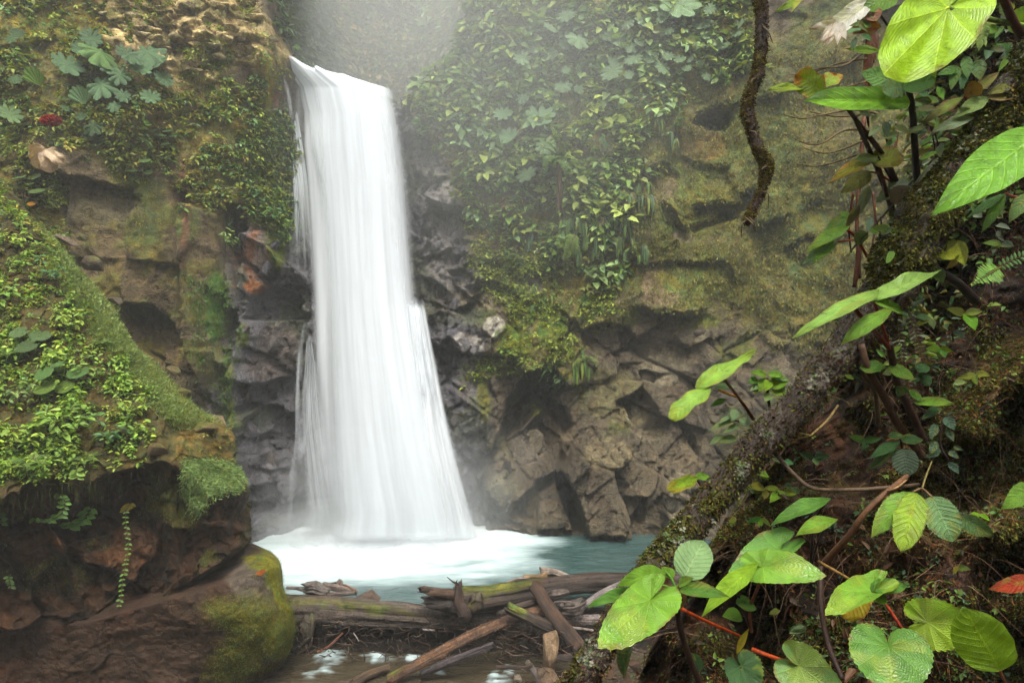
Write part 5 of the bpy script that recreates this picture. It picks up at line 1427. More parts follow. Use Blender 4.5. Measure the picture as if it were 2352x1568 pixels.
def log_obj(name, pts, label, col, cat='log', group=None, mosscol=(.075, .08, .02), moss=0.0, mossx=None, knots=(), rough=.10, jag=.25, ns=34, wet=.7, twist=.3, seed=0, parent=None):
    """pts: (x, y, d, radius in photo units)"""
    a = np.asarray(pts, float)
    W3 = V(a[:, 0], a[:, 1], a[:, 2]); R = 1.25 * a[:, 3] / F * a[:, 2]
    L = np.linalg.norm(np.diff(W3, axis=0), axis=1).sum()
    n = int(np.clip(L / (R.mean() * .3), 14, 120))
    def disp(b, s, ang, r):
        g = fbm(np.cos(ang + s * twist) * 2.6, np.sin(ang + s * twist) * 2.6, s * L * .5 + seed, 4, 310 + seed)
        h = np.abs(fbm(np.cos(ang) * 6, np.sin(ang) * 6, s * L * .35 + seed, 3, 311 + seed))
        o = r * (rough * 2.4 * g - rough * 3.2 * (h - .2))
        for k, kr in knots:
            o = o + r * .35 * np.exp(-((s - k) / .025) ** 2) * np.maximum(0, np.cos(ang - kr)) ** 3
        return o
    v, f, s, nm = tube_arrays(W3, R, ns, n, disp)
    T = nrm(W3[-1] - W3[0])
    # broken, uneven ends
    m0 = np.exp(-s * L / (R[0] * 1.2)); m1 = np.exp(-(1 - s) * L / (R[-1] * 1.2))
    q = fbm(v[:, 0] * 6 / max(R.mean(), .03) * .25, v[:, 1] * 9, v[:, 2] * 6 / max(R.mean(), .03) * .25, 3, 312 + seed)
    v = v + T * ((m1 - m0) * q * R.mean() * jag * 4)[:, None]
    cc = np.zeros(v.shape) + np.asarray(col) * .72
    g2 = fbm(v[:, 0] * 3, v[:, 1] * 3, v[:, 2] * 8, 4, 313 + seed)
    cc = cc * (1 + .55 * g2)[:, None]
    mm_ = np.zeros(len(v))
    if moss:
        mm_ = sstep(.25, .8, nm[:, 2] + .9 * fbm(v[:, 0] * 2.2, v[:, 1] * 2.2, v[:, 2] * 2.2, 4, 314 + seed) + moss - .5)
        if mossx is not None:
            vx, vy = proj(v); mm_ = mm_ * np.clip(poly(vx, vy, mossx, 20), 0, 1)
        cc = mix(cc, mosscol, mm_)
    me = make_mesh(name, v, f, M_WOOD, np.clip(cc, .003, .9), {'moss': mm_, 'wet': np.full(len(v), wet) * (1 - mm_), 'lv': np.stack([s * L + seed, nm[:, 0] * R.mean() * 5, nm[:, 2] * R.mean() * 5], -1)}, True)
    if parent is not None:
        return put(name, me, parent)
    root = bpy.data.objects.new(name, me); COL.objects.link(root)
    root.location = [float(t) for t in W3[0]]
    me.transform(Matrix.Translation(-Vector(W3[0])))
    return tag(root, label, cat, group)
J = lambda x, y, d, r: (611.5 + .38 * x, 1270 + .38 * y, d, r * .38)
BR1, BR2, GRY, DKB = (.075, .036, .018), (.04, .024, .016), (.15, .125, .115), (.025, .016, .012)
GJ = 'logs of the jam'
log_obj('log', [J(100, 335, 16.6, 60), J(400, 345, 16.4, 58), J(800, 372, 16.3, 50), J(1180, 400, 16.3, 44), J(1420, 405, 16.5, 38)], 'long half-rotten mossy log lying from the boulder to the middle of the jam', (.085, .06, .045), group=GJ, moss=.40, mossx=[(600,1370),(800,1380),(920,1395),(1010,1440),(820,1450),(600,1440)], rough=.17, seed=1, wet=.8)
rt2 = log_obj('log', [J(1120, 300, 16.1, 62), J(1350, 270, 16.3, 56), J(1600, 225, 16.6, 48), J(1900, 185, 17.0, 44), J(2300, 175, 17.3, 42), J(2700, 180, 17.3, 40)], 'long thick dark log with a torn root end, topmost on the right of the jam', (.05, .03, .02), group=GJ, moss=.35, mossx=[(1040,1335),(1240,1330),(1240,1375),(1030,1400)], rough=.13, seed=2, wet=.75)
for i_, (pts, cl) in enumerate((([J(1180, 240, 16.0, 20), J(1060, 235, 15.9, 18), J(935, 212, 15.9, 17)], BR1), ([J(1170, 255, 15.9, 26), J(1060, 240, 15.8, 20), J(985, 245, 15.8, 12)], BR1),
                                ([J(1180, 330, 15.9, 46), J(1060, 300, 15.9, 34), J(970, 290, 15.9, 16)], DKB), ([J(1130, 300, 15.8, 30), J(1040, 320, 15.8, 18), J(965, 318, 15.8, 8)], DKB),
                                ([J(1160, 190, 15.8, 20), J(1165, 300, 15.7, 24), J(1200, 370, 15.7, 34), J(1170, 400, 15.7, 14)], (.06, .034, .024)),
                                ([J(1260, 250, 15.9, 30), J(1280, 300, 15.8, 28), J(1230, 330, 15.8, 20)], (.08, .06, .03)))):
    log_obj('root_stub', pts, None, cl, rough=.16, jag=.5, ns=12, seed=20 + i_, parent=rt2, moss=.2 if i_ == 5 else 0)
for pts in ([J(1160, 195, 15.8, 5), J(1120, 165, 15.8, 4), J(1093, 143, 15.8, 2)], [J(1165, 190, 15.8, 4), J(1150, 175, 15.8, 3), J(1155, 160, 15.8, 2)], [J(1170, 195, 15.8, 4), J(1195, 200, 15.8, 2)]):
    log_obj('root_tip', pts, None, DKB, ns=6, seed=31, parent=rt2)
log_obj('log', [J(745, 762, 14.75, 25), J(1000, 625, 15.0, 26), J(1280, 480, 15.3, 26), J(1520, 385, 15.5, 25), J(1690, 335, 15.7, 24)], 'slim wet orange-brown log slanting down into the stream', (.13, .06, .025), group=GJ, moss=.1, mossx=[(890,1530),(940,1530),(940,1570),(890,1570)], rough=.07, seed=3, knots=((.32, 1.2), (.6, 2.0)), wet=.95)
log_obj('log', [J(1625, 190, 15.9, 32), J(1740, 370, 15.2, 33), J(1905, 580, 14.4, 36)], 'squared brown log leaning across the others, its foot behind the moss root', (.07, .036, .02), group=GJ, rough=.12, seed=4, wet=.7, ns=10)
log_obj('log', [J(1455, 322, 15.2, 25), J(1600, 395, 15.1, 25), J(1790, 475, 15.1, 22)], 'short dark log with a moss-capped broken end', (.045, .028, .018), group=GJ, moss=.75, mosscol=(.11, .13, .03), mossx=[(1165,1380),(1215,1390),(1205,1415),(1165,1405)], rough=.14, seed=5)
log_obj('log', [J(1400, 375, 15.5, 15), J(1520, 325, 15.7, 17), J(1640, 290, 15.9, 16)], 'short stub lying behind the orange-brown log', BR2, group=GJ, rough=.12, seed=6)
log_obj('log', [J(1780, 400, 15.8, 24), J(1920, 405, 15.8, 25), J(2120, 400, 15.9, 24)], 'pale grey log lying level below the twisted driftwood', (.20, .16, .145), group=GJ, rough=.09, seed=7, wet=.9)
log_obj('log', [J(1930, 320, 16.1, 22), J(2040, 250, 16.4, 26), J(2200, 180, 16.7, 28)], 'silvery wet log rising behind the pale grey one', (.22, .185, .175), group=GJ, rough=.08, seed=8, wet=1)
log_obj('log', [J(935, 728, 14.8, 14), J(1120, 650, 14.9, 19), J(1370, 552, 15.1, 15)], 'black wet log half sunk beneath the orange-brown one', (.04, .028, .03), group=GJ, rough=.1, seed=9, wet=1)
log_obj('log', [J(520, 790, 14.6, 22), J(620, 735, 14.9, 20), J(740, 690, 15.2, 16)], 'brown log just under the water of the stream', (.10, .06, .03), group=GJ, rough=.08, seed=10)
GS = 'sticks and driftwood of the jam'
log_obj('driftwood', [J(1660, 112, 17.2, 20), J(1730, 115, 17.3, 18), J(1850, 150, 17.3, 10)], 'pale driftwood stub with a broken black end behind the thick log', (.24, .19, .15), 'driftwood', GS, rough=.2, seed=11)
log_obj('driftwood', [J(1560, 150, 17.1, 16), J(1640, 145, 17.1, 14), J(1700, 130, 17.1, 12)], 'yellowish driftwood piece beside the pale stub', (.30, .18, .06), 'driftwood', GS, rough=.18, seed=12)
log_obj('driftwood', [J(1455, 185, 16.9, 10), J(1530, 165, 17.0, 14), J(1600, 160, 17.0, 12)], 'leftmost pale splinter behind the thick log', (.22, .17, .16), 'driftwood', GS, rough=.2, seed=13)
log_obj('driftwood', [J(1780, 330, 15.6, 26), J(1860, 330, 15.5, 34), J(1925, 290, 15.6, 22)], 'knotty lump of driftwood between the leaning log and the silvery one', (.13, .10, .085), 'driftwood', GS, rough=.3, jag=.5, seed=14)
log_obj('driftwood', [J(1690, 270, 15.8, 12), J(1750, 250, 15.7, 22), J(1820, 235, 15.8, 12)], 'twisted grey knot of driftwood against the thick log', (.11, .085, .07), 'driftwood', GS, rough=.35, seed=15)
log_obj('stick', [J(1740, 298, 15.5, 6), J(1800, 292, 15.4, 5), J(1870, 300, 15.4, 4)], 'thin pale stick in front of the knotty driftwood', (.18, .13, .11), 'stick', GS, seed=16, ns=8)
log_obj('stick', [J(1840, 448, 15.4, 7), J(1910, 455, 15.4, 7), J(1985, 466, 15.4, 5)], 'white peeled stick under the pale grey log', (.30, .25, .22), 'stick', GS, seed=17, ns=8)
log_obj('stick', [J(1710, 655, 14.3, 18), J(1770, 635, 14.3, 19), J(1850, 625, 14.3, 17)], 'dark curved stick lying over the pale boulder', (.04, .026, .02), 'stick', GS, seed=18, ns=12)
log_obj('stick', [J(1390, 688, 14.3, 9), J(1560, 695, 14.2, 11), J(1735, 725, 14.1, 13)], 'brown stick lying level across the stream edge', (.05, .032, .024), 'stick', GS, seed=19, ns=10)
log_obj('stick', [J(1575, 655, 14.0, 12), J(1610, 700, 13.9, 14), J(1655, 790, 13.8, 15)], 'grey stick pointing down out of the pebbles', (.14, .11, .10), 'stick', GS, seed=20, ns=10)
log_obj('stick', [J(310, 598, 15.6, 7), J(380, 560, 15.7, 6), J(462, 482, 15.9, 5)], 'thin reddish stick under the mossy log', (.20, .06, .02), 'stick', GS, seed=21, ns=8)
log_obj('stick', [J(528, 480, 15.6, 3), J(545, 505, 15.6, 3), J(560, 530, 15.6, 3)], 'pale splinter in the dark under the mossy log', (.3, .25, .22), 'stick', GS, seed=22, ns=6)
log_obj('stick', [J(948, 460, 15.7, 6), J(1020, 465, 15.7, 6)], 'pale stick end under the middle of the mossy log', (.26, .22, .2), 'stick', GS, seed=23, ns=6)
log_obj('stump', [J(255, 385, 16.2, 34), J(250, 450, 16.1, 32), J(248, 530, 16.1, 20)], 'short upright post of rotten wood under the mossy log', (.07, .055, .035), 'stump', None, rough=.2, moss=.4, seed=24, jag=.5)
GP = 'sticks heaped against the boulder'
for i_, (pts, cl, lb) in enumerate((
    ([J(125, 207, 17.0, 8), J(200, 215, 17.0, 9), J(262, 237, 16.9, 8)], GRY, 'light stick lowest at the boulder end of the stick heap'),
    ([J(165, 206, 17.2, 5), J(225, 210, 17.2, 5), J(255, 205, 17.2, 4)], DKB, 'thin dark stick at the boulder end of the stick heap'),
    ([J(240, 262, 16.8, 9), J(380, 250, 16.8, 12), J(540, 238, 16.8, 10)], (.14, .105, .09), 'longest stick lying level along the stick heap'),
    ([J(345, 188, 17.0, 12), J(450, 210, 16.9, 13), J(548, 245, 16.9, 11)], (.16, .12, .10), 'stick slanting down the sunny side of the stick heap'),
    ([J(340, 205, 16.9, 10), J(440, 222, 16.9, 10), J(530, 240, 16.8, 8)], (.10, .07, .055), 'darker stick under the slanting one in the heap'),
    ([J(350, 188, 17.1, 6), J(400, 185, 17.1, 8), J(450, 175, 17.1, 6)], DKB, 'stick crossing the top of the heap'),
    ([J(440, 165, 17.0, 16), J(445, 190, 17.0, 17), J(450, 215, 17.0, 12)], (.20, .16, .14), 'pale sawn-looking stub standing on the heap'),
    ([J(470, 190, 17.0, 7), J(520, 215, 16.9, 7), J(548, 232, 16.9, 6)], (.19, .10, .06), 'reddish end of a stick at the pool side of the heap'))):
    log_obj('stick', pts, lb, cl, 'stick', GP, seed=40 + i_, ns=8, rough=.12)
kn = log_obj('driftwood', [J(245, 215, 16.8, 20), J(285, 205, 16.8, 26), J(330, 225, 16.8, 22), J(370, 235, 16.8, 12)], 'gnarled grey root knot in the stick heap', (.15, .125, .11), 'driftwood', GS, rough=.4, jag=.6, seed=60)

# rocks
def chunk(name, seed, k=16, flat=(1, 1, 1), mat=None, col=(.1, .1, .1), sub=2, moss=0.0, wet=.6):
    rg = np.random.default_rng(seed)
    bm = bmesh.new()
    for p in nrm(rg.normal(0, 1, (k, 3))) * rg.uniform(.8, 1.05, (k, 1)) * np.asarray(flat):
        bm.verts.new(p)
    r_ = bmesh.ops.convex_hull(bm, input=bm.verts)
    bmesh.ops.delete(bm, geom=[g for g in r_['geom_interior'] if isinstance(g, bmesh.types.BMVert)], context='VERTS') if r_.get('geom_interior') else None
    bmesh.ops.bevel(bm, geom=list(bm.edges), offset=.06, segments=1, affect='EDGES')
    bmesh.ops.triangulate(bm, faces=bm.faces)
    bmesh.ops.subdivide_edges(bm, edges=bm.edges, cuts=sub, use_grid_fill=True)
    vs = np.array([v.co for v in bm.verts])
    ds = .05 * fbm(vs[:, 0] * 2.5, vs[:, 1] * 2.5, vs[:, 2] * 2.5, 4, seed)
    for v, dd in zip(bm.verts, ds): v.co *= 1 + float(dd)
    me = bpy.data.meshes.new(name); bm.to_mesh(me); bm.free()
    n = len(me.vertices); vs = np.zeros(n * 3, np.float32); me.vertices.foreach_get('co', vs); vs = vs.reshape(-1, 3)
    cc = np.ones((n, 4), np.float32); q = fbm(vs[:, 0] * 2, vs[:, 1] * 2, vs[:, 2] * 2, 3, seed + 1)
    m_ = sstep(.2, .7, vs[:, 2] + q + moss - .6) if moss else np.zeros(n)
    cc[:, :3] = mix(np.asarray(col) * (1 + .4 * q)[:, None], (.10, .12, .025), m_)
    a = me.attributes.new('col', 'FLOAT_COLOR', 'POINT'); a.data.foreach_set('color', cc.ravel())
    for nm_, vv in (('moss', m_), ('wet', np.full(n, wet))):
        a = me.attributes.new(nm_, 'FLOAT', 'POINT'); a.data.foreach_set('value', np.asarray(vv, np.float32))
    me.materials.append(mat or M_ROCK)
    return me
def rock(x, y, d, w, h, label, seed, col, name='rock', group=None, dep=1.0, rot=0, **k):
    o = link(name, chunk(name, seed, col=col, **k)); o.location = [float(t) for t in V(x, y, d)]
    o.scale = (w / F * d * .5, w / F * d * .5 * dep, h / F * d * .5); o.rotation_euler = (0, rot, seed)
    o.rotation_euler = (0, rot, 0)
    return tag(o, label, 'rock', group)
rock(611.5 + .38 * 1722, 1270 + .38 * 590, 14.4, 58, 110, 'pale brown boulder under the leaning log', 401, (.20, .15, .11), k=14, wet=.4)
rock(611.5 + .38 * 1690, 1270 + .38 * 760, 14.0, 70, 50, 'pale flat rock at the foot of the pale brown boulder', 402, (.15, .11, .085), k=16)
rock(611.5 + .38 * 608, 1270 + .38 * 275, 16.9, 64, 50, 'pointed purple-brown stone standing out of the pool behind the mossy log', 403, (.085, .065, .062), k=9)
def on_ledge_rock(x, y, w, h, label, seed, col, rot=0, moss=0, name='rock', **k):
    p, n = on_ledge(x, y)
    rock(x, y, p[1] - .05, w, h, label, seed, col, name, None, 1.2, rot, moss=moss, **k)
on_ledge_rock(227, 702, 62, 30, 'flat tan stone lying on the grassy crest', 410, (.20, .15, .07), .2, moss=.1, k=12)
on_ledge_rock(150, 552, 62, 22, 'long pale slab sticking out of the crest', 411, (.16, .13, .11), .35, k=10)
on_ledge_rock(268, 690, 40, 24, 'grey slab jutting from the back of the crest', 412, (.13, .11, .09), .3, k=10)
on_ledge_rock(205, 728, 26, 16, 'small dark stone below the flat tan stone', 413, (.09, .07, .05), .2, k=10)
on_ledge_rock(213, 606, 60, 46, 'rounded brown outcrop behind the crest', 414, (.075, .06, .04), .5, moss=.35, k=14)
on_ledge_rock(185, 545, 36, 24, 'mossy knob at the top of the crest', 415, (.10, .09, .04), .2, moss=.6, k=14)
on_ledge_rock(400, 850, 40, 24, 'block of earthy rock on the lower crest', 416, (.12, .10, .05), .5, moss=.4, k=12)
on_ledge_rock(426, 900, 40, 26, 'mossy step of rock on the lower crest', 417, (.12, .11, .04), .4, moss=.6, k=12)
on_ledge_rock(495, 968, 66, 40, 'pale slab capping the end of the ledge', 418, (.20, .16, .09), .25, moss=.15, k=12)
on_ledge_rock(470, 985, 90, 40, 'weathered earthy block under the pale slab', 419, (.13, .10, .045), .15, moss=.5, k=14)
on_ledge_rock(360, 1030, 70, 36, 'crumbling brown block on the brow of the ledge', 420, (.10, .075, .035), .1, moss=.3, k=14)
on_ledge_rock(395, 915, 46, 26, 'earthy stone among the grass near the pale slab', 421, (.12, .09, .05), .3, moss=.4, k=12)
o = herb('begonia', [(598, 1314, 18), (604, 1311, 12)], 'orange fallen leaf lying on the mossy boulder', (.42, .12, .02), lambda x, y: (V(x, y, 14.4), np.array([0, -.5, .8])), ROUND, lift=.3)
o['label'] = 'orange fallen leaf lying on the mossy boulder'; o['category'] = 'leaf'; o.name = 'fallen_leaf'
# stones of the stream edge (right), a few you can pick out and the small stuff as one
pr = random.Random(9)
for i_, (x, y, w, cl, lb) in enumerate(((1242, 1545, 34, (.14, .11, .09), 'grey stone in the stream beside the grey stick'), (1300, 1556, 40, (.10, .07, .05), 'brown stone at the foot of the moss root'), (1190, 1556, 26, (.22, .2, .19), 'whitish stone at the small right-hand chute'),
    (1215, 1528, 22, (.09, .07, .06), 'dark stone just above the whitish one'), (1400, 1545, 60, (.085, .05, .032), 'reddish brown stone under the big heart-shaped leaf'), (1465, 1530, 50, (.10, .06, .04), 'brown stone between the moss root and the bank'),
    (1440, 1562, 44, (.07, .045, .03), 'darker stone below the brown one at the bank'), (1350, 1520, 40, (.06, .04, .03), 'dark stone behind the moss root'))):
    rock(x, y, 13.6 - (y - 1520) * .01, w, w * .75, lb, 430 + i_, cl, 'stone', 'stones at the stream edge', k=14, wet=.9)
ac = Acc(); rg = np.random.default_rng(77)
# matted twigs and roots in the dark under the logs
for j in range(260):
    x = rg.uniform(655, 1250); y = rg.uniform(1425, 1510); d = 15.9 + rg.uniform(-.5, .3) + (1470 - y) * .004
    a = rg.uniform(0, 6.28); l = rg.uniform(10, 46)
    p = [V(x, y, d), V(x + math.cos(a) * l * .5 + rg.uniform(-5, 5), y + math.sin(a) * l * .4 + rg.uniform(-5, 5), d - rg.uniform(0, .2)), V(x + math.cos(a) * l, y + math.sin(a) * l * .7, d + rg.uniform(-.2, .1))]
    v, f, s, nm = tube_arrays(p, [rg.uniform(.008, .02), .01, .005], 4, 6)
    ac.add(v, f, np.array([(.05, .03, .02), (.03, .02, .015), (.10, .07, .05), (.16, .13, .11)][rg.choice(4, p=[.35, .4, .18, .07])]))
for j in range(120):
    x = rg.uniform(1140, 1500); y = rg.uniform(1440, 1566); d = 14.6 + rg.uniform(-.4, .2) + (1500 - y) * .006
    a = rg.uniform(-.6, .9); l = rg.uniform(10, 50)
    p = [V(x, y, d), V(x + math.cos(a) * l, y + math.sin(a) * l * .7, d - .1)]
    v, f, s, nm = tube_arrays(p, [rg.uniform(.008, .02), .008], 4, 4)
    ac.add(v, f, np.array([(.06, .035, .02), (.04, .025, .018), (.13, .09, .07)][rg.integers(0, 3)]))
o = link('twigs', ac.mesh('twigs', M_WOOD, True)); tag(o, 'tangle of dark twigs and rootlets under and around the logs', kind='stuff')
# ------------------------------------------------------------------ leaning trunk and hanging branch
TR = [(1240,1700,2.25,44),(1330,1568,2.3,42),(1400,1455,2.35,36),(1505,1305,2.45,38),(1608,1185,2.55,43),(1705,1070,2.65,45),(1803,960,2.7,43),(1900,845,2.8,42),(1985,745,2.85,48),(2050,640,2.85,60),(2118,520,2.85,68),(2200,400,2.85,60),(2290,270,2.85,54),(2400,110,2.8,52)]
a = np.array(TR, float); W3 = V(a[:, 0], a[:, 1], a[:, 2]); R = a[:, 3] / F * a[:, 2] * .84
def bark(b, s, ang, r):
    g = fbm(b[..., 0] * 5, b[..., 1] * 5, b[..., 2] * 5, 4, 401); h = fbm(b[..., 0] * 17, b[..., 1] * 17, b[..., 2] * 17, 3, 402)
    rid = np.abs(fbm(np.cos(ang) * 5, np.sin(ang) * 5, s * 9, 4, 403)); fine = fbm(b[..., 0] * 60, b[..., 1] * 60, b[..., 2] * 60, 2, 404)
    return r * (.38 * g + .17 * h - .30 * (rid - .2) + .06 * fine)
v, f, s, nm = tube_arrays(W3, R, 110, 620, bark)
root_t = empty('leaning_trunk', W3[1], 'thick mossy trunk leaning diagonally across the dark bank', 'tree')
vx, vy = proj(v); g2 = fbm(v[:, 0] * 9, v[:, 1] * 9, v[:, 2] * 9, 4, 405); g3 = fbm(v[:, 0] * 3, v[:, 1] * 3, v[:, 2] * 3, 3, 406)
c = np.zeros(v.shape) + (.034, .021, .013)
c = mix(c, (.12, .10, .085), sstep(.1, .4, g2 + .35 * nm[:, 2] - .1) * sstep(500, 600, vy) * .75)  # highlight painted into the bark: upward-facing side made paler, broken up by noise
c = mix(c, (.030, .020, .013), sstep(.0, .35, -g2))
tm = np.clip(sstep(.1, .45, g3 + .3 * nm[:, 2] + .35 * sstep(1080, 1250, vy) + .75 * sstep(680, 560, vy) - .2), 0, 1) * sstep(-.3, .1, g2)
c = mix(c, (.085, .080, .022), tm * .8)
put('trunk', make_mesh('trunk', v, f, M_BARK, np.clip(c, .003, .9), {'moss': tm, 'wet': .95 * (1 - tm)}, True), root_t)
r4 = np.random.default_rng(31)
def on_tube(v, nm, w, n):
    w = np.clip(w, 0, None); i = r4.choice(len(v), n, p=w / w.sum()); return v[i] + r4.normal(0, .004, (n, 3)), nm[i]
def fuzz(P, N, L, W, pal, down=.5, rnd=.5):
    n = len(P); D = N * .8 + np.array([0, 0, -down]) + r4.normal(0, rnd, P.shape)
    return leaf_batch(P, D, N + r4.normal(0, .5, P.shape), r4.uniform(*L, n), r4.uniform(*W, n), np.asarray(pal)[r4.integers(0, len(pal), n)] * r4.uniform(.5, 1.5, (n, 1)), .25, .25)
PM = [(.08, .09, .015), (.05, .065, .012), (.11, .08, .02), (.03, .03, .01), (.13, .14, .02)]
PB = [(.075, .032, .012), (.045, .022, .01), (.11, .055, .022), (.025, .016, .01)]
P, N = on_tube(v, nm, tm + .06, 26000)
parts = [fuzz(P, N, (.006, .022), (.004, .010), PM)]
P, N = on_tube(v, nm, .3 + (1 - tm) * .3, 11000); parts.append(fuzz(P, N, (.005, .016), (.003, .008), PB + [(.10, .09, .07)]))
vs_, qs_, cs_, k_ = [], [], [], 0
for a_, b_, c_ in parts: vs_.append(a_); qs_.append(b_ + k_); cs_.append(c_); k_ += len(a_)
put('moss', make_mesh('moss', np.vstack(vs_), np.vstack(qs_), M_MOSS, np.clip(np.vstack(cs_), .003, .9)), root_t)['kind'] = 'stuff'
# scales of pale lichen: rosettes on the bark
P, N = on_tube(v, nm, sstep(.1, .3, g2) * sstep(.1, .5, nm[:, 2]) + .02, 900)
lc = rosettes(P, N, 6, r4.uniform(.004, .010, len(P)), [(.16, .17, .12), (.10, .14, .06), (.20, .20, .15)], r4, up=.1, rise=.1, spread=.6, wr=.9)
put('lichen', make_mesh('lichen', lc[0], lc[1], M_MOSS, lc[2]), root_t)['kind'] = 'stuff'

HB_ = [(1735,-160,4.3,20),(1746,-20,4.3,19),(1750,60,4.3,18),(1746,130,4.3,19),(1738,180,4.3,18),(1722,215,4.3,19),(1716,255,4.3,20),(1728,300,4.3,18),(1742,340,4.3,21),(1758,372,4.3,19),(1762,395,4.3,17),(1752,430,4.3,14),(1738,465,4.3,13),(1722,495,4.3,12),(1715,512,4.3,5)]
a = np.array(HB_, float); W3 = V(a[:, 0], a[:, 1], a[:, 2]); R = a[:, 3] / F * a[:, 2] * .64
root_b = empty('hanging_branch', W3[0], 'crooked dead branch hanging straight down in front of the wall, mossy at its tip', 'branch')
v, f, s, nm = tube_arrays(W3, R, 36, 330, lambda b, s, an, r: r * (.36 * fbm(b[..., 0] * 9, b[..., 1] * 9, b[..., 2] * 9, 4, 411) + .2 * fbm(b[..., 0] * 40, b[..., 1] * 40, b[..., 2] * 40, 2, 412)))
vx, vy = proj(v); g2 = fbm(v[:, 0] * 8, v[:, 1] * 8, v[:, 2] * 8, 3, 413)
c = np.zeros(v.shape) + (.026, .017, .011)
tm = np.clip(sstep(.0, .4, g2 - .35 * nm[:, 0] + .5 * np.exp(-((vy - 375) / 40) ** 2) + .5 * sstep(470, 500, vy) + .15 * sstep(180, 260, vy)), 0, 1)
c = mix(c, (.08, .065, .022), tm * .8)
put('wood', make_mesh('wood', v, f, M_BARK, c, {'moss': tm, 'wet': .4 * (1 - tm)}, True), root_b)
P, N = on_tube(v, nm, tm * (1 + 4 * np.exp(-((vy - 378) / 26) ** 2) + 5 * sstep(480, 505, vy)) + .05, 9000)
f1_ = fuzz(P, N, (.006, .018), (.003, .007), [(.12, .10, .02), (.10, .085, .02), (.18, .17, .03), (.10, .06, .03)], .5)
P, N = on_tube(v, nm, tm * 0 + 1, 5000); f2_ = fuzz(P, N, (.006, .016), (.004, .008), PB)
put('moss', make_mesh('moss', np.vstack([f1_[0], f2_[0]]), np.vstack([f1_[1], f2_[1] + len(f1_[0])]), M_MOSS, np.vstack([f1_[2], f2_[2]])), root_b)['kind'] = 'stuff'

# ------------------------------------------------------------------ ground cover of the bank
kv = (kpx < 2420) & (kpy < 1620) & (kpy > -60) & (kpx > 1380)
mtn = .15 + clump(KP, 5.0, 421)
parts = []
def kfuzz(mask, n, L, W, pal, **k):
    P, N, i = sample(mask * kv, KP, KN, n, r4, .6); return fuzz(P, N, L, W, pal, **k)
parts.append(kfuzz(KMOSS * mtn, 70000, (.006, .026), (.004, .010), PM))
parts.append(kfuzz(mtn * (1 - .6 * KPOCK), 50000, (.006, .03), (.003, .007), PB + [(.16, .07, .025), (.20, .09, .03)], rnd=.8))
stuff('moss', parts, M_MOSS, 'rust-brown and yellow-green moss and rootlets matted on the bank')
def threads(mask, n, lens, rad, pal, name, label, droop=.5, out=.5, seg=6, wig=.3):
    ac = Acc(); P, N, i = sample(mask * kv, KP, KN, n, r4, .6)
    for j in range(n):
        L = r4.uniform(*lens); d = nrm(N[j] * out + np.array([r4.normal(0, .6), r4.normal(0, .3), r4.normal(-.2, .5)]))
        pts = [P[j]]
        for k in range(seg - 1):
            d = nrm(d + r4.normal(0, wig, 3) + np.array([0, 0, -droop * .3])); pts.append(pts[-1] + d * L / seg)
        v_, f_, s_, m_ = tube_arrays(pts, np.linspace(rad, rad * .4, seg) * r4.uniform(.6, 1.6), 3, seg + 1, caps=False)
        ac.add(v_, f_, np.asarray(pal)[r4.integers(0, len(pal))])
    o = link(name, ac.mesh(name, M_STEM, False)); return tag(o, label, kind='stuff')
threads(poly(kpx, kpy, [(2060,1060),(2180,900),(2420,720),(2420,1400),(2280,1260),(2120,1250)], 90) + .25 * mtn, 2600, (.03, .10), .0011, [(.22, .10, .03), (.16, .07, .02), (.24, .15, .06), (.12, .13, .03)], 'rootlets', 'rusty curling rootlets spread over the mossy part of the bank', wig=.6)
threads((1 - .3 * KPOCK) * (kpx < 2300), 700, (.12, .45), .0016, [(.12, .065, .035), (.20, .13, .08), (.06, .035, .02)], 'dry_stems', 'dry stems and fallen twigs hanging over the bank', droop=.9, out=.8, wig=.16)
threads(np.exp(-((kpx - bank_edge(kpy)) / 60) ** 2) * (kpy < 900), 420, (.15, .5), .0016, [(.14, .075, .04), (.10, .05, .03), (.18, .12, .07)], 'dry_stems', 'brown dead stems along the upper edge of the bank', droop=.7, out=.9, wig=.2)
parts = []
P, N, i = sample(mtn * (1 - .2 * KPOCK) * kv, KP, KN, 2300, r4)
parts.append(rosettes(P, N, 4, r4.uniform(.008, .026, len(P)), [(.07, .15, .03), (.05, .10, .03), (.12, .19, .03), (.05, .09, .05)], r4, up=.6, rise=.5))
P, N, i = sample(sstep(.5, .1, np.abs(kpx - bank_edge(kpy)) / 500) * (kpy < 900) * kv * (.2 + mtn), KP, KN, 820, r4)
parts.append(rosettes(P, N, 5, r4.uniform(.03, .075, len(P)), [(.09, .19, .03), (.05, .11, .04), (.12, .18, .03), (.16, .20, .12), (.13, .12, .03)], r4, up=.6, rise=1.0))
stuff('undergrowth', parts, M_LEAFY, 'tiny herbs and seedlings sprouting from the bank')
# dead leaves lying on the bank: curled, leathery
P, N, i = sample(mtn * kv * (1 - .3 * KPOCK), KP, KN, 700, r4)
D = r4.normal(0, 1, P.shape); D = D - N * (D * N).sum(-1, keepdims=True) * .8
L_ = r4.uniform(.025, .075, len(P))
lb = leaf_batch(P + N * .012, D, N + r4.normal(0, .35, P.shape), L_, L_ * .45, np.asarray([(.10, .035, .015), (.14, .065, .03), (.06, .025, .015), (.20, .12, .07), (.10, .07, .05)])[r4.integers(0, 5, len(P))], .35, .2)
stuff('leaf_litter', [lb], M_PINN if False else M_LEAFY, 'brown dead leaves lying on the bank')

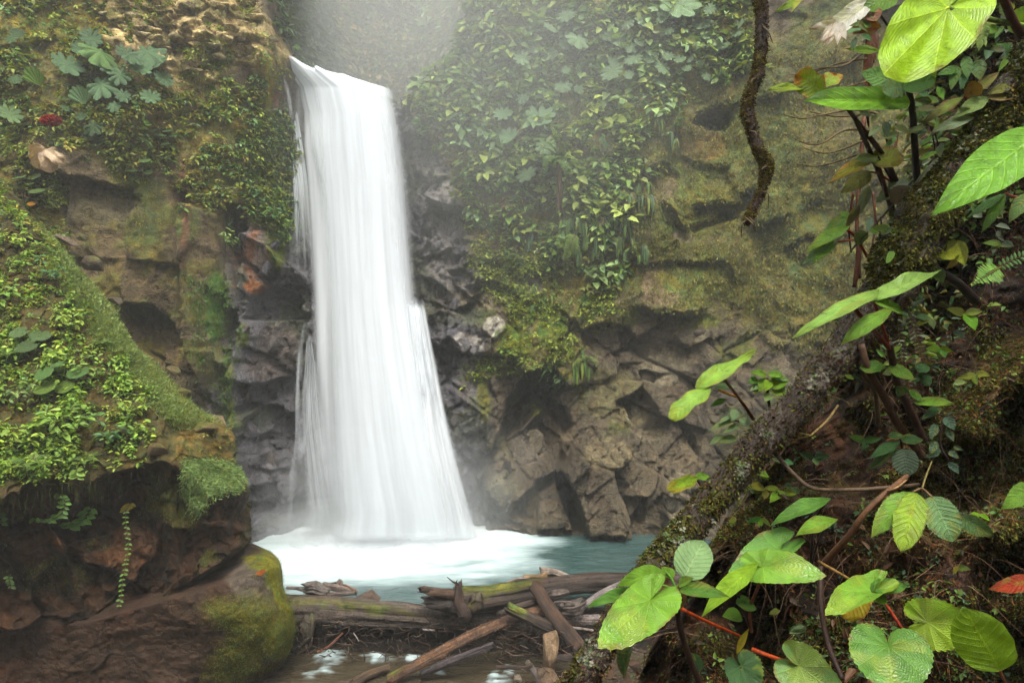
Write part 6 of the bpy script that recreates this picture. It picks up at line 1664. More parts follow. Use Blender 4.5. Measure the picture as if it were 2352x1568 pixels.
# ------------------------------------------------------------------ foreground leaves, one by one
PROF = {
 'ovate': [(0, .02), (.06, .42), (.2, .86), (.38, 1), (.6, .86), (.8, .50), (.92, .20), (1, 0)],
 'round': [(0, .05), (.05, .5), (.16, .82), (.4, 1), (.66, .94), (.84, .66), (.94, .34), (1, 0)],
 'lance': [(0, .02), (.12, .45), (.38, 1), (.6, .86), (.8, .5), (.93, .16), (1, 0)],
 'obov': [(0, .03), (.15, .3), (.4, .72), (.65, 1), (.82, .85), (.93, .5), (1, 0)],
 'strap': [(0, .1), (.08, .7), (.3, 1), (.7, .95), (.9, .6), (1, 0)],
 'torn': [(0, .1), (.1, .6), (.3, 1), (.55, .9), (.75, 1.05), (.9, .8), (1, .25)],
}
def pinn_leaf(L, W, prof='ovate', fold=.2, droop=.15, wave=.03, pleat=0.0, serr=0.0, twist=0.0, roll=0.0, nlat=9, col=(.15, .3, .03), seed=0, nt=44, ns=17, edge=None):
    rg = np.random.default_rng(seed)
    t = np.linspace(0, 1, nt)[:, None]; s = np.linspace(-1, 1, ns)[None, :]
    pr_ = np.asarray(PROF[prof]); tt = np.linspace(0, 1, nt)
    w = np.interp(tt, pr_[:, 0], pr_[:, 1]); w = np.convolve(np.pad(w, 2, mode='edge'), [.1, .2, .4, .2, .1], 'valid'); w[0] *= .4; w[-1] = 0
    w = w[:, None] * (1 + .05 * fbm(t * 4, s * 0 + seed, np.sign(s) * 3.0, 2, seed))
    if serr: w = w * (1 + serr * ((t * 26) % 1 - .5) * np.abs(s) ** 6)
    hw = W / 2
    sp = np.sign(s) * np.abs(s) ** .9
    a_ = np.clip(np.abs(sp) * w * hw, 0, None)
    k = roll / max(hw, 1e-6) + 1e-6        # leaf margins roll up or down
    y = np.sign(sp) * np.sin(a_ * k) / k if abs(roll) > .01 else np.sign(sp) * a_
    zr = (1 - np.cos(a_ * k)) / k if abs(roll) > .01 else 0
    z = fold * a_ + zr + wave * L * fbm(t * 3.2 + seed, s * 1.2, seed * 1.7, 2, seed + 5) * (.3 + np.abs(s)) \
        + pleat * L * np.sin((t - .22 * np.abs(s)) * 2 * math.pi * nlat) * np.minimum(1, np.abs(s) * 4) * w
    x = L * t + 0 * s
    ph = droop * 2 * t
    X = np.where(abs(droop) > .01, L * np.sin(ph) / max(abs(2 * droop), 1e-6) * np.sign(droop), x) if abs(droop) > .01 else x
    Zc = -L * (1 - np.cos(ph)) / (2 * droop) if abs(droop) > .01 else 0 * t
    Xf = X - z * 0; 
    P = np.stack([X + np.sin(ph) * z * 1.0 + 0 * s, y + 0 * t, Zc + np.cos(ph) * z], -1)
    if twist:
        an = twist * t; cy_, sy_ = np.cos(an), np.sin(an)
        Y2 = P[..., 1] * cy_ - (P[..., 2] - Zc) * sy_; Z2 = P[..., 1] * sy_ + (P[..., 2] - Zc) * cy_
        P[..., 1] = Y2; P[..., 2] = Z2 + Zc
    lv = np.stack([t + 0 * s, s + 0 * t, 0 * t + 0 * s + seed * .37], -1)
    c = np.ones(P.shape) * np.asarray(col)
    if edge is None and rg.random() < .6:      # browned rim and blemishes
        b_ = fbm(t * 7 + seed, s * 5, seed, 3, seed + 19) * .5
        c = mix(c, (.13, .085, .02), sstep(.93, 1.12, np.maximum(np.abs(s) + 0 * t, t + 0 * s) + b_) * .8)
        c = mix(c, (.22, .24, .02), sstep(.12, .3, fbm(t * 3 + seed, s * 2, 4, 3, seed + 29)) * .5)
    if edge is not None:
        m_ = sstep(.55, 1.1, np.maximum(np.abs(s) + 0 * t, t * 1.0 + 0 * s) + .5 * fbm(t * 5 + seed, s * 3, seed, 3, seed + 9))
        c = mix(c, edge, m_)
    return make_mesh('leaf', P.reshape(-1, 3), grid_faces(nt, ns), M_PINN, c.reshape(-1, 3), {'lv': lv.reshape(-1, 3)}, True)
HEART = [(0, 1.0), (8, .93), (20, .83), (40, .72), (65, .63), (95, .57), (120, .54), (140, .50), (155, .43), (167, .32), (175, .18), (180, .06)]
def palm_leaf(L, W, asym=1.0, cup=.12, ripple=.03, droop=.25, fold=0.15, col=(.15, .3, .03), seed=0, teeth=.015, nr=22, nt=120, edge=None, heart=HEART):
    th = np.linspace(-180, 180, nt)[None, :]; r = np.linspace(0, 1, nr)[:, None]
    h = np.asarray(heart, float); R = np.interp(np.abs(th[0]), h[:, 0], h[:, 1])
    Rp = np.convolve(np.pad(R, 2, mode='wrap'), [.1, .2, .4, .2, .1], 'valid'); R = np.where(np.abs(th[0]) > 170, R, np.where(np.abs(th[0]) < 6, R, Rp))
    R = R * (1 + teeth * np.sin(np.radians(th[0]) * 37) + .03 * fbm(np.radians(th[0]) * 2.2, seed, 0, 2, seed))
    tr = np.radians(th[0]); ys = W / (L * 1.24)
    x = L * r * R * np.cos(tr); y = L * r * R * np.sin(tr) * ys * np.where(th > 0, asym, 2 - asym)
    q = (tr[None, :] + math.pi) / (2 * math.pi) * 9
    z = cup * L * r ** 2 + ripple * .7 * L * np.sin(q * 2 * math.pi * .35 + seed) * r ** 2.2 - .014 * L * np.cos(q * 2 * math.pi) * r * sstep(0, .4, r) + fold * np.abs(y) - droop * L * np.maximum(x / L, 0) ** 2 \
        + .02 * L * fbm(x / L * 5 + seed, y / L * 5, seed, 3, seed + 3) * r
    lv = np.stack([(tr[None, :] + math.pi) / (2 * math.pi) + 0 * r, r + 0 * x, 0 * x + seed * .31], -1)
    c = np.ones(z.shape + (3,)) * np.asarray(col)
    if edge is None:
        c = mix(c, (.14, .10, .02), sstep(.97, 1.1, r + .22 * fbm(np.cos(tr)[None, :] * 4 + seed, np.sin(tr)[None, :] * 4, seed, 3, seed + 19) + 0 * x) * .8)
        c = mix(c, (.20, .26, .02), sstep(.1, .32, fbm(x / L * 2.5 + seed, y / L * 2.5, 4, 3, seed + 29)) * .5)
    if edge is not None:
        c = mix(c, edge, sstep(.75, 1.15, r + .35 * fbm(tr[None, :] * 3, r * 4, seed, 3, seed + 9)))
    return make_mesh('leaf', np.stack([x, y, z], -1).reshape(-1, 3), grid_faces(nr, nt), M_PALM, c.reshape(-1, 3), {'lv': lv.reshape(-1, 3)}, True)

def leaf(root, kind, base, tip, width, col, roll=0, pitch=0, label=None, name='leaf', seed=None, **k):
    """base, tip: (x, y, d). roll turns the blade about its midrib: 0 faces the camera, + shows its upper edge on."""
    b = V(*base); t = V(*tip); L = float(np.linalg.norm(t - b)); dm = (base[2] + tip[2]) / 2
    X = nrm(t - b); mid = (b + t) / 2; toc = nrm(np.array([0, 0, CAMZ]) - mid)
    n = toc - X * (toc @ X); n = nrm(n)
    if n[2] < -.2 and not k.get('under'): pass
    k.pop('under', None)
    Y = np.cross(n, X)
    if abs(roll) >= 15: roll = abs(roll) * (1 if Y[2] >= 0 else -1)
    ra = math.radians(roll)
    n2 = n * math.cos(ra) + Y * math.sin(ra)
    seed = seed if seed is not None else int(abs(base[0] * 3 + base[1] * 7 + tip[0])) % 997
    W = width / F * dm / max(.30, math.cos(ra))
    me = palm_leaf(L, W, col=col, seed=seed, **k) if kind == 'palm' else pinn_leaf(L, W, prof=kind, col=col, seed=seed, **k)
    o = link(name, me, root)
    o.matrix_basis = Matrix.Translation(-root.location) @ orient(o, b, X, n2, 1.0)
    if label: o['label'] = label
    return o
def stem(root, pts, r0, r1_, col, name='stem', bumps=False):
    P = [V(x, y, d) for x, y, d in pts]; dm = pts[0][2]
    v_, f_, s_, m_ = tube_arrays(P, np.linspace(r0, r1_, len(P)) / F * dm, 8, max(8, len(P) * 6))
    c = np.zeros(v_.shape) + np.asarray(col)
    return put(name, make_mesh(name, v_, f_, M_STEM, c, {'wet': np.full(len(v_), .15)}, True), root)
def plant(name, base, label, cat='plant', group=None):
    return empty(name, V(*base), label, cat, group)
LG, MG, DG, PG = (.135, .285, .02), (.08, .20, .022), (.03, .085, .02), (.20, .34, .13)
LIME, OLV, YEL = (.20, .36, .014), (.17, .19, .015), (.45, .36, .01)
RED, DKS = (.22, .035, .012), (.030, .016, .012)

# A: plant in front of the foot of the trunk
A = plant('begonia', (1610, 1620, 2.1), 'plant with a large heart-shaped leaf and an upright pale oval one, before the trunk foot')
leaf(A, 'palm', (1494, 1377, 1.75), (1374, 1482, 1.62), 120, LG, roll=-14, asym=1.12, droop=.12, cup=.05, fold=.02, label='large glossy heart-shaped leaf')
leaf(A, 'round', (1572, 1328, 1.95), (1616, 1236, 2.0), 84, PG, roll=8, fold=.12, droop=.1, nlat=8, label='upright pale green oval leaf')
leaf(A, 'ovate', (1528, 1314, 1.95), (1428, 1330, 1.85), 46, LG, roll=25, fold=.3, droop=.2)
leaf(A, 'ovate', (1452, 1354, 1.9), (1350, 1412, 1.85), 30, MG, roll=40, fold=.5, droop=-.2, wave=.05)
leaf(A, 'ovate', (1560, 1357, 1.9), (1676, 1353, 1.85), 34, MG, roll=38, fold=.4, droop=.25)
leaf(A, 'ovate', (1545, 1330, 1.95), (1520, 1298, 1.98), 26, LG, roll=30, fold=.5)
leaf(A, 'ovate', (1560, 1345, 1.93), (1590, 1325, 1.9), 20, LG, roll=40, fold=.6)
leaf(A, 'ovate', (1543, 1348, 1.95), (1478, 1340, 2.0), 44, (.30, .15, .08), roll=30, fold=.5, label='withered pinkish brown leaf', droop=.3)
leaf(A, 'ovate', (1548, 1355, 1.95), (1568, 1400, 1.95), 40, (.18, .09, .02), roll=20, fold=.5, label='orange-brown dying leaf')
leaf(A, 'strap', (1452, 1480, 1.95), (1418, 1556, 2.0), 36, DG, roll=45, fold=.5, label='dark leaf hanging in shade')
stem(A, [(1552, 1350, 1.95), (1560, 1430, 2.0), (1580, 1500, 2.05), (1612, 1580, 2.1)], 6.5, 8, DKS)
stem(A, [(1554, 1368, 1.96), (1530, 1385, 1.9), (1496, 1378, 1.77)], 3.2, 2.6, (.20, .10, .02), 'petiole')
stem(A, [(1552, 1350, 1.95), (1562, 1340, 1.95), (1572, 1328, 1.95)], 3, 3, (.10, .12, .02), 'petiole')
stem(A, [(1552, 1350, 1.95), (1540, 1325, 1.95), (1528, 1314, 1.95)], 3, 2.4, MG, 'petiole')
stem(A, [(1552, 1352, 1.95), (1500, 1340, 1.92), (1452, 1354, 1.9)], 2.6, 2.2, MG, 'petiole')
stem(A, [(1556, 1440, 2.0), (1500, 1455, 2.0), (1452, 1480, 1.96)], 3, 2.4, DKS, 'petiole')
# B
B_ = plant('begonia', (1745, 1470, 2.45), 'plant with two broad wavy leaves and one diagonal pale leaf right of the trunk foot')
leaf(B_, 'palm', (1752, 1302, 2.1), (1886, 1300, 2.0), 82, LG, roll=-34, asym=.9, droop=.35, cup=.05, label='broad glossy leaf turned to the right')
leaf(B_, 'palm', (1790, 1262, 2.25), (1672, 1316, 2.2), 70, MG, roll=-40, droop=.2)
leaf(B_, 'lance', (1742, 1292, 2.1), (1612, 1400, 1.95), 44, LIME, roll=28, fold=.45, droop=.1, wave=.02, label='long lime leaf pointing down left')
leaf(B_, 'ovate', (1690, 1385, 2.25), (1742, 1392, 2.25), 34, MG, roll=45, fold=.3)
leaf(B_, 'ovate', (1705, 1420, 2.3), (1660, 1410, 2.3), 30, LG, roll=50, fold=.4)
stem(B_, [(1755, 1308, 2.1), (1740, 1350, 2.2), (1722, 1400, 2.3), (1726, 1450, 2.45)], 4, 4, (.19, .06, .02), 'petiole')
stem(B_, [(1690, 1330, 2.1), (1700, 1380, 2.3), (1722, 1440, 2.4)], 3, 3.4, DKS)
stem(B_, [(1566, 1398, 2.0), (1620, 1425, 2.1), (1705, 1462, 2.3)], 4.6, 3.6, (.45, .06, .01), 'petiole')
stem(B_, [(1727, 1490, 2.2), (1780, 1510, 2.15), (1838, 1530, 2.0)], 5, 4, (.42, .06, .012), 'petiole')
# C
C_ = plant('begonia', (2060, 1640, 2.0), 'cluster of big round quilted leaves at the bottom of the bank')
leaf(C_, 'palm', (2040, 1483, 1.7), (2052, 1600, 1.62), 180, MG, roll=10, droop=.15, cup=.03, teeth=.02, ripple=.035, label='big round leaf with pale sunken veins')
leaf(C_, 'palm', (1836, 1529, 1.75), (1945, 1610, 1.65), 120, (.14, .26, .07), roll=-12, droop=.2, label='dull green leaf cut by the lower picture edge')
leaf(C_, 'palm', (2131, 1429, 1.85), (2262, 1440, 1.75), 122, LIME, roll=-10, droop=.08, cup=.03, ripple=.02, teeth=.03, label='lime quilted heart-shaped leaf')
leaf(C_, 'round', (2296, 1538, 1.7), (2216, 1402, 1.66), 122, LIME, roll=4, fold=.06, droop=.06, nlat=5, label='smooth lime oval leaf beside the quilted one')
leaf(C_, 'palm', (2003, 1359, 1.95), (1892, 1410, 1.85), 66, LG, roll=-36, droop=.15, label='wavy leaf pointing left above the round ones')
leaf(C_, 'ovate', (2000, 1358, 1.95), (2088, 1332, 1.98), 40, MG, roll=-38, wave=.06)
leaf(C_, 'ovate', (2008, 1362, 1.95), (2040, 1386, 1.93), 28, LG, roll=30, wave=.05)
leaf(C_, 'round', (1990, 1350, 2.1), (1934, 1420, 2.1), 66, YEL, roll=15, wave=.06, label='yellow dying leaf', edge=(.35, .20, .01))
stem(C_, [(2033, 1385, 1.95), (2070, 1440, 1.95), (2100, 1490, 1.95)], 3.6, 4.2, (.30, .04, .02), 'petiole')
stem(C_, [(1880, 1289, 2.3), (1935, 1320, 2.2), (2000, 1358, 1.97)], 3.6, 3, (.20, .11, .03), 'petiole')
stem(C_, [(2296, 1538, 1.7), (2310, 1570, 1.75)], 3, 3, (.25, .10, .03), 'petiole')
stem(C_, [(1885, 1300, 2.5), (1885, 1380, 2.45), (1900, 1470, 2.4), (1935, 1560, 2.3)], 6, 6, DKS)
C2 = plant('begonia', (1720, 1640, 2.2), 'low plant with one dark scalloped leaf and a yellow splinter-shaped one at the lower edge')
leaf(C2, 'palm', (1700, 1530, 2.1), (1742, 1600, 2.05), 88, DG, roll=-20, teeth=.05, ripple=.06)
leaf(C2, 'lance', (1692, 1502, 2.2), (1716, 1440, 2.2), 16, YEL, roll=30, label='narrow yellow leaf')
leaf(C2, 'round', (1610, 1538, 2.2), (1590, 1500, 2.2), 26, DG, roll=20)
stem(C2, [(1700, 1530, 2.1), (1705, 1570, 2.15), (1712, 1620, 2.2)], 4, 4, DKS)
# D pleated leaves
D_ = plant('nettle', (2120, 1090, 2.4), 'shoot with four strongly pleated saw-edged leaves hanging over the dark hollow')
kw = dict(serr=.10, pleat=.018, nlat=13, wave=.015)
leaf(D_, 'ovate', (2096, 1130, 2.2), (2000, 1220, 2.12), 58, LG, roll=-24, fold=.15, **kw)
leaf(D_, 'round', (2106, 1132, 2.15), (2072, 1260, 2.05), 66, (.24, .38, .02), roll=6, fold=.12, droop=.1, label='lime leaf with the deepest pleats', **kw)
leaf(D_, 'round', (2138, 1140, 2.15), (2190, 1238, 2.05), 74, (.12, .24, .08), roll=10, fold=.15, droop=.2, **kw)
leaf(D_, 'ovate', (2204, 1185, 2.15), (2286, 1236, 2.1), 46, (.12, .24, .07), roll=-14, fold=.2, droop=.2, **kw)
leaf(D_, 'ovate', (2100, 1160, 2.25), (2052, 1190, 2.25), 34, PG, roll=20, **kw)
stem(D_, [(2096, 1130, 2.2), (2118, 1122, 2.2), (2140, 1140, 2.15), (2180, 1170, 2.16), (2204, 1185, 2.15)], 2.6, 2, (.12, .07, .03))
stem(D_, [(2118, 1122, 2.2), (2128, 1090, 2.3), (2140, 1060, 2.5)], 2, 2, (.12, .10, .03))
D2_ = plant('nettle', (2380, 1100, 2.2), 'bright saw-edged leaf entering from the side beside the mossy bank')
leaf(D2_, 'ovate', (2370, 1112, 2.1), (2310, 1166, 2.05), 44, LG, roll=14, **kw)
D3_ = plant('nettle', (2400, 1330, 2.2), 'glowing red dead leaf at the side above the lime leaves', 'leaf')
leaf(D3_, 'ovate', (2380, 1330, 2.1), (2278, 1354, 2.1), 40, (.40, .045, .01), roll=12, serr=.08, pleat=.01, nlat=11)
# E: two thin bright leaves left, on the horizontal stem
E_ = plant('begonia', (1860, 1300, 2.6), 'plant with two narrow bright leaves lying level under the bent twig')
leaf(E_, 'lance', (1908, 1146, 2.3), (1770, 1188, 2.25), 34, MG, roll=-45, fold=.25, droop=.15)
leaf(E_, 'lance', (1924, 1190, 2.25), (1826, 1222, 2.2), 34, LG, roll=-45, fold=.3, droop=.1)
stem(E_, [(1900, 1150, 2.3), (1870, 1200, 2.4), (1862, 1300, 2.6)], 2.6, 4, DKS)
stem(E_, [(1905, 1195, 2.25), (1880, 1240, 2.4), (1864, 1300, 2.6)], 2.2, 3, DKS)
BT = plant('twig', (1788, 1053, 2.7), 'thin brown twig that bends and runs level across the dark hollow', 'twig')
stem(BT, [(1780, 1040, 2.7), (1820, 1085, 2.65), (1868, 1121, 2.6), (1960, 1124, 2.5), (2068, 1117, 2.5), (2110, 1112, 2.6)], 5, 4, (.07, .045, .025), 'twig_stem')
BS = plant('branch', (1896, 1289, 2.6), 'split brown branch rising to the right behind the pleated leaves', 'branch')
stem(BS, [(1870, 1330, 2.7), (1900, 1285, 2.6), (1950, 1230, 2.5), (1985, 1180, 2.45), (2030, 1135, 2.45), (2084, 1092, 2.5)], 8, 5, (.10, .048, .022), 'wood')
stem(BS, [(2040, 1128, 2.44), (2062, 1118, 2.42), (2084, 1100, 2.5)], 3, 2, (.22, .13, .06), 'splinter')
BT2 = plant('twig', (1740, 985, 2.8), 'yellowish zigzag twig below the trunk', 'twig')
stem(BT2, [(1925, 930, 2.8), (1900, 965, 2.75), (1862, 1000, 2.7)], 2.6, 2.6, (.28, .20, .07), 'twig_stem')
stem(BT2, [(1862, 1000, 2.7), (1810, 985, 2.75), (1795, 950, 2.8)], 2.4, 2.2, (.28, .20, .07), 'twig_stem')
stem(BT2, [(1862, 1000, 2.7), (1820, 1010, 2.75), (1780, 1004, 2.8)], 2.4, 2.0, (.22, .16, .06), 'twig_stem')
# small dark striped leaves
PI = plant('pilea', (2190, 1040, 2.7), 'tiny plant with dark silver-striped leaves in the black hollow')
for x0, y0, x1, y1, w in ((2172, 957, 2192, 985, 24), (2150, 975, 2140, 1003, 20), (2148, 1012, 2140, 1038, 20), (2175, 985, 2190, 1010, 16), (2160, 1032, 2130, 1048, 18), (2180, 1035, 2200, 1050, 16), (2180, 1060, 2202, 1085, 18), (2190, 1025, 2210, 1032, 12)):
    leaf(PI, 'ovate', (x0, y0, 2.55), (x1, y1, 2.5), w, (.06, .12, .07), roll=12, pleat=.03, nlat=6)
stem(PI, [(2165, 960, 2.6), (2160, 1020, 2.6), (2180, 1060, 2.6), (2190, 1100, 2.7)], 2, 2.4, DKS)
PI2 = plant('pilea', (2090, 1120, 2.9), 'dark round leaf and narrow leaves in shade above the level twig')
leaf(PI2, 'round', (2075, 1030, 2.6), (2084, 1092, 2.55), 56, (.045, .075, .04), roll=6, nlat=7)
leaf(PI2, 'lance', (2068, 1012, 2.6), (2000, 1046, 2.55), 26, DG, roll=-20, serr=.06)
leaf(PI2, 'ovate', (2070, 1012, 2.6), (2125, 1004, 2.6), 24, DG, roll=-30, serr=.06)
leaf(PI2, 'lance', (2062, 1030, 2.6), (1988, 1078, 2.6), 20, DG, roll=-20)
leaf(PI2, 'ovate', (2040, 1003, 2.6), (2078, 995, 2.6), 18, DG, roll=-30)
stem(PI2, [(2068, 1008, 2.6), (2078, 1060, 2.75), (2090, 1120, 2.9)], 2.4, 3, DKS)

# G: great leaf lying across the trunk
G_ = plant('begonia', (2110, 1000, 2.9), 'tall plant whose two long pale-edged leaves lie across the leaning trunk')
leaf(G_, 'ovate', (2020, 668, 2.45), (1820, 766, 2.2), 34, (.20, .38, .06), roll=52, fold=.10, droop=.03, wave=.02, label='long pale green leaf over the trunk, pointing left')
leaf(G_, 'ovate', (2003, 690, 2.45), (2164, 612, 2.55), 42, (.22, .38, .07), roll=-46, fold=.15, wave=.04, droop=.03, label='leaf with pale ribs pointing up right')
leaf(G_, 'lance', (2050, 706, 2.42), (1930, 772, 2.35), 36, LG, roll=45, fold=.1, wave=.04)
leaf(G_, 'ovate', (2010, 696, 2.44), (2090, 706, 2.5), 34, LG, roll=-50, wave=.06)
stem(G_, [(1957, 702, 2.4), (1990, 740, 2.5), (2022, 775, 2.6), (2042, 800, 2.65)], 4.6, 6, (.16, .03, .015), 'petiole')
stem(G_, [(2009, 695, 2.45), (2024, 740, 2.55), (2040, 790, 2.65)], 4, 4, (.30, .04, .02), 'petiole')
stem(G_, [(2042, 790, 2.65), (2060, 870, 2.75), (2085, 930, 2.8), (2120, 1010, 2.9)], 8, 11, (.045, .022, .016))
stem(G_, [(1978, 790, 2.75), (1995, 850, 2.75), (2030, 910, 2.8), (2060, 970, 2.85), (2120, 1050, 2.95)], 8, 10, (.07, .038, .022))
stem(G_, [(1965, 800, 2.8), (1985, 860, 2.8), (2010, 900, 2.85), (2018, 980, 2.9)], 5, 6, (.06, .04, .02))
leaf(G_, 'lance', (2040, 815, 2.7), (2072, 790, 2.7), 14, LG, roll=20)
for a_ in (((1975, 846, 2.75), (2040, 838, 2.7), 30, MG, -42), ((2040, 842, 2.7), (2106, 868, 2.65), 30, LG, -35), ((2110, 856, 2.75), (2130, 830, 2.8), 30, DG, 15), ((1870, 900, 2.7), (1840, 940, 2.75), 14, LG, 30)):
    leaf(G_, 'ovate', a_[0], a_[1], a_[2], a_[3], roll=a_[4], serr=.05, wave=.05)
FC = plant('fern', (2100, 880, 3.2), 'feathery dark fern hanging in the hollow right of the tall stems', 'fern')
G2 = plant('begonia', (2200, 960, 2.9), 'small plant with upturned bright leaves right of the two dark stems')
for a_ in (((2100, 925, 2.7), (2192, 918, 2.6), 22, LG, -42), ((2095, 912, 2.7), (2112, 900, 2.7), 34, MG, 10), ((2160, 935, 2.7), (2120, 955, 2.65), 20, DG, -30), ((2080, 905, 2.7), (2060, 888, 2.7), 30, (.05, .13, .03), 10), ((2140, 880, 2.8), (2110, 862, 2.8), 26, DG, -20)):
    leaf(G2, 'ovate', a_[0], a_[1], a_[2], a_[3], roll=a_[4], wave=.05)
stem(G2, [(2095, 925, 2.7), (2130, 945, 2.8), (2200, 960, 2.9)], 2.4, 3, DKS)

# H: three bright leaves left of the mossy trunk
H_ = plant('begonia', (2010, 640, 3.3), 'spray of three bright leaves reaching left past the trunk')
leaf(H_, 'lance', (1952, 519, 3.1), (1856, 562, 2.95), 30, LG, roll=-38, fold=.3)
leaf(H_, 'lance', (1925, 528, 3.1), (1861, 596, 2.95), 30, PG, roll=10, fold=.3, droop=.2)
leaf(H_, 'lance', (1924, 556, 3.1), (1872, 592, 2.95), 20, LG, roll=-20, fold=.3)
leaf(H_, 'ovate', (1940, 500, 3.15), (1900, 530, 3.1), 28, MG, roll=-20, fold=.3)
leaf(H_, 'ovate', (1955, 505, 3.15), (1930, 485, 3.15), 18, LG, roll=-30)
leaf(H_, 'round', (1985, 555, 3.15), (1968, 536, 3.1), 34, (.08, .16, .06), roll=-10)
stem(H_, [(1940, 525, 3.1), (1965, 545, 3.15), (2010, 620, 3.3)], 3, 4, RED, 'petiole')
stem(H_, [(1924, 556, 3.1), (1950, 552, 3.12), (1970, 550, 3.16)], 2.2, 2.6, RED, 'petiole')

# I: plant left of trunk, against the pool
I_ = plant('begonia', (1730, 980, 2.95), 'plant with two long pale leaves standing free against the rock wall, left of the trunk')
leaf(I_, 'ovate', (1598, 890, 2.6), (1738, 801, 2.7), 34, (.22, .40, .04), roll=-48, fold=.12, wave=.05, droop=.02, label='pale leaf rising to the right')
leaf(I_, 'torn', (1630, 892, 2.6), (1538, 947, 2.5), 36, (.22, .40, .05), roll=-46, fold=.15, wave=.06, label='pale leaf with ragged tip drooping left', edge=(.25, .34, .02))
leaf(I_, 'lance', (1640, 892, 2.7), (1695, 880, 2.75), 18, PG, roll=-40)
leaf(I_, 'lance', (1668, 915, 2.75), (1634, 930, 2.7), 16, MG, roll=-20)
stem(I_, [(1660, 866, 2.65), (1690, 905, 2.75), (1712, 935, 2.85), (1730, 962, 2.95)], 3.2, 5, (.13, .06, .03))
stem(I_, [(1652, 896, 2.65), (1675, 905, 2.7), (1696, 912, 2.78)], 3.4, 3, (.35, .16, .02), 'petiole')
I2 = plant('begonia', (1745, 960, 3.0), 'bunch of small glossy leaves between the pale plant and the trunk')
for x0, y0, x1, y1, w, c_, rr in ((1760, 862, 1728, 852, 16, LG, -40), (1765, 858, 1800, 862, 16, LG, -40), (1758, 872, 1745, 896, 26, LG, 5), (1768, 872, 1760, 895, 22, LIME, 5), (1770, 885, 1812, 870, 34, LG, -25), (1775, 890, 1806, 905, 28, LG, -15), (1745, 880, 1735, 902, 26, DG, 10), (1738, 868, 1722, 878, 20, MG, 0), (1775, 866, 1812, 872, 12, PG, -40), (1770, 905, 1758, 918, 22, PG, -20), (1755, 880, 1724, 892, 14, PG, -40)):
    leaf(I2, 'ovate', (x0, y0, 2.8), (x1, y1, 2.75), w, c_, roll=rr, fold=.3)
stem(I2, [(1762, 868, 2.8), (1764, 910, 2.85), (1770, 950, 3.0)], 3, 4, DKS)
I3 = plant('begonia', (1740, 985, 3.1), 'bluish pale leaves low beside the trunk, under the glossy bunch')
for x0, y0, x1, y1, w, rr in ((1690, 962, 1624, 984, 13, -35), (1680, 955, 1650, 968, 10, -40), (1700, 975, 1660, 990, 13, -35), (1700, 960, 1722, 978, 18, -20), (1690, 940, 1682, 965, 22, 10), (1692, 1005, 1650, 1012, 20, -25), (1660, 1000, 1632, 1018, 16, -10)):
    leaf(I3, 'ovate', (x0, y0, 2.95), (x1, y1, 2.9), w, (.16, .27, .13), roll=rr, fold=.3)
stem(I3, [(1640, 975, 2.95), (1690, 965, 2.98), (1740, 985, 3.1)], 1.6, 3, DKS)
J_ = plant('begonia', (1650, 1130, 2.9), 'small lime leaf with lobes against the pale boulder, left of the trunk')
leaf(J_, 'torn', (1600, 1098, 2.7), (1541, 1120, 2.6), 30, (.22, .36, .02), roll=-10, wave=.08, edge=(.30, .25, .02))
leaf(J_, 'ovate', (1600, 1100, 2.7), (1632, 1086, 2.75), 22, LG, roll=-35, wave=.05)
stem(J_, [(1600, 1100, 2.7), (1612, 1120, 2.8), (1622, 1140, 2.9)], 2, 2.6, DKS)
K_ = plant('seedling', (1555, 1230, 2.75), 'curled tiny seedling on the trunk, above the pool edge')
leaf(K_, 'ovate', (1568, 1222, 2.65), (1555, 1240, 2.6), 12, LG, roll=20, droop=.8)
leaf(K_, 'ovate', (1545, 1205, 2.65), (1538, 1190, 2.6), 8, LG, roll=20, droop=-.8)
stem(K_, [(1545, 1205, 2.65), (1556, 1222, 2.7), (1575, 1232, 2.75)], 1.4, 1.8, MG)

# F: canopy of large leaves at the top of the bank
F_ = plant('giant_aroid', (2110, 380, 3.1), 'plant with one enormous glowing lime leaf above the bank')
leaf(F_, 'palm', (2178, 18, 2.5), (2024, 176, 2.3), 168, (.25, .43, .008), roll=8, asym=1.05, cup=.04, droop=.05, ripple=.015, teeth=.004, fold=.03, label='enormous lime heart-shaped leaf',
     heart=[(0, 1.0), (8, .97), (20, .93), (40, .84), (65, .72), (90, .64), (120, .62), (140, .60), (155, .52), (167, .4), (175, .22), (180, .07)])
leaf(F_, 'round', (2150, 176, 2.75), (2040, 150, 2.7), 84, LIME, roll=-10, droop=.15, fold=.2, nlat=14, label='lime leaf half hidden below the enormous one')
leaf(F_, 'round', (2072, 200, 2.7), (1985, 160, 2.7), 44, MG, roll=30, fold=.15)
leaf(F_, 'round', (2074, 204, 2.6), (2150, 176, 2.55), 46, (.13, .30, .05), roll=-40, fold=.2, nlat=14, pleat=.004)
leaf(F_, 'round', (2076, 200, 2.62), (2030, 205, 2.6), 50, (.17, .31, .12), roll=-25, fold=.2, nlat=14, pleat=.006)
leaf(F_, 'torn', (2110, 182, 2.9), (2200, 60, 2.9), 62, DG, roll=10, wave=.04, fold=.2, label='dark wavy leaf standing behind')
stem(F_, [(2180, 20, 2.5), (2235, 34, 2.6), (2290, 48, 2.7), (2360, 62, 2.8)], 5, 7, (.12, .20, .03), 'petiole')
stem(F_, [(2178, 18, 2.5), (2150, 34, 2.49), (2120, 60, 2.47)], 3.4, 1.4, (.35, .42, .02), 'rib')
stem(F_, [(2080, 130, 2.7), (2086, 200, 2.72), (2096, 260, 2.8), (2104, 380, 2.95), (2120, 560, 3.1)], 6, 9, (.018, .010, .008))
stem(F_, [(2090, 130, 2.72), (2092, 170, 2.72), (2092, 220, 2.75)], 4, 4, (.018, .010, .008))
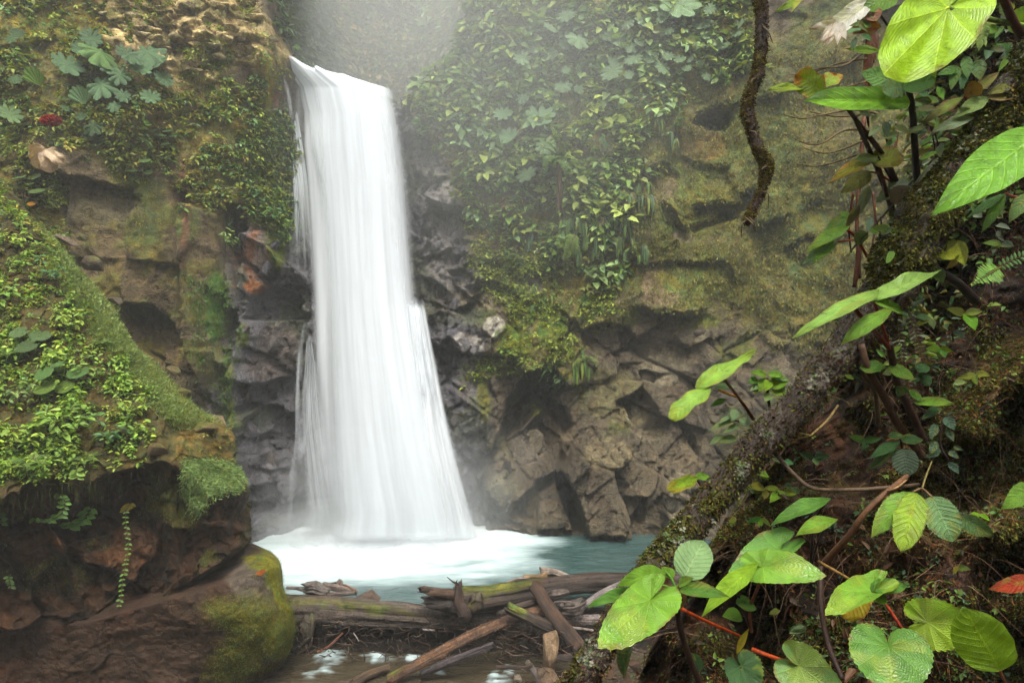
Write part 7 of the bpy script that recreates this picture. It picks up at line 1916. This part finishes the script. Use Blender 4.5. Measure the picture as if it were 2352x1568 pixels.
stem(F_, [(2086, 142, 2.72), (2110, 160, 2.7), (2128, 184, 2.66)], 3, 2.4, (.018, .010, .008), 'petiole')
F4 = plant('ginger', (2120, 480, 3.3), 'tall plant with a long folded leaf held level and two black stems below it')
leaf(F4, 'strap', (2090, 238, 2.7), (1872, 216, 2.5), 50, (.16, .36, .015), roll=-30, fold=.3, droop=.12, wave=.02, roll_=0) if False else leaf(F4, 'strap', (2090, 238, 2.7), (1872, 216, 2.5), 50, (.16, .36, .015), roll=-28, fold=.55, droop=.12, wave=.02, label='long folded leaf held level')
leaf(F4, 'torn', (1890, 214, 2.6), (1832, 172, 2.55), 56, (.20, .30, .02), roll=15, wave=.08, edge=(.40, .16, .02), label='torn yellow-edged leaf')
leaf(F4, 'strap', (1850, 200, 2.6), (1778, 198, 2.5), 18, (.28, .40, .03), roll=-25, wave=.05)
leaf(F4, 'torn', (1900, 200, 2.62), (1920, 165, 2.65), 40, (.22, .33, .02), roll=10, wave=.08, edge=(.42, .12, .02))
leaf(F4, 'ovate', (1850, 196, 2.62), (1836, 176, 2.6), 24, (.45, .34, .25), roll=10, wave=.08, label='bleached scrap of leaf')
stem(F4, [(1946, 248, 2.6), (1985, 300, 2.75), (2030, 360, 2.9), (2075, 450, 3.1)], 5, 8, (.05, .022, .016))
stem(F4, [(1962, 268, 2.65), (1990, 330, 2.8), (2020, 400, 2.95), (2050, 480, 3.1)], 5, 7, (.035, .018, .013))
stem(F4, [(2010, 360, 2.9), (2030, 420, 2.95), (2050, 500, 3.1)], 4, 5, (.08, .03, .02))
F7 = plant('cecropia_leaf', (2000, 0, 3.0), 'bleached white torn leaf with brown burnt fingers hanging into view', 'leaf')
leaf(F7, 'strap', (2000, 2, 2.9), (1905, 68, 2.75), 44, (.62, .62, .55), roll=15, fold=.3, wave=.05)
for x1, y1, w, c_ in ((1868, 66, 22, (.45, .30, .24)), (1888, 92, 24, (.55, .40, .32)), (1904, 96, 22, (.32, .11, .03)), (1926, 92, 20, (.60, .50, .42)), (1942, 84, 18, (.60, .56, .5))):
    leaf(F7, 'ovate', (1926, 50, 2.78), (x1, y1, 2.7), w, (.60, .56, .48), roll=10, fold=.2, wave=.05, edge=c_)
F8 = plant('dead_leaf', (2010, 60, 3.1), 'curled orange-brown dead leaf below the bleached one', 'leaf')
leaf(F8, 'torn', (2018, 66, 2.95), (1948, 56, 2.85), 34, (.32, .12, .02), roll=-15, fold=.5, wave=.08)
leaf(F8, 'torn', (1985, 10, 2.95), (2012, 40, 2.85), 34, (.26, .10, .04), roll=-15, fold=.5, wave=.08)
F9 = plant('dead_leaf', (2000, 80, 3.2), 'long rusty brown dead frond hanging beside the enormous leaf', 'leaf')
leaf(F9, 'strap', (2008, 70, 3.0), (1992, 168, 3.0), 26, (.20, .065, .03), roll=10, fold=.4, wave=.04)
leaf(F9, 'strap', (1998, 120, 3.0), (1990, 205, 3.0), 18, (.24, .07, .03), roll=30, fold=.4, wave=.06)
F5 = plant('begonia', (2060, 60, 3.1), 'fresh lime leaves at the very top between the bleached and the enormous leaf')
leaf(F5, 'round', (2060, -10, 2.9), (1990, 15, 2.85), 44, LG, roll=-10)
leaf(F5, 'lance', (2020, 118, 2.9), (1955, 108, 2.8), 18, LIME, roll=-20)
leaf(F5, 'lance', (1850, -6, 2.7), (1790, 18, 2.6), 18, LIME, roll=-20)
leaf(F5, 'lance', (1842, -10, 2.7), (1822, 16, 2.6), 14, (.30, .34, .02), roll=-20)
stem(F5, [(1985, 25, 2.9), (2015, 30, 2.95), (2040, 60, 3.1)], 3, 3, DKS)
F10 = plant('begonia', (2400, 420, 2.6), 'long bright blade-shaped leaf coming in from the right side')
leaf(F10, 'ovate', (2400, 300, 2.3), (2163, 468, 2.1), 118, (.13, .33, .012), roll=-10, fold=.12, droop=.1, wave=.02, nlat=8)
leaf(F10, 'lance', (2400, 282, 2.5), (2298, 318, 2.5), 18, MG, roll=-30)
F11 = plant('begonia', (2110, 470, 3.3), 'plant with olive-yellow leaves low under the black stems')
leaf(F11, 'ovate', (2016, 358, 2.85), (1908, 402, 2.75), 26, (.26, .26, .015), roll=-42, fold=.3, edge=(.35, .17, .02))
leaf(F11, 'round', (2000, 372, 2.85), (2084, 350, 2.9), 52, (.22, .26, .02), roll=-18, fold=.2, edge=(.20, .12, .02))
leaf(F11, 'ovate', (1965, 366, 2.8), (2026, 358, 2.82), 24, (.20, .28, .08), roll=-42, fold=.1)
leaf(F11, 'ovate', (2000, 395, 2.9), (1935, 440, 2.85), 38, (.16, .17, .03), roll=-8, fold=.25, nlat=7)
leaf(F11, 'ovate', (1998, 428, 2.95), (1968, 492, 2.95), 24, (.12, .16, .06), roll=25, fold=.3)
leaf(F11, 'lance', (1975, 470, 2.95), (1945, 520, 2.95), 22, (.10, .09, .02), roll=10, fold=.3)
stem(F11, [(2000, 395, 2.9), (2020, 400, 2.95), (2050, 420, 3.1)], 2.2, 3, RED, 'petiole')
stem(F11, [(2016, 360, 2.85), (2040, 400, 2.95), (2060, 440, 3.1)], 2.6, 3.4, DKS)
F13 = plant('begonia', (2070, 470, 3.2), 'pale grey-green leaf beside a brown-backed one above the mossy trunk')
leaf(F13, 'round', (2040, 432, 3.0), (2102, 412, 3.0), 34, (.20, .27, .17), roll=-30)
leaf(F13, 'ovate', (2060, 430, 3.0), (2012, 462, 3.0), 30, (.22, .30, .17), roll=-12)
leaf(F13, 'round', (2062, 426, 2.95), (2070, 472, 2.95), 46, (.10, .065, .02), roll=20, fold=.4)
stem(F13, [(2050, 430, 3.0), (2060, 450, 3.1), (2075, 480, 3.2)], 2.2, 3, DKS)
F14 = plant('begonia', (2240, 380, 3.2), 'long silvery leaf lying along the moss above the trunk')
leaf(F14, 'lance', (2196, 345, 2.95), (2104, 424, 2.9), 30, (.24, .27, .18), roll=12, fold=.1, wave=.04)
stem(F14, [(2196, 345, 2.95), (2250, 338, 3.0), (2290, 325, 3.1)], 1.8, 2.2, (.14, .02, .03), 'petiole')
F15 = plant('impatiens', (2290, 420, 3.2), 'dark-stemmed plant with a fan of olive lance leaves on the upper bank')
for x0, y0, x1, y1, w, c_, rr in ((2214, 222, 2122, 272, 26, (.18, .24, .03), -30), (2272, 222, 2196, 262, 34, (.20, .30, .08), -20), (2238, 270, 2146, 292, 24, (.24, .32, .18), -38), (2235, 215, 2296, 160, 26, (.20, .22, .03), -22), (2266, 218, 2340, 186, 22, (.18, .20, .03), -35),
                                  (2240, 222, 2232, 190, 36, (.15, .10, .03), 8), (2262, 226, 2352, 212, 26, (.17, .15, .03), -42), (2300, 190, 2362, 172, 24, (.14, .24, .10), -30), (2232, 262, 2204, 250, 18, MG, -10), (2268, 300, 2330, 290, 20, DG, -25)):
    leaf(F15, 'lance' if w != 36 else 'round', (x0, y0, 2.8), (x1, y1, 2.75), w, c_, roll=rr, fold=.25, edge=(.16, .08, .02) if c_[1] < .25 else None)
stem(F15, [(2238, 235, 2.82), (2246, 262, 2.85), (2262, 330, 3.0), (2276, 400, 3.2)], 4, 7, (.03, .015, .013))
stem(F15, [(2214, 222, 2.8), (2228, 240, 2.85), (2245, 262, 2.86)], 2, 2.6, RED, 'petiole')
stem(F15, [(2278, 240, 2.9), (2262, 300, 3.0), (2268, 350, 3.1)], 3, 4, DKS)
F16 = plant('melastome', (2330, 200, 3.2), 'small plant with ribbed hanging leaves under the thick petiole')
for x0, y0, x1, y1, w, c_, rr in ((2220, 50, 2210, 118, 26, (.05, .13, .04), 10), (2240, 60, 2228, 100, 24, (.12, .22, .05), 10), (2262, 62, 2248, 110, 26, (.14, .22, .03), -10), (2218, 130, 2224, 176, 24, (.11, .24, .05), 15), (2244, 138, 2252, 180, 32, (.09, .18, .05), 5), (2196, 150, 2188, 200, 24, (.09, .20, .03), 12),
                                  (2204, 158, 2160, 166, 20, MG, -30), (2340, 152, 2310, 168, 22, (.16, .25, .14), -10), (2320, 30, 2300, 4, 30, (.18, .28, .14), 5), (2220, 155, 2208, 200, 22, (.06, .15, .05), 0)):
    leaf(F16, 'ovate', (x0, y0, 2.85), (x1, y1, 2.8), w, c_, roll=rr, fold=.25, pleat=.012, nlat=5)
stem(F16, [(2214, 120, 2.86), (2230, 140, 2.9), (2250, 200, 3.0), (2262, 260, 3.1)], 2.4, 3.4, DKS)
F17 = plant('begonia', (2360, 120, 2.9), 'lime leaves with wavy rims behind the thick petiole at the right side')
leaf(F17, 'ovate', (2262, 66, 2.85), (2178, 76, 2.8), 28, LG, roll=-30, wave=.06)
leaf(F17, 'ovate', (2240, 58, 2.86), (2300, 66, 2.86), 34, LG, roll=-32, wave=.06)
leaf(F17, 'round', (2380, 50, 2.85), (2318, 44, 2.8), 60, (.19, .36, .02), roll=5, wave=.04)
F18 = plant('stalk', (2310, -20, 2.7), 'thick dark red stalk crossing the upper right corner', 'stalk')
stem(F18, [(2292, -40, 2.6), (2318, 30, 2.7), (2340, 72, 2.8), (2380, 140, 3.0)], 9, 11, (.07, .020, .014))
F19 = plant('liana', (1900, 160, 3.0), 'wiry bare twigs reaching left from the bank into the mist', 'twig')
for pts in ([(2000, 108, 3.0), (1940, 150, 2.9), (1880, 158, 2.8), (1812, 178, 2.7)], [(1990, 135, 3.0), (1930, 145, 2.9), (1870, 165, 2.8), (1815, 172, 2.7)], [(2010, 180, 3.0), (1950, 198, 2.9), (1880, 205, 2.8)],
            [(2020, 262, 3.0), (1960, 252, 2.9), (1890, 264, 2.8), (1840, 272, 2.75), (1796, 262, 2.7)], [(2000, 300, 3.0), (1940, 300, 2.9), (1890, 328, 2.8), (1860, 332, 2.75), (1826, 320, 2.7)], [(1990, 320, 3.0), (1930, 345, 2.9), (1890, 352, 2.8), (1846, 340, 2.7)],
            [(1970, 355, 3.0), (1920, 372, 2.9), (1870, 382, 2.8), (1828, 376, 2.7)], [(1985, 262, 3.0), (1930, 268, 2.9), (1885, 262, 2.85), (1860, 256, 2.8)]):
    stem(F19, pts, 2.6, .9, (.13, .09, .045), 'twig_stem')
F20 = plant('liana', (2160, 560, 3.1), 'straight thin rod crossing over the mossy trunk', 'twig')
stem(F20, [(2100, 410, 3.0), (2060, 460, 3.0), (2015, 510, 3.05), (1955, 575, 3.2)], 2.6, 2, (.09, .08, .06), 'twig_stem')
F21 = plant('liana', (2030, 690, 3.2), 'rusty dead stalks standing left of the mossy trunk', 'stalk')
for pts, r_ in (([(1985, 268, 3.4), (1975, 400, 3.4), (1968, 520, 3.4), (1975, 640, 3.4)], 9), ([(1975, 560, 3.3), (1968, 620, 3.3), (1962, 660, 3.3)], 12), ([(1960, 440, 3.3), (1950, 520, 3.35), (1955, 580, 3.4)], 5), ([(2005, 440, 3.4), (2010, 520, 3.4), (1995, 600, 3.4)], 5), ([(2062, 300, 3.5), (2050, 380, 3.5), (2040, 440, 3.4)], 6)):
    stem(F21, pts, r_ * .55, r_ * .4, (.085, .030, .014), 'dry_stalk')
# yellow leaf in the dark, curled leaf, fern, serrated hanging leaves on the right
Y_ = plant('begonia', (2200, 640, 3.2), 'yellow-green torn leaves glowing in the dark hollow')
leaf(Y_, 'torn', (2198, 566, 2.9), (2165, 590, 2.85), 36, (.28, .32, .015), roll=15, wave=.08, fold=.3)
leaf(Y_, 'ovate', (2196, 552, 2.9), (2214, 608, 2.85), 36, (.30, .36, .015), roll=-8, pleat=.012, nlat=10, fold=.3)
leaf(Y_, 'ovate', (2196, 562, 2.9), (2172, 560, 2.85), 24, (.22, .26, .02), roll=12)
leaf(Y_, 'lance', (2204, 590, 2.9), (2175, 618, 2.9), 16, (.40, .28, .02), roll=12)
leaf(Y_, 'ovate', (2150, 618, 2.9), (2168, 650, 2.9), 26, (.14, .24, .06), roll=12, serr=.1)
stem(Y_, [(2198, 560, 2.9), (2205, 600, 3.0), (2208, 660, 3.2)], 2, 3, DKS)
stem(Y_, [(2130, 600, 3.0), (2160, 625, 3.0), (2200, 650, 3.1), (2240, 690, 3.2)], 7, 12, (.02, .013, .01))
FE = plant('fern', (2230, 680, 3.0), 'bright little fern frond in the dark hollow', 'fern')
o = link('frond', frond_mesh('frond', 1, 15, .22, .15, (.13, .26, .04), 11), FE); o.matrix_basis = Matrix.Translation(-FE.location) @ orient(o, V(2300, 612, 2.8), V(2208, 668, 2.6) - V(2300, 612, 2.8), (0, -1, .45), .26)
o = link('frond', frond_mesh('frond', 1, 15, .16, .15, (.07, .15, .04), 12), FE); o.matrix_basis = Matrix.Translation(-FE.location) @ orient(o, V(2280, 618, 2.85), V(2345, 590, 2.8) - V(2280, 618, 2.85), (0, -1, .45), .2)
for k_, (x, y, x2, y2, s_) in enumerate(((2055, 720, 2075, 850, .30), (2085, 715, 2125, 840, .28), (2070, 840, 2110, 960, .26))):
    o = link('frond', frond_mesh('frond', 1, 18, .13, .1, (.055, .035, .02), 20 + k_), FC); o.matrix_basis = Matrix.Translation(-FC.location) @ orient(o, V(x, y, 2.95), V(x2, y2, 2.95) - V(x, y, 2.95), (0, -1, .2), s_)
S_ = plant('nettle', (2360, 500, 2.8), 'three hanging saw-edged leaves under the long blade-shaped leaf')
leaf(S_, 'lance', (2308, 444, 2.4), (2228, 492, 2.35), 20, (.10, .24, .05), roll=-12, serr=.1, fold=.3)
leaf(S_, 'lance', (2308, 446, 2.4), (2262, 528, 2.35), 26, LG, roll=12, serr=.12, fold=.2, pleat=.008, nlat=12)
leaf(S_, 'lance', (2360, 442, 2.4), (2322, 504, 2.35), 34, (.15, .27, .06), roll=0, serr=.12, pleat=.012, nlat=12)
stem(S_, [(2308, 444, 2.4), (2335, 452, 2.45), (2380, 450, 2.5)], 2, 2.4, RED, 'petiole')
# left-over small bright leaves scattered on the bank
MIN = [(1795, 962, 26), (1838, 935, 22), (1745, 1085, 20), (1755, 1120, 24), (1800, 1128, 26), (1820, 1118, 18), (1720, 1110, 22), (1748, 1190, 18), (1690, 1190, 16), (2120, 680, 26), (2135, 730, 24), (2215, 720, 34), (2190, 760, 20), (2160, 800, 24), (2240, 860, 22), (2190, 880, 18), (2050, 850, 20), (1700, 1330, 18), (1850, 1440, 24), (2280, 640, 18), (2300, 560, 22), (2010, 760, 18), (1940, 860, 16), (1860, 880, 22), (1900, 900, 20), (1985, 1010, 22), (1870, 1050, 22), (1800, 1060, 18), (1930, 1400, 16), (1790, 1400, 18), (2200, 1300, 18), (2250, 1180, 18)]
rr_ = random.Random(12)
names_ = ['lime', 'mid green', 'dark green', 'pale green', 'olive']
pal_ = [LIME, MG, DG, PG, OLV]
SEEDL = ['growing against the right side of the trunk, under the great leaf', 'beside the trunk where the zigzag twig starts', 'on the moss just above the left end of the bent twig', 'just below the left end of the bent twig', 'touching the bent twig from below', 'between the bent twig and the split branch', 'at the trunk above the broad wavy leaves', 'behind the highest broad wavy leaf', 'on the trunk above the oval upright leaf',
 'in the hollow over the raised tip of the great leaf', 'right of the great leaf, under the fern frond', 'with wide leaves under the little fern frond', 'low in the hollow right of the tall dark stems', 'beside the feathery dark fern', 'on the upper edge of the mossy part of the bank', 'left of the mossy part, above the striped leaves', 'between the two tall dark stems', 'under the long lime leaf that points down', 'below the two red leaf stalks',
 'above the little fern frond', 'below the three hanging saw-edged leaves', 'behind the two tall dark stems', 'in the shadow under the trunk, left of the tall stems', 'under the trunk, above the zigzag twig', 'where the zigzag twig meets the tall stems', 'left of the dark round leaf', 'just above the middle of the bent twig', 'over the bend of the bent twig', 'left of the yellow dying leaf', 'beside the narrow yellow leaf', 'on the moss above the red dead leaf', 'on the moss between the pleated leaves and the side']
for x, y, w in MIN:
    k = rr_.randrange(5); dk = float(np.clip(KP[..., 1].ravel()[np.argmin(((kpx - x) ** 2 + (kpy - y) ** 2).ravel())] - .35, 1.8, 3.3))
    near = 'on the bank'
    sp = plant('seedling', (x, y + 24, dk + .2), 'seedling ' + SEEDL[MIN.index((x, y, w))], 'plant', 'seedlings on the bank')
    for j in range(rr_.randint(2, 4)):
        a_ = rr_.uniform(-.5, 3.6); l = w * rr_.uniform(1.0, 1.7)
        leaf(sp, rr_.choice(['ovate', 'lance', 'ovate']), (x, y, dk), (x + math.cos(a_) * l, y + math.sin(a_) * l * .7, dk - rr_.uniform(.02, .08)), w * rr_.uniform(.55, .85), tuple(q * rr_.uniform(.7, 1.2) for q in pal_[(k + (j == 2)) % 5]), roll=rr_.uniform(-45, 45), fold=.3, wave=.04, seed=rr_.randrange(900), nt=20, ns=9)
    stem(sp, [(x, y, dk), (x + rr_.uniform(-4, 4), y + 12, dk + .08), (x, y + 24, dk + .2)], 1.4, 1.8, DKS)
# ------------------------------------------------------------------ loose and jointed blocks that read singly on the cliff: parts of it
BLK = [chunk('rock_block', 500 + k, k=11, flat=(1, .8, .75), col=[(.44, .35, .21), (.37, .29, .18), (.48, .39, .25), (.30, .25, .16), (.36, .31, .22)][k % 5], sub=1, wet=.1, mat=M_CLIFF) for k in range(10)]
rb = random.Random(3)
for r_i in range(9):
    for c_i in range(13):
        x = 205 + c_i * 34 + rb.uniform(-12, 12) + r_i * 5; y = 4 + r_i * 19 + (x - 400) * .10 + rb.uniform(-6, 6)
        if poly(np.array(x), np.array(y), [(200,-10),(575,-10),(605,40),(640,100),(600,150),(560,130),(490,165),(440,160),(400,150),(330,100),(230,60)], 1) < .5 or rb.random() < .25: continue
        p, n = on_cliff(x, y)
        if p[1] > 26: continue
        o = link('rock_block', BLK[rb.randrange(10)], cliff); o.location = [float(t) for t in p + np.array([0, .02, 0])]
        w = rb.uniform(14, 30) / F * p[1]; o.scale = (w, w * rb.uniform(.8, 1.2), w * rb.uniform(.4, .75)); o.rotation_euler = (rb.uniform(-.2, .2), rb.uniform(.0, .3), rb.uniform(-.5, .5))
GRB = [chunk('rock_block', 520 + k, k=12, flat=(1, .6, 1), col=[(.14, .14, .20), (.11, .11, .16), (.18, .175, .235), (.10, .09, .105)][k % 4], sub=1, wet=.7, mat=M_CLIFF) for k in range(8)]
for x, y, w, h, k in ((1133,752,50,48,2),(1090,797,40,42,2),(1060,785,46,46,2),(1205,748,30,18,2),(1215,658,50,34,1),(1100,655,60,24,0),(1000,560,60,40,0),(985,500,50,50,1),(1010,620,56,30,0),(1030,700,56,50,0),(1060,640,60,30,1),(985,430,50,50,0),(1000,380,36,50,1),(1085,830,24,28,2),
                      (620,560,40,30,1),(600,612,44,60,0),(575,580,30,30,1),(650,640,50,40,1),(640,700,60,24,3),(600,730,50,18,3),(680,730,50,20,1),(560,760,40,30,3),(620,790,60,50,3),(570,1000,60,90,1),(620,1060,50,80,3),(560,900,50,60,3),
                      (600,930,60,50,1),(665,900,40,60,0),(640,1200,70,34,3),(705,1206,60,40,3),(595,1215,40,24,3),(1070,900,36,70,3),(1050,960,30,60,3),(990,760,40,60,1),(925,230,26,34,1),(945,262,20,30,1),(1010,800,40,40,3)):
    p, n = on_cliff(x, y); o = link('rock_block', GRB[k + 4 * rb.randrange(2)], cliff); o.location = [float(t) for t in p + np.array([0, .12, 0])]
    o.scale = (w / F * p[1] * .5, .35, h / F * p[1] * .5); o.rotation_euler = (rb.uniform(-.2, .2), rb.uniform(-.4, .4), rb.uniform(-.3, .3))
BRB = [chunk('rock_block', 540 + k, k=10, flat=(1, .6, 1), col=[(.055, .042, .030), (.07, .055, .042), (.11, .095, .078), (.045, .034, .026)][k % 4], sub=1, wet=.6, mat=M_CLIFF) for k in range(8)]
for x, y, w, h, k, a_ in ((1555,1140,66,110,2,.2),(1455,955,70,50,2,.1),(1412,955,24,26,2,0),(1510,860,90,70,1,.3),(1570,1010,70,110,1,-.3),(1320,1190,80,60,0,.1),(1280,1090,40,70,1,.4),(1225,1020,70,80,2,.5),(1140,960,34,130,1,.25),(1390,850,50,50,1,0),(1620,760,60,60,1,.3),(1370,790,40,50,0,0),(1470,1150,50,60,0,.3),
                          (1415,1180,60,50,3,0),(1350,1100,60,90,0,.3),(1230,1130,60,60,0,.2),(1160,1080,50,60,3,.5),(1300,940,30,60,3,-.4),(1600,900,60,80,0,-.2),(1680,860,60,70,1,.2),(1650,960,50,50,2,.3),(1500,590,50,60,0,.1),(1580,680,60,26,0,.1),(1830,720,60,50,0,.2),(1760,830,60,60,1,.1)):
    p, n = on_cliff(x, y); o = link('rock_block', BRB[k + 4 * rb.randrange(2)], cliff); o.location = [float(t) for t in p + np.array([0, .16, 0])]
    o.scale = (w / F * p[1] * .5, .4, h / F * p[1] * .5); o.rotation_euler = (rb.uniform(-.2, .2), a_, rb.uniform(-.3, .3))
# dark scrub down the side wall of the gorge
dY = np.abs(CP[:, 1:, 1] - CP[:, :-1, 1]); jj = np.argwhere(dY > 2.5); r5 = np.random.default_rng(51)
if len(jj):
    s_ = jj[r5.integers(0, len(jj), 1500)]; A_ = CP[s_[:, 0], s_[:, 1]]; B2_ = CP[s_[:, 0], s_[:, 1] + 1]; t = r5.uniform(0, 1, (1500, 1))
    P = A_ * (1 - t) + B2_ * t; N = np.tile([[.9, -.4, .2]], (1500, 1)); N[A_[:, 0] > 0] *= [-1, 1, 1]
    stuff('undergrowth', [rosettes(P, N, 7, r5.uniform(.15, .35, len(P)), [G_DK, (.045, .08, .025), G_DK, (.06, .09, .03)], r5)], M_LEAFY, 'dark bushes on the side wall of the gorge above the lip')
# ferns and dead growth among the ledge shrubs
for x, y, l, s in ((30, 830, 'drooping fern at the edge between the ledge shrubs', .5), (235, 800, 'small fern under the grassy crest beside bare earth', .35), (120, 870, 'fern just above the pale disc-shaped leaves', .4), (330, 950, 'fern on the crumbling lower brow', .35), (75, 1080, 'fern hanging over the overhang near the corner', .5), (200, 1075, 'fern hanging over the middle of the overhang', .45), (170, 590, 'little fern beside the grey slab', .3)):
    b, bn = on_ledge(x, y); rt = empty('fern', b + bn * .05, l, 'fern')
    for j in range(7):
        a = j / 7 * 6.28; o = link('frond', FR[(j + 1) % 3], rt)
        o.matrix_basis = Matrix.Translation(-rt.location) @ orient(o, b + bn * .05, (math.cos(a), math.sin(a) - .5, .5), (0, -.2, 1), s)
# side twigs and rootlets on the hanging branch
for j, (x, y) in enumerate(((1750, 60), (1738, 180), (1722, 300), (1762, 380), (1752, 440), (1716, 505), (1712, 500), (1720, 500))):
    rgd = random.Random(j + 5); s_ = rgd.choice((-1, 1))
    stem(root_b, [(x, y, 4.28), (x + s_ * rgd.uniform(8, 16), y + rgd.uniform(4, 14), 4.2), (x + s_ * rgd.uniform(10, 26), y + rgd.uniform(20, 46), 4.22)], 2.2, .7, (.07, .05, .025), 'rootlet')
# extra narrow stems and leaves crowding the upper edge of the bank
xt = random.Random(77)
LBX = ['lime', 'pale', 'dark', 'olive']
for j, (x, y, what) in enumerate(((2140, 250, 'the black stems and the dark wavy leaf'), (1995, 240, 'the long folded leaf'), (2040, 300, 'the lowest bare twigs'), (2150, 320, 'the silvery leaf'), (2330, 250, 'the olive lance leaves'), (2240, 20, 'the thick petiole'),
                                  (2130, 215, 'the half hidden lime leaf'), (2020, 520, 'the spray of three bright leaves'), (2070, 560, 'the mossy upper trunk'), (2290, 380, 'the long blade-shaped leaf'), (2330, 100, 'the wavy lime leaves'), (1990, 60, 'the rusty dead frond'))):
    sp = plant('herb', (x, y + 50, 3.1), 'small leafy herb with thin stems growing beside ' + what, 'plant', 'herbs on the upper bank')
    cpal = [(.13, .27, .03), (.17, .27, .12), (.05, .13, .03), (.17, .19, .03)]
    for k in range(xt.randint(7, 11)):
        bx_, by_ = x + xt.uniform(-26, 26), y + xt.uniform(-30, 34); a_ = xt.uniform(-.6, 3.8); l = xt.uniform(20, 40); dk = xt.uniform(2.75, 3.0)
        leaf(sp, xt.choice(['ovate', 'lance', 'round']), (bx_, by_, dk), (bx_ + math.cos(a_) * l, by_ + math.sin(a_) * l * .8, dk - .06), l * xt.uniform(.3, .6), tuple(q * xt.uniform(.7, 1.3) for q in cpal[xt.randrange(4)]), roll=xt.uniform(-50, 50), fold=.3, wave=.05, seed=xt.randrange(900), nt=20, ns=9)
    for k in range(3):
        stem(sp, [(x + xt.uniform(-20, 20), y + xt.uniform(-26, 0), 2.95), (x + xt.uniform(-8, 8), y + 20, 3.0), (x, y + 50, 3.1)], 1.5, 2.2, (.06, .03, .02))

# withered leaf under the red seed head
p, n_ = on_cliff(98, 352); dd = p[1] - .5
DL = plant('dead_leaf', (104, 342, dd), 'large withered brown leaf hanging below the red seed head', 'leaf')
for x1, y1, w, k in ((62, 350, 30, 1), (92, 388, 40, 2), (116, 392, 34, 3), (140, 368, 30, 4), (76, 372, 30, 5)):
    leaf(DL, 'torn', (104, 342, dd), (x1, y1, dd - .1), w, (.42, .31, .19), roll=(-12, 10, -8, 12, 5)[k - 1], fold=.5, wave=.14, droop=.3, edge=(.28, .19, .11), seed=k * 7, name='lobe')
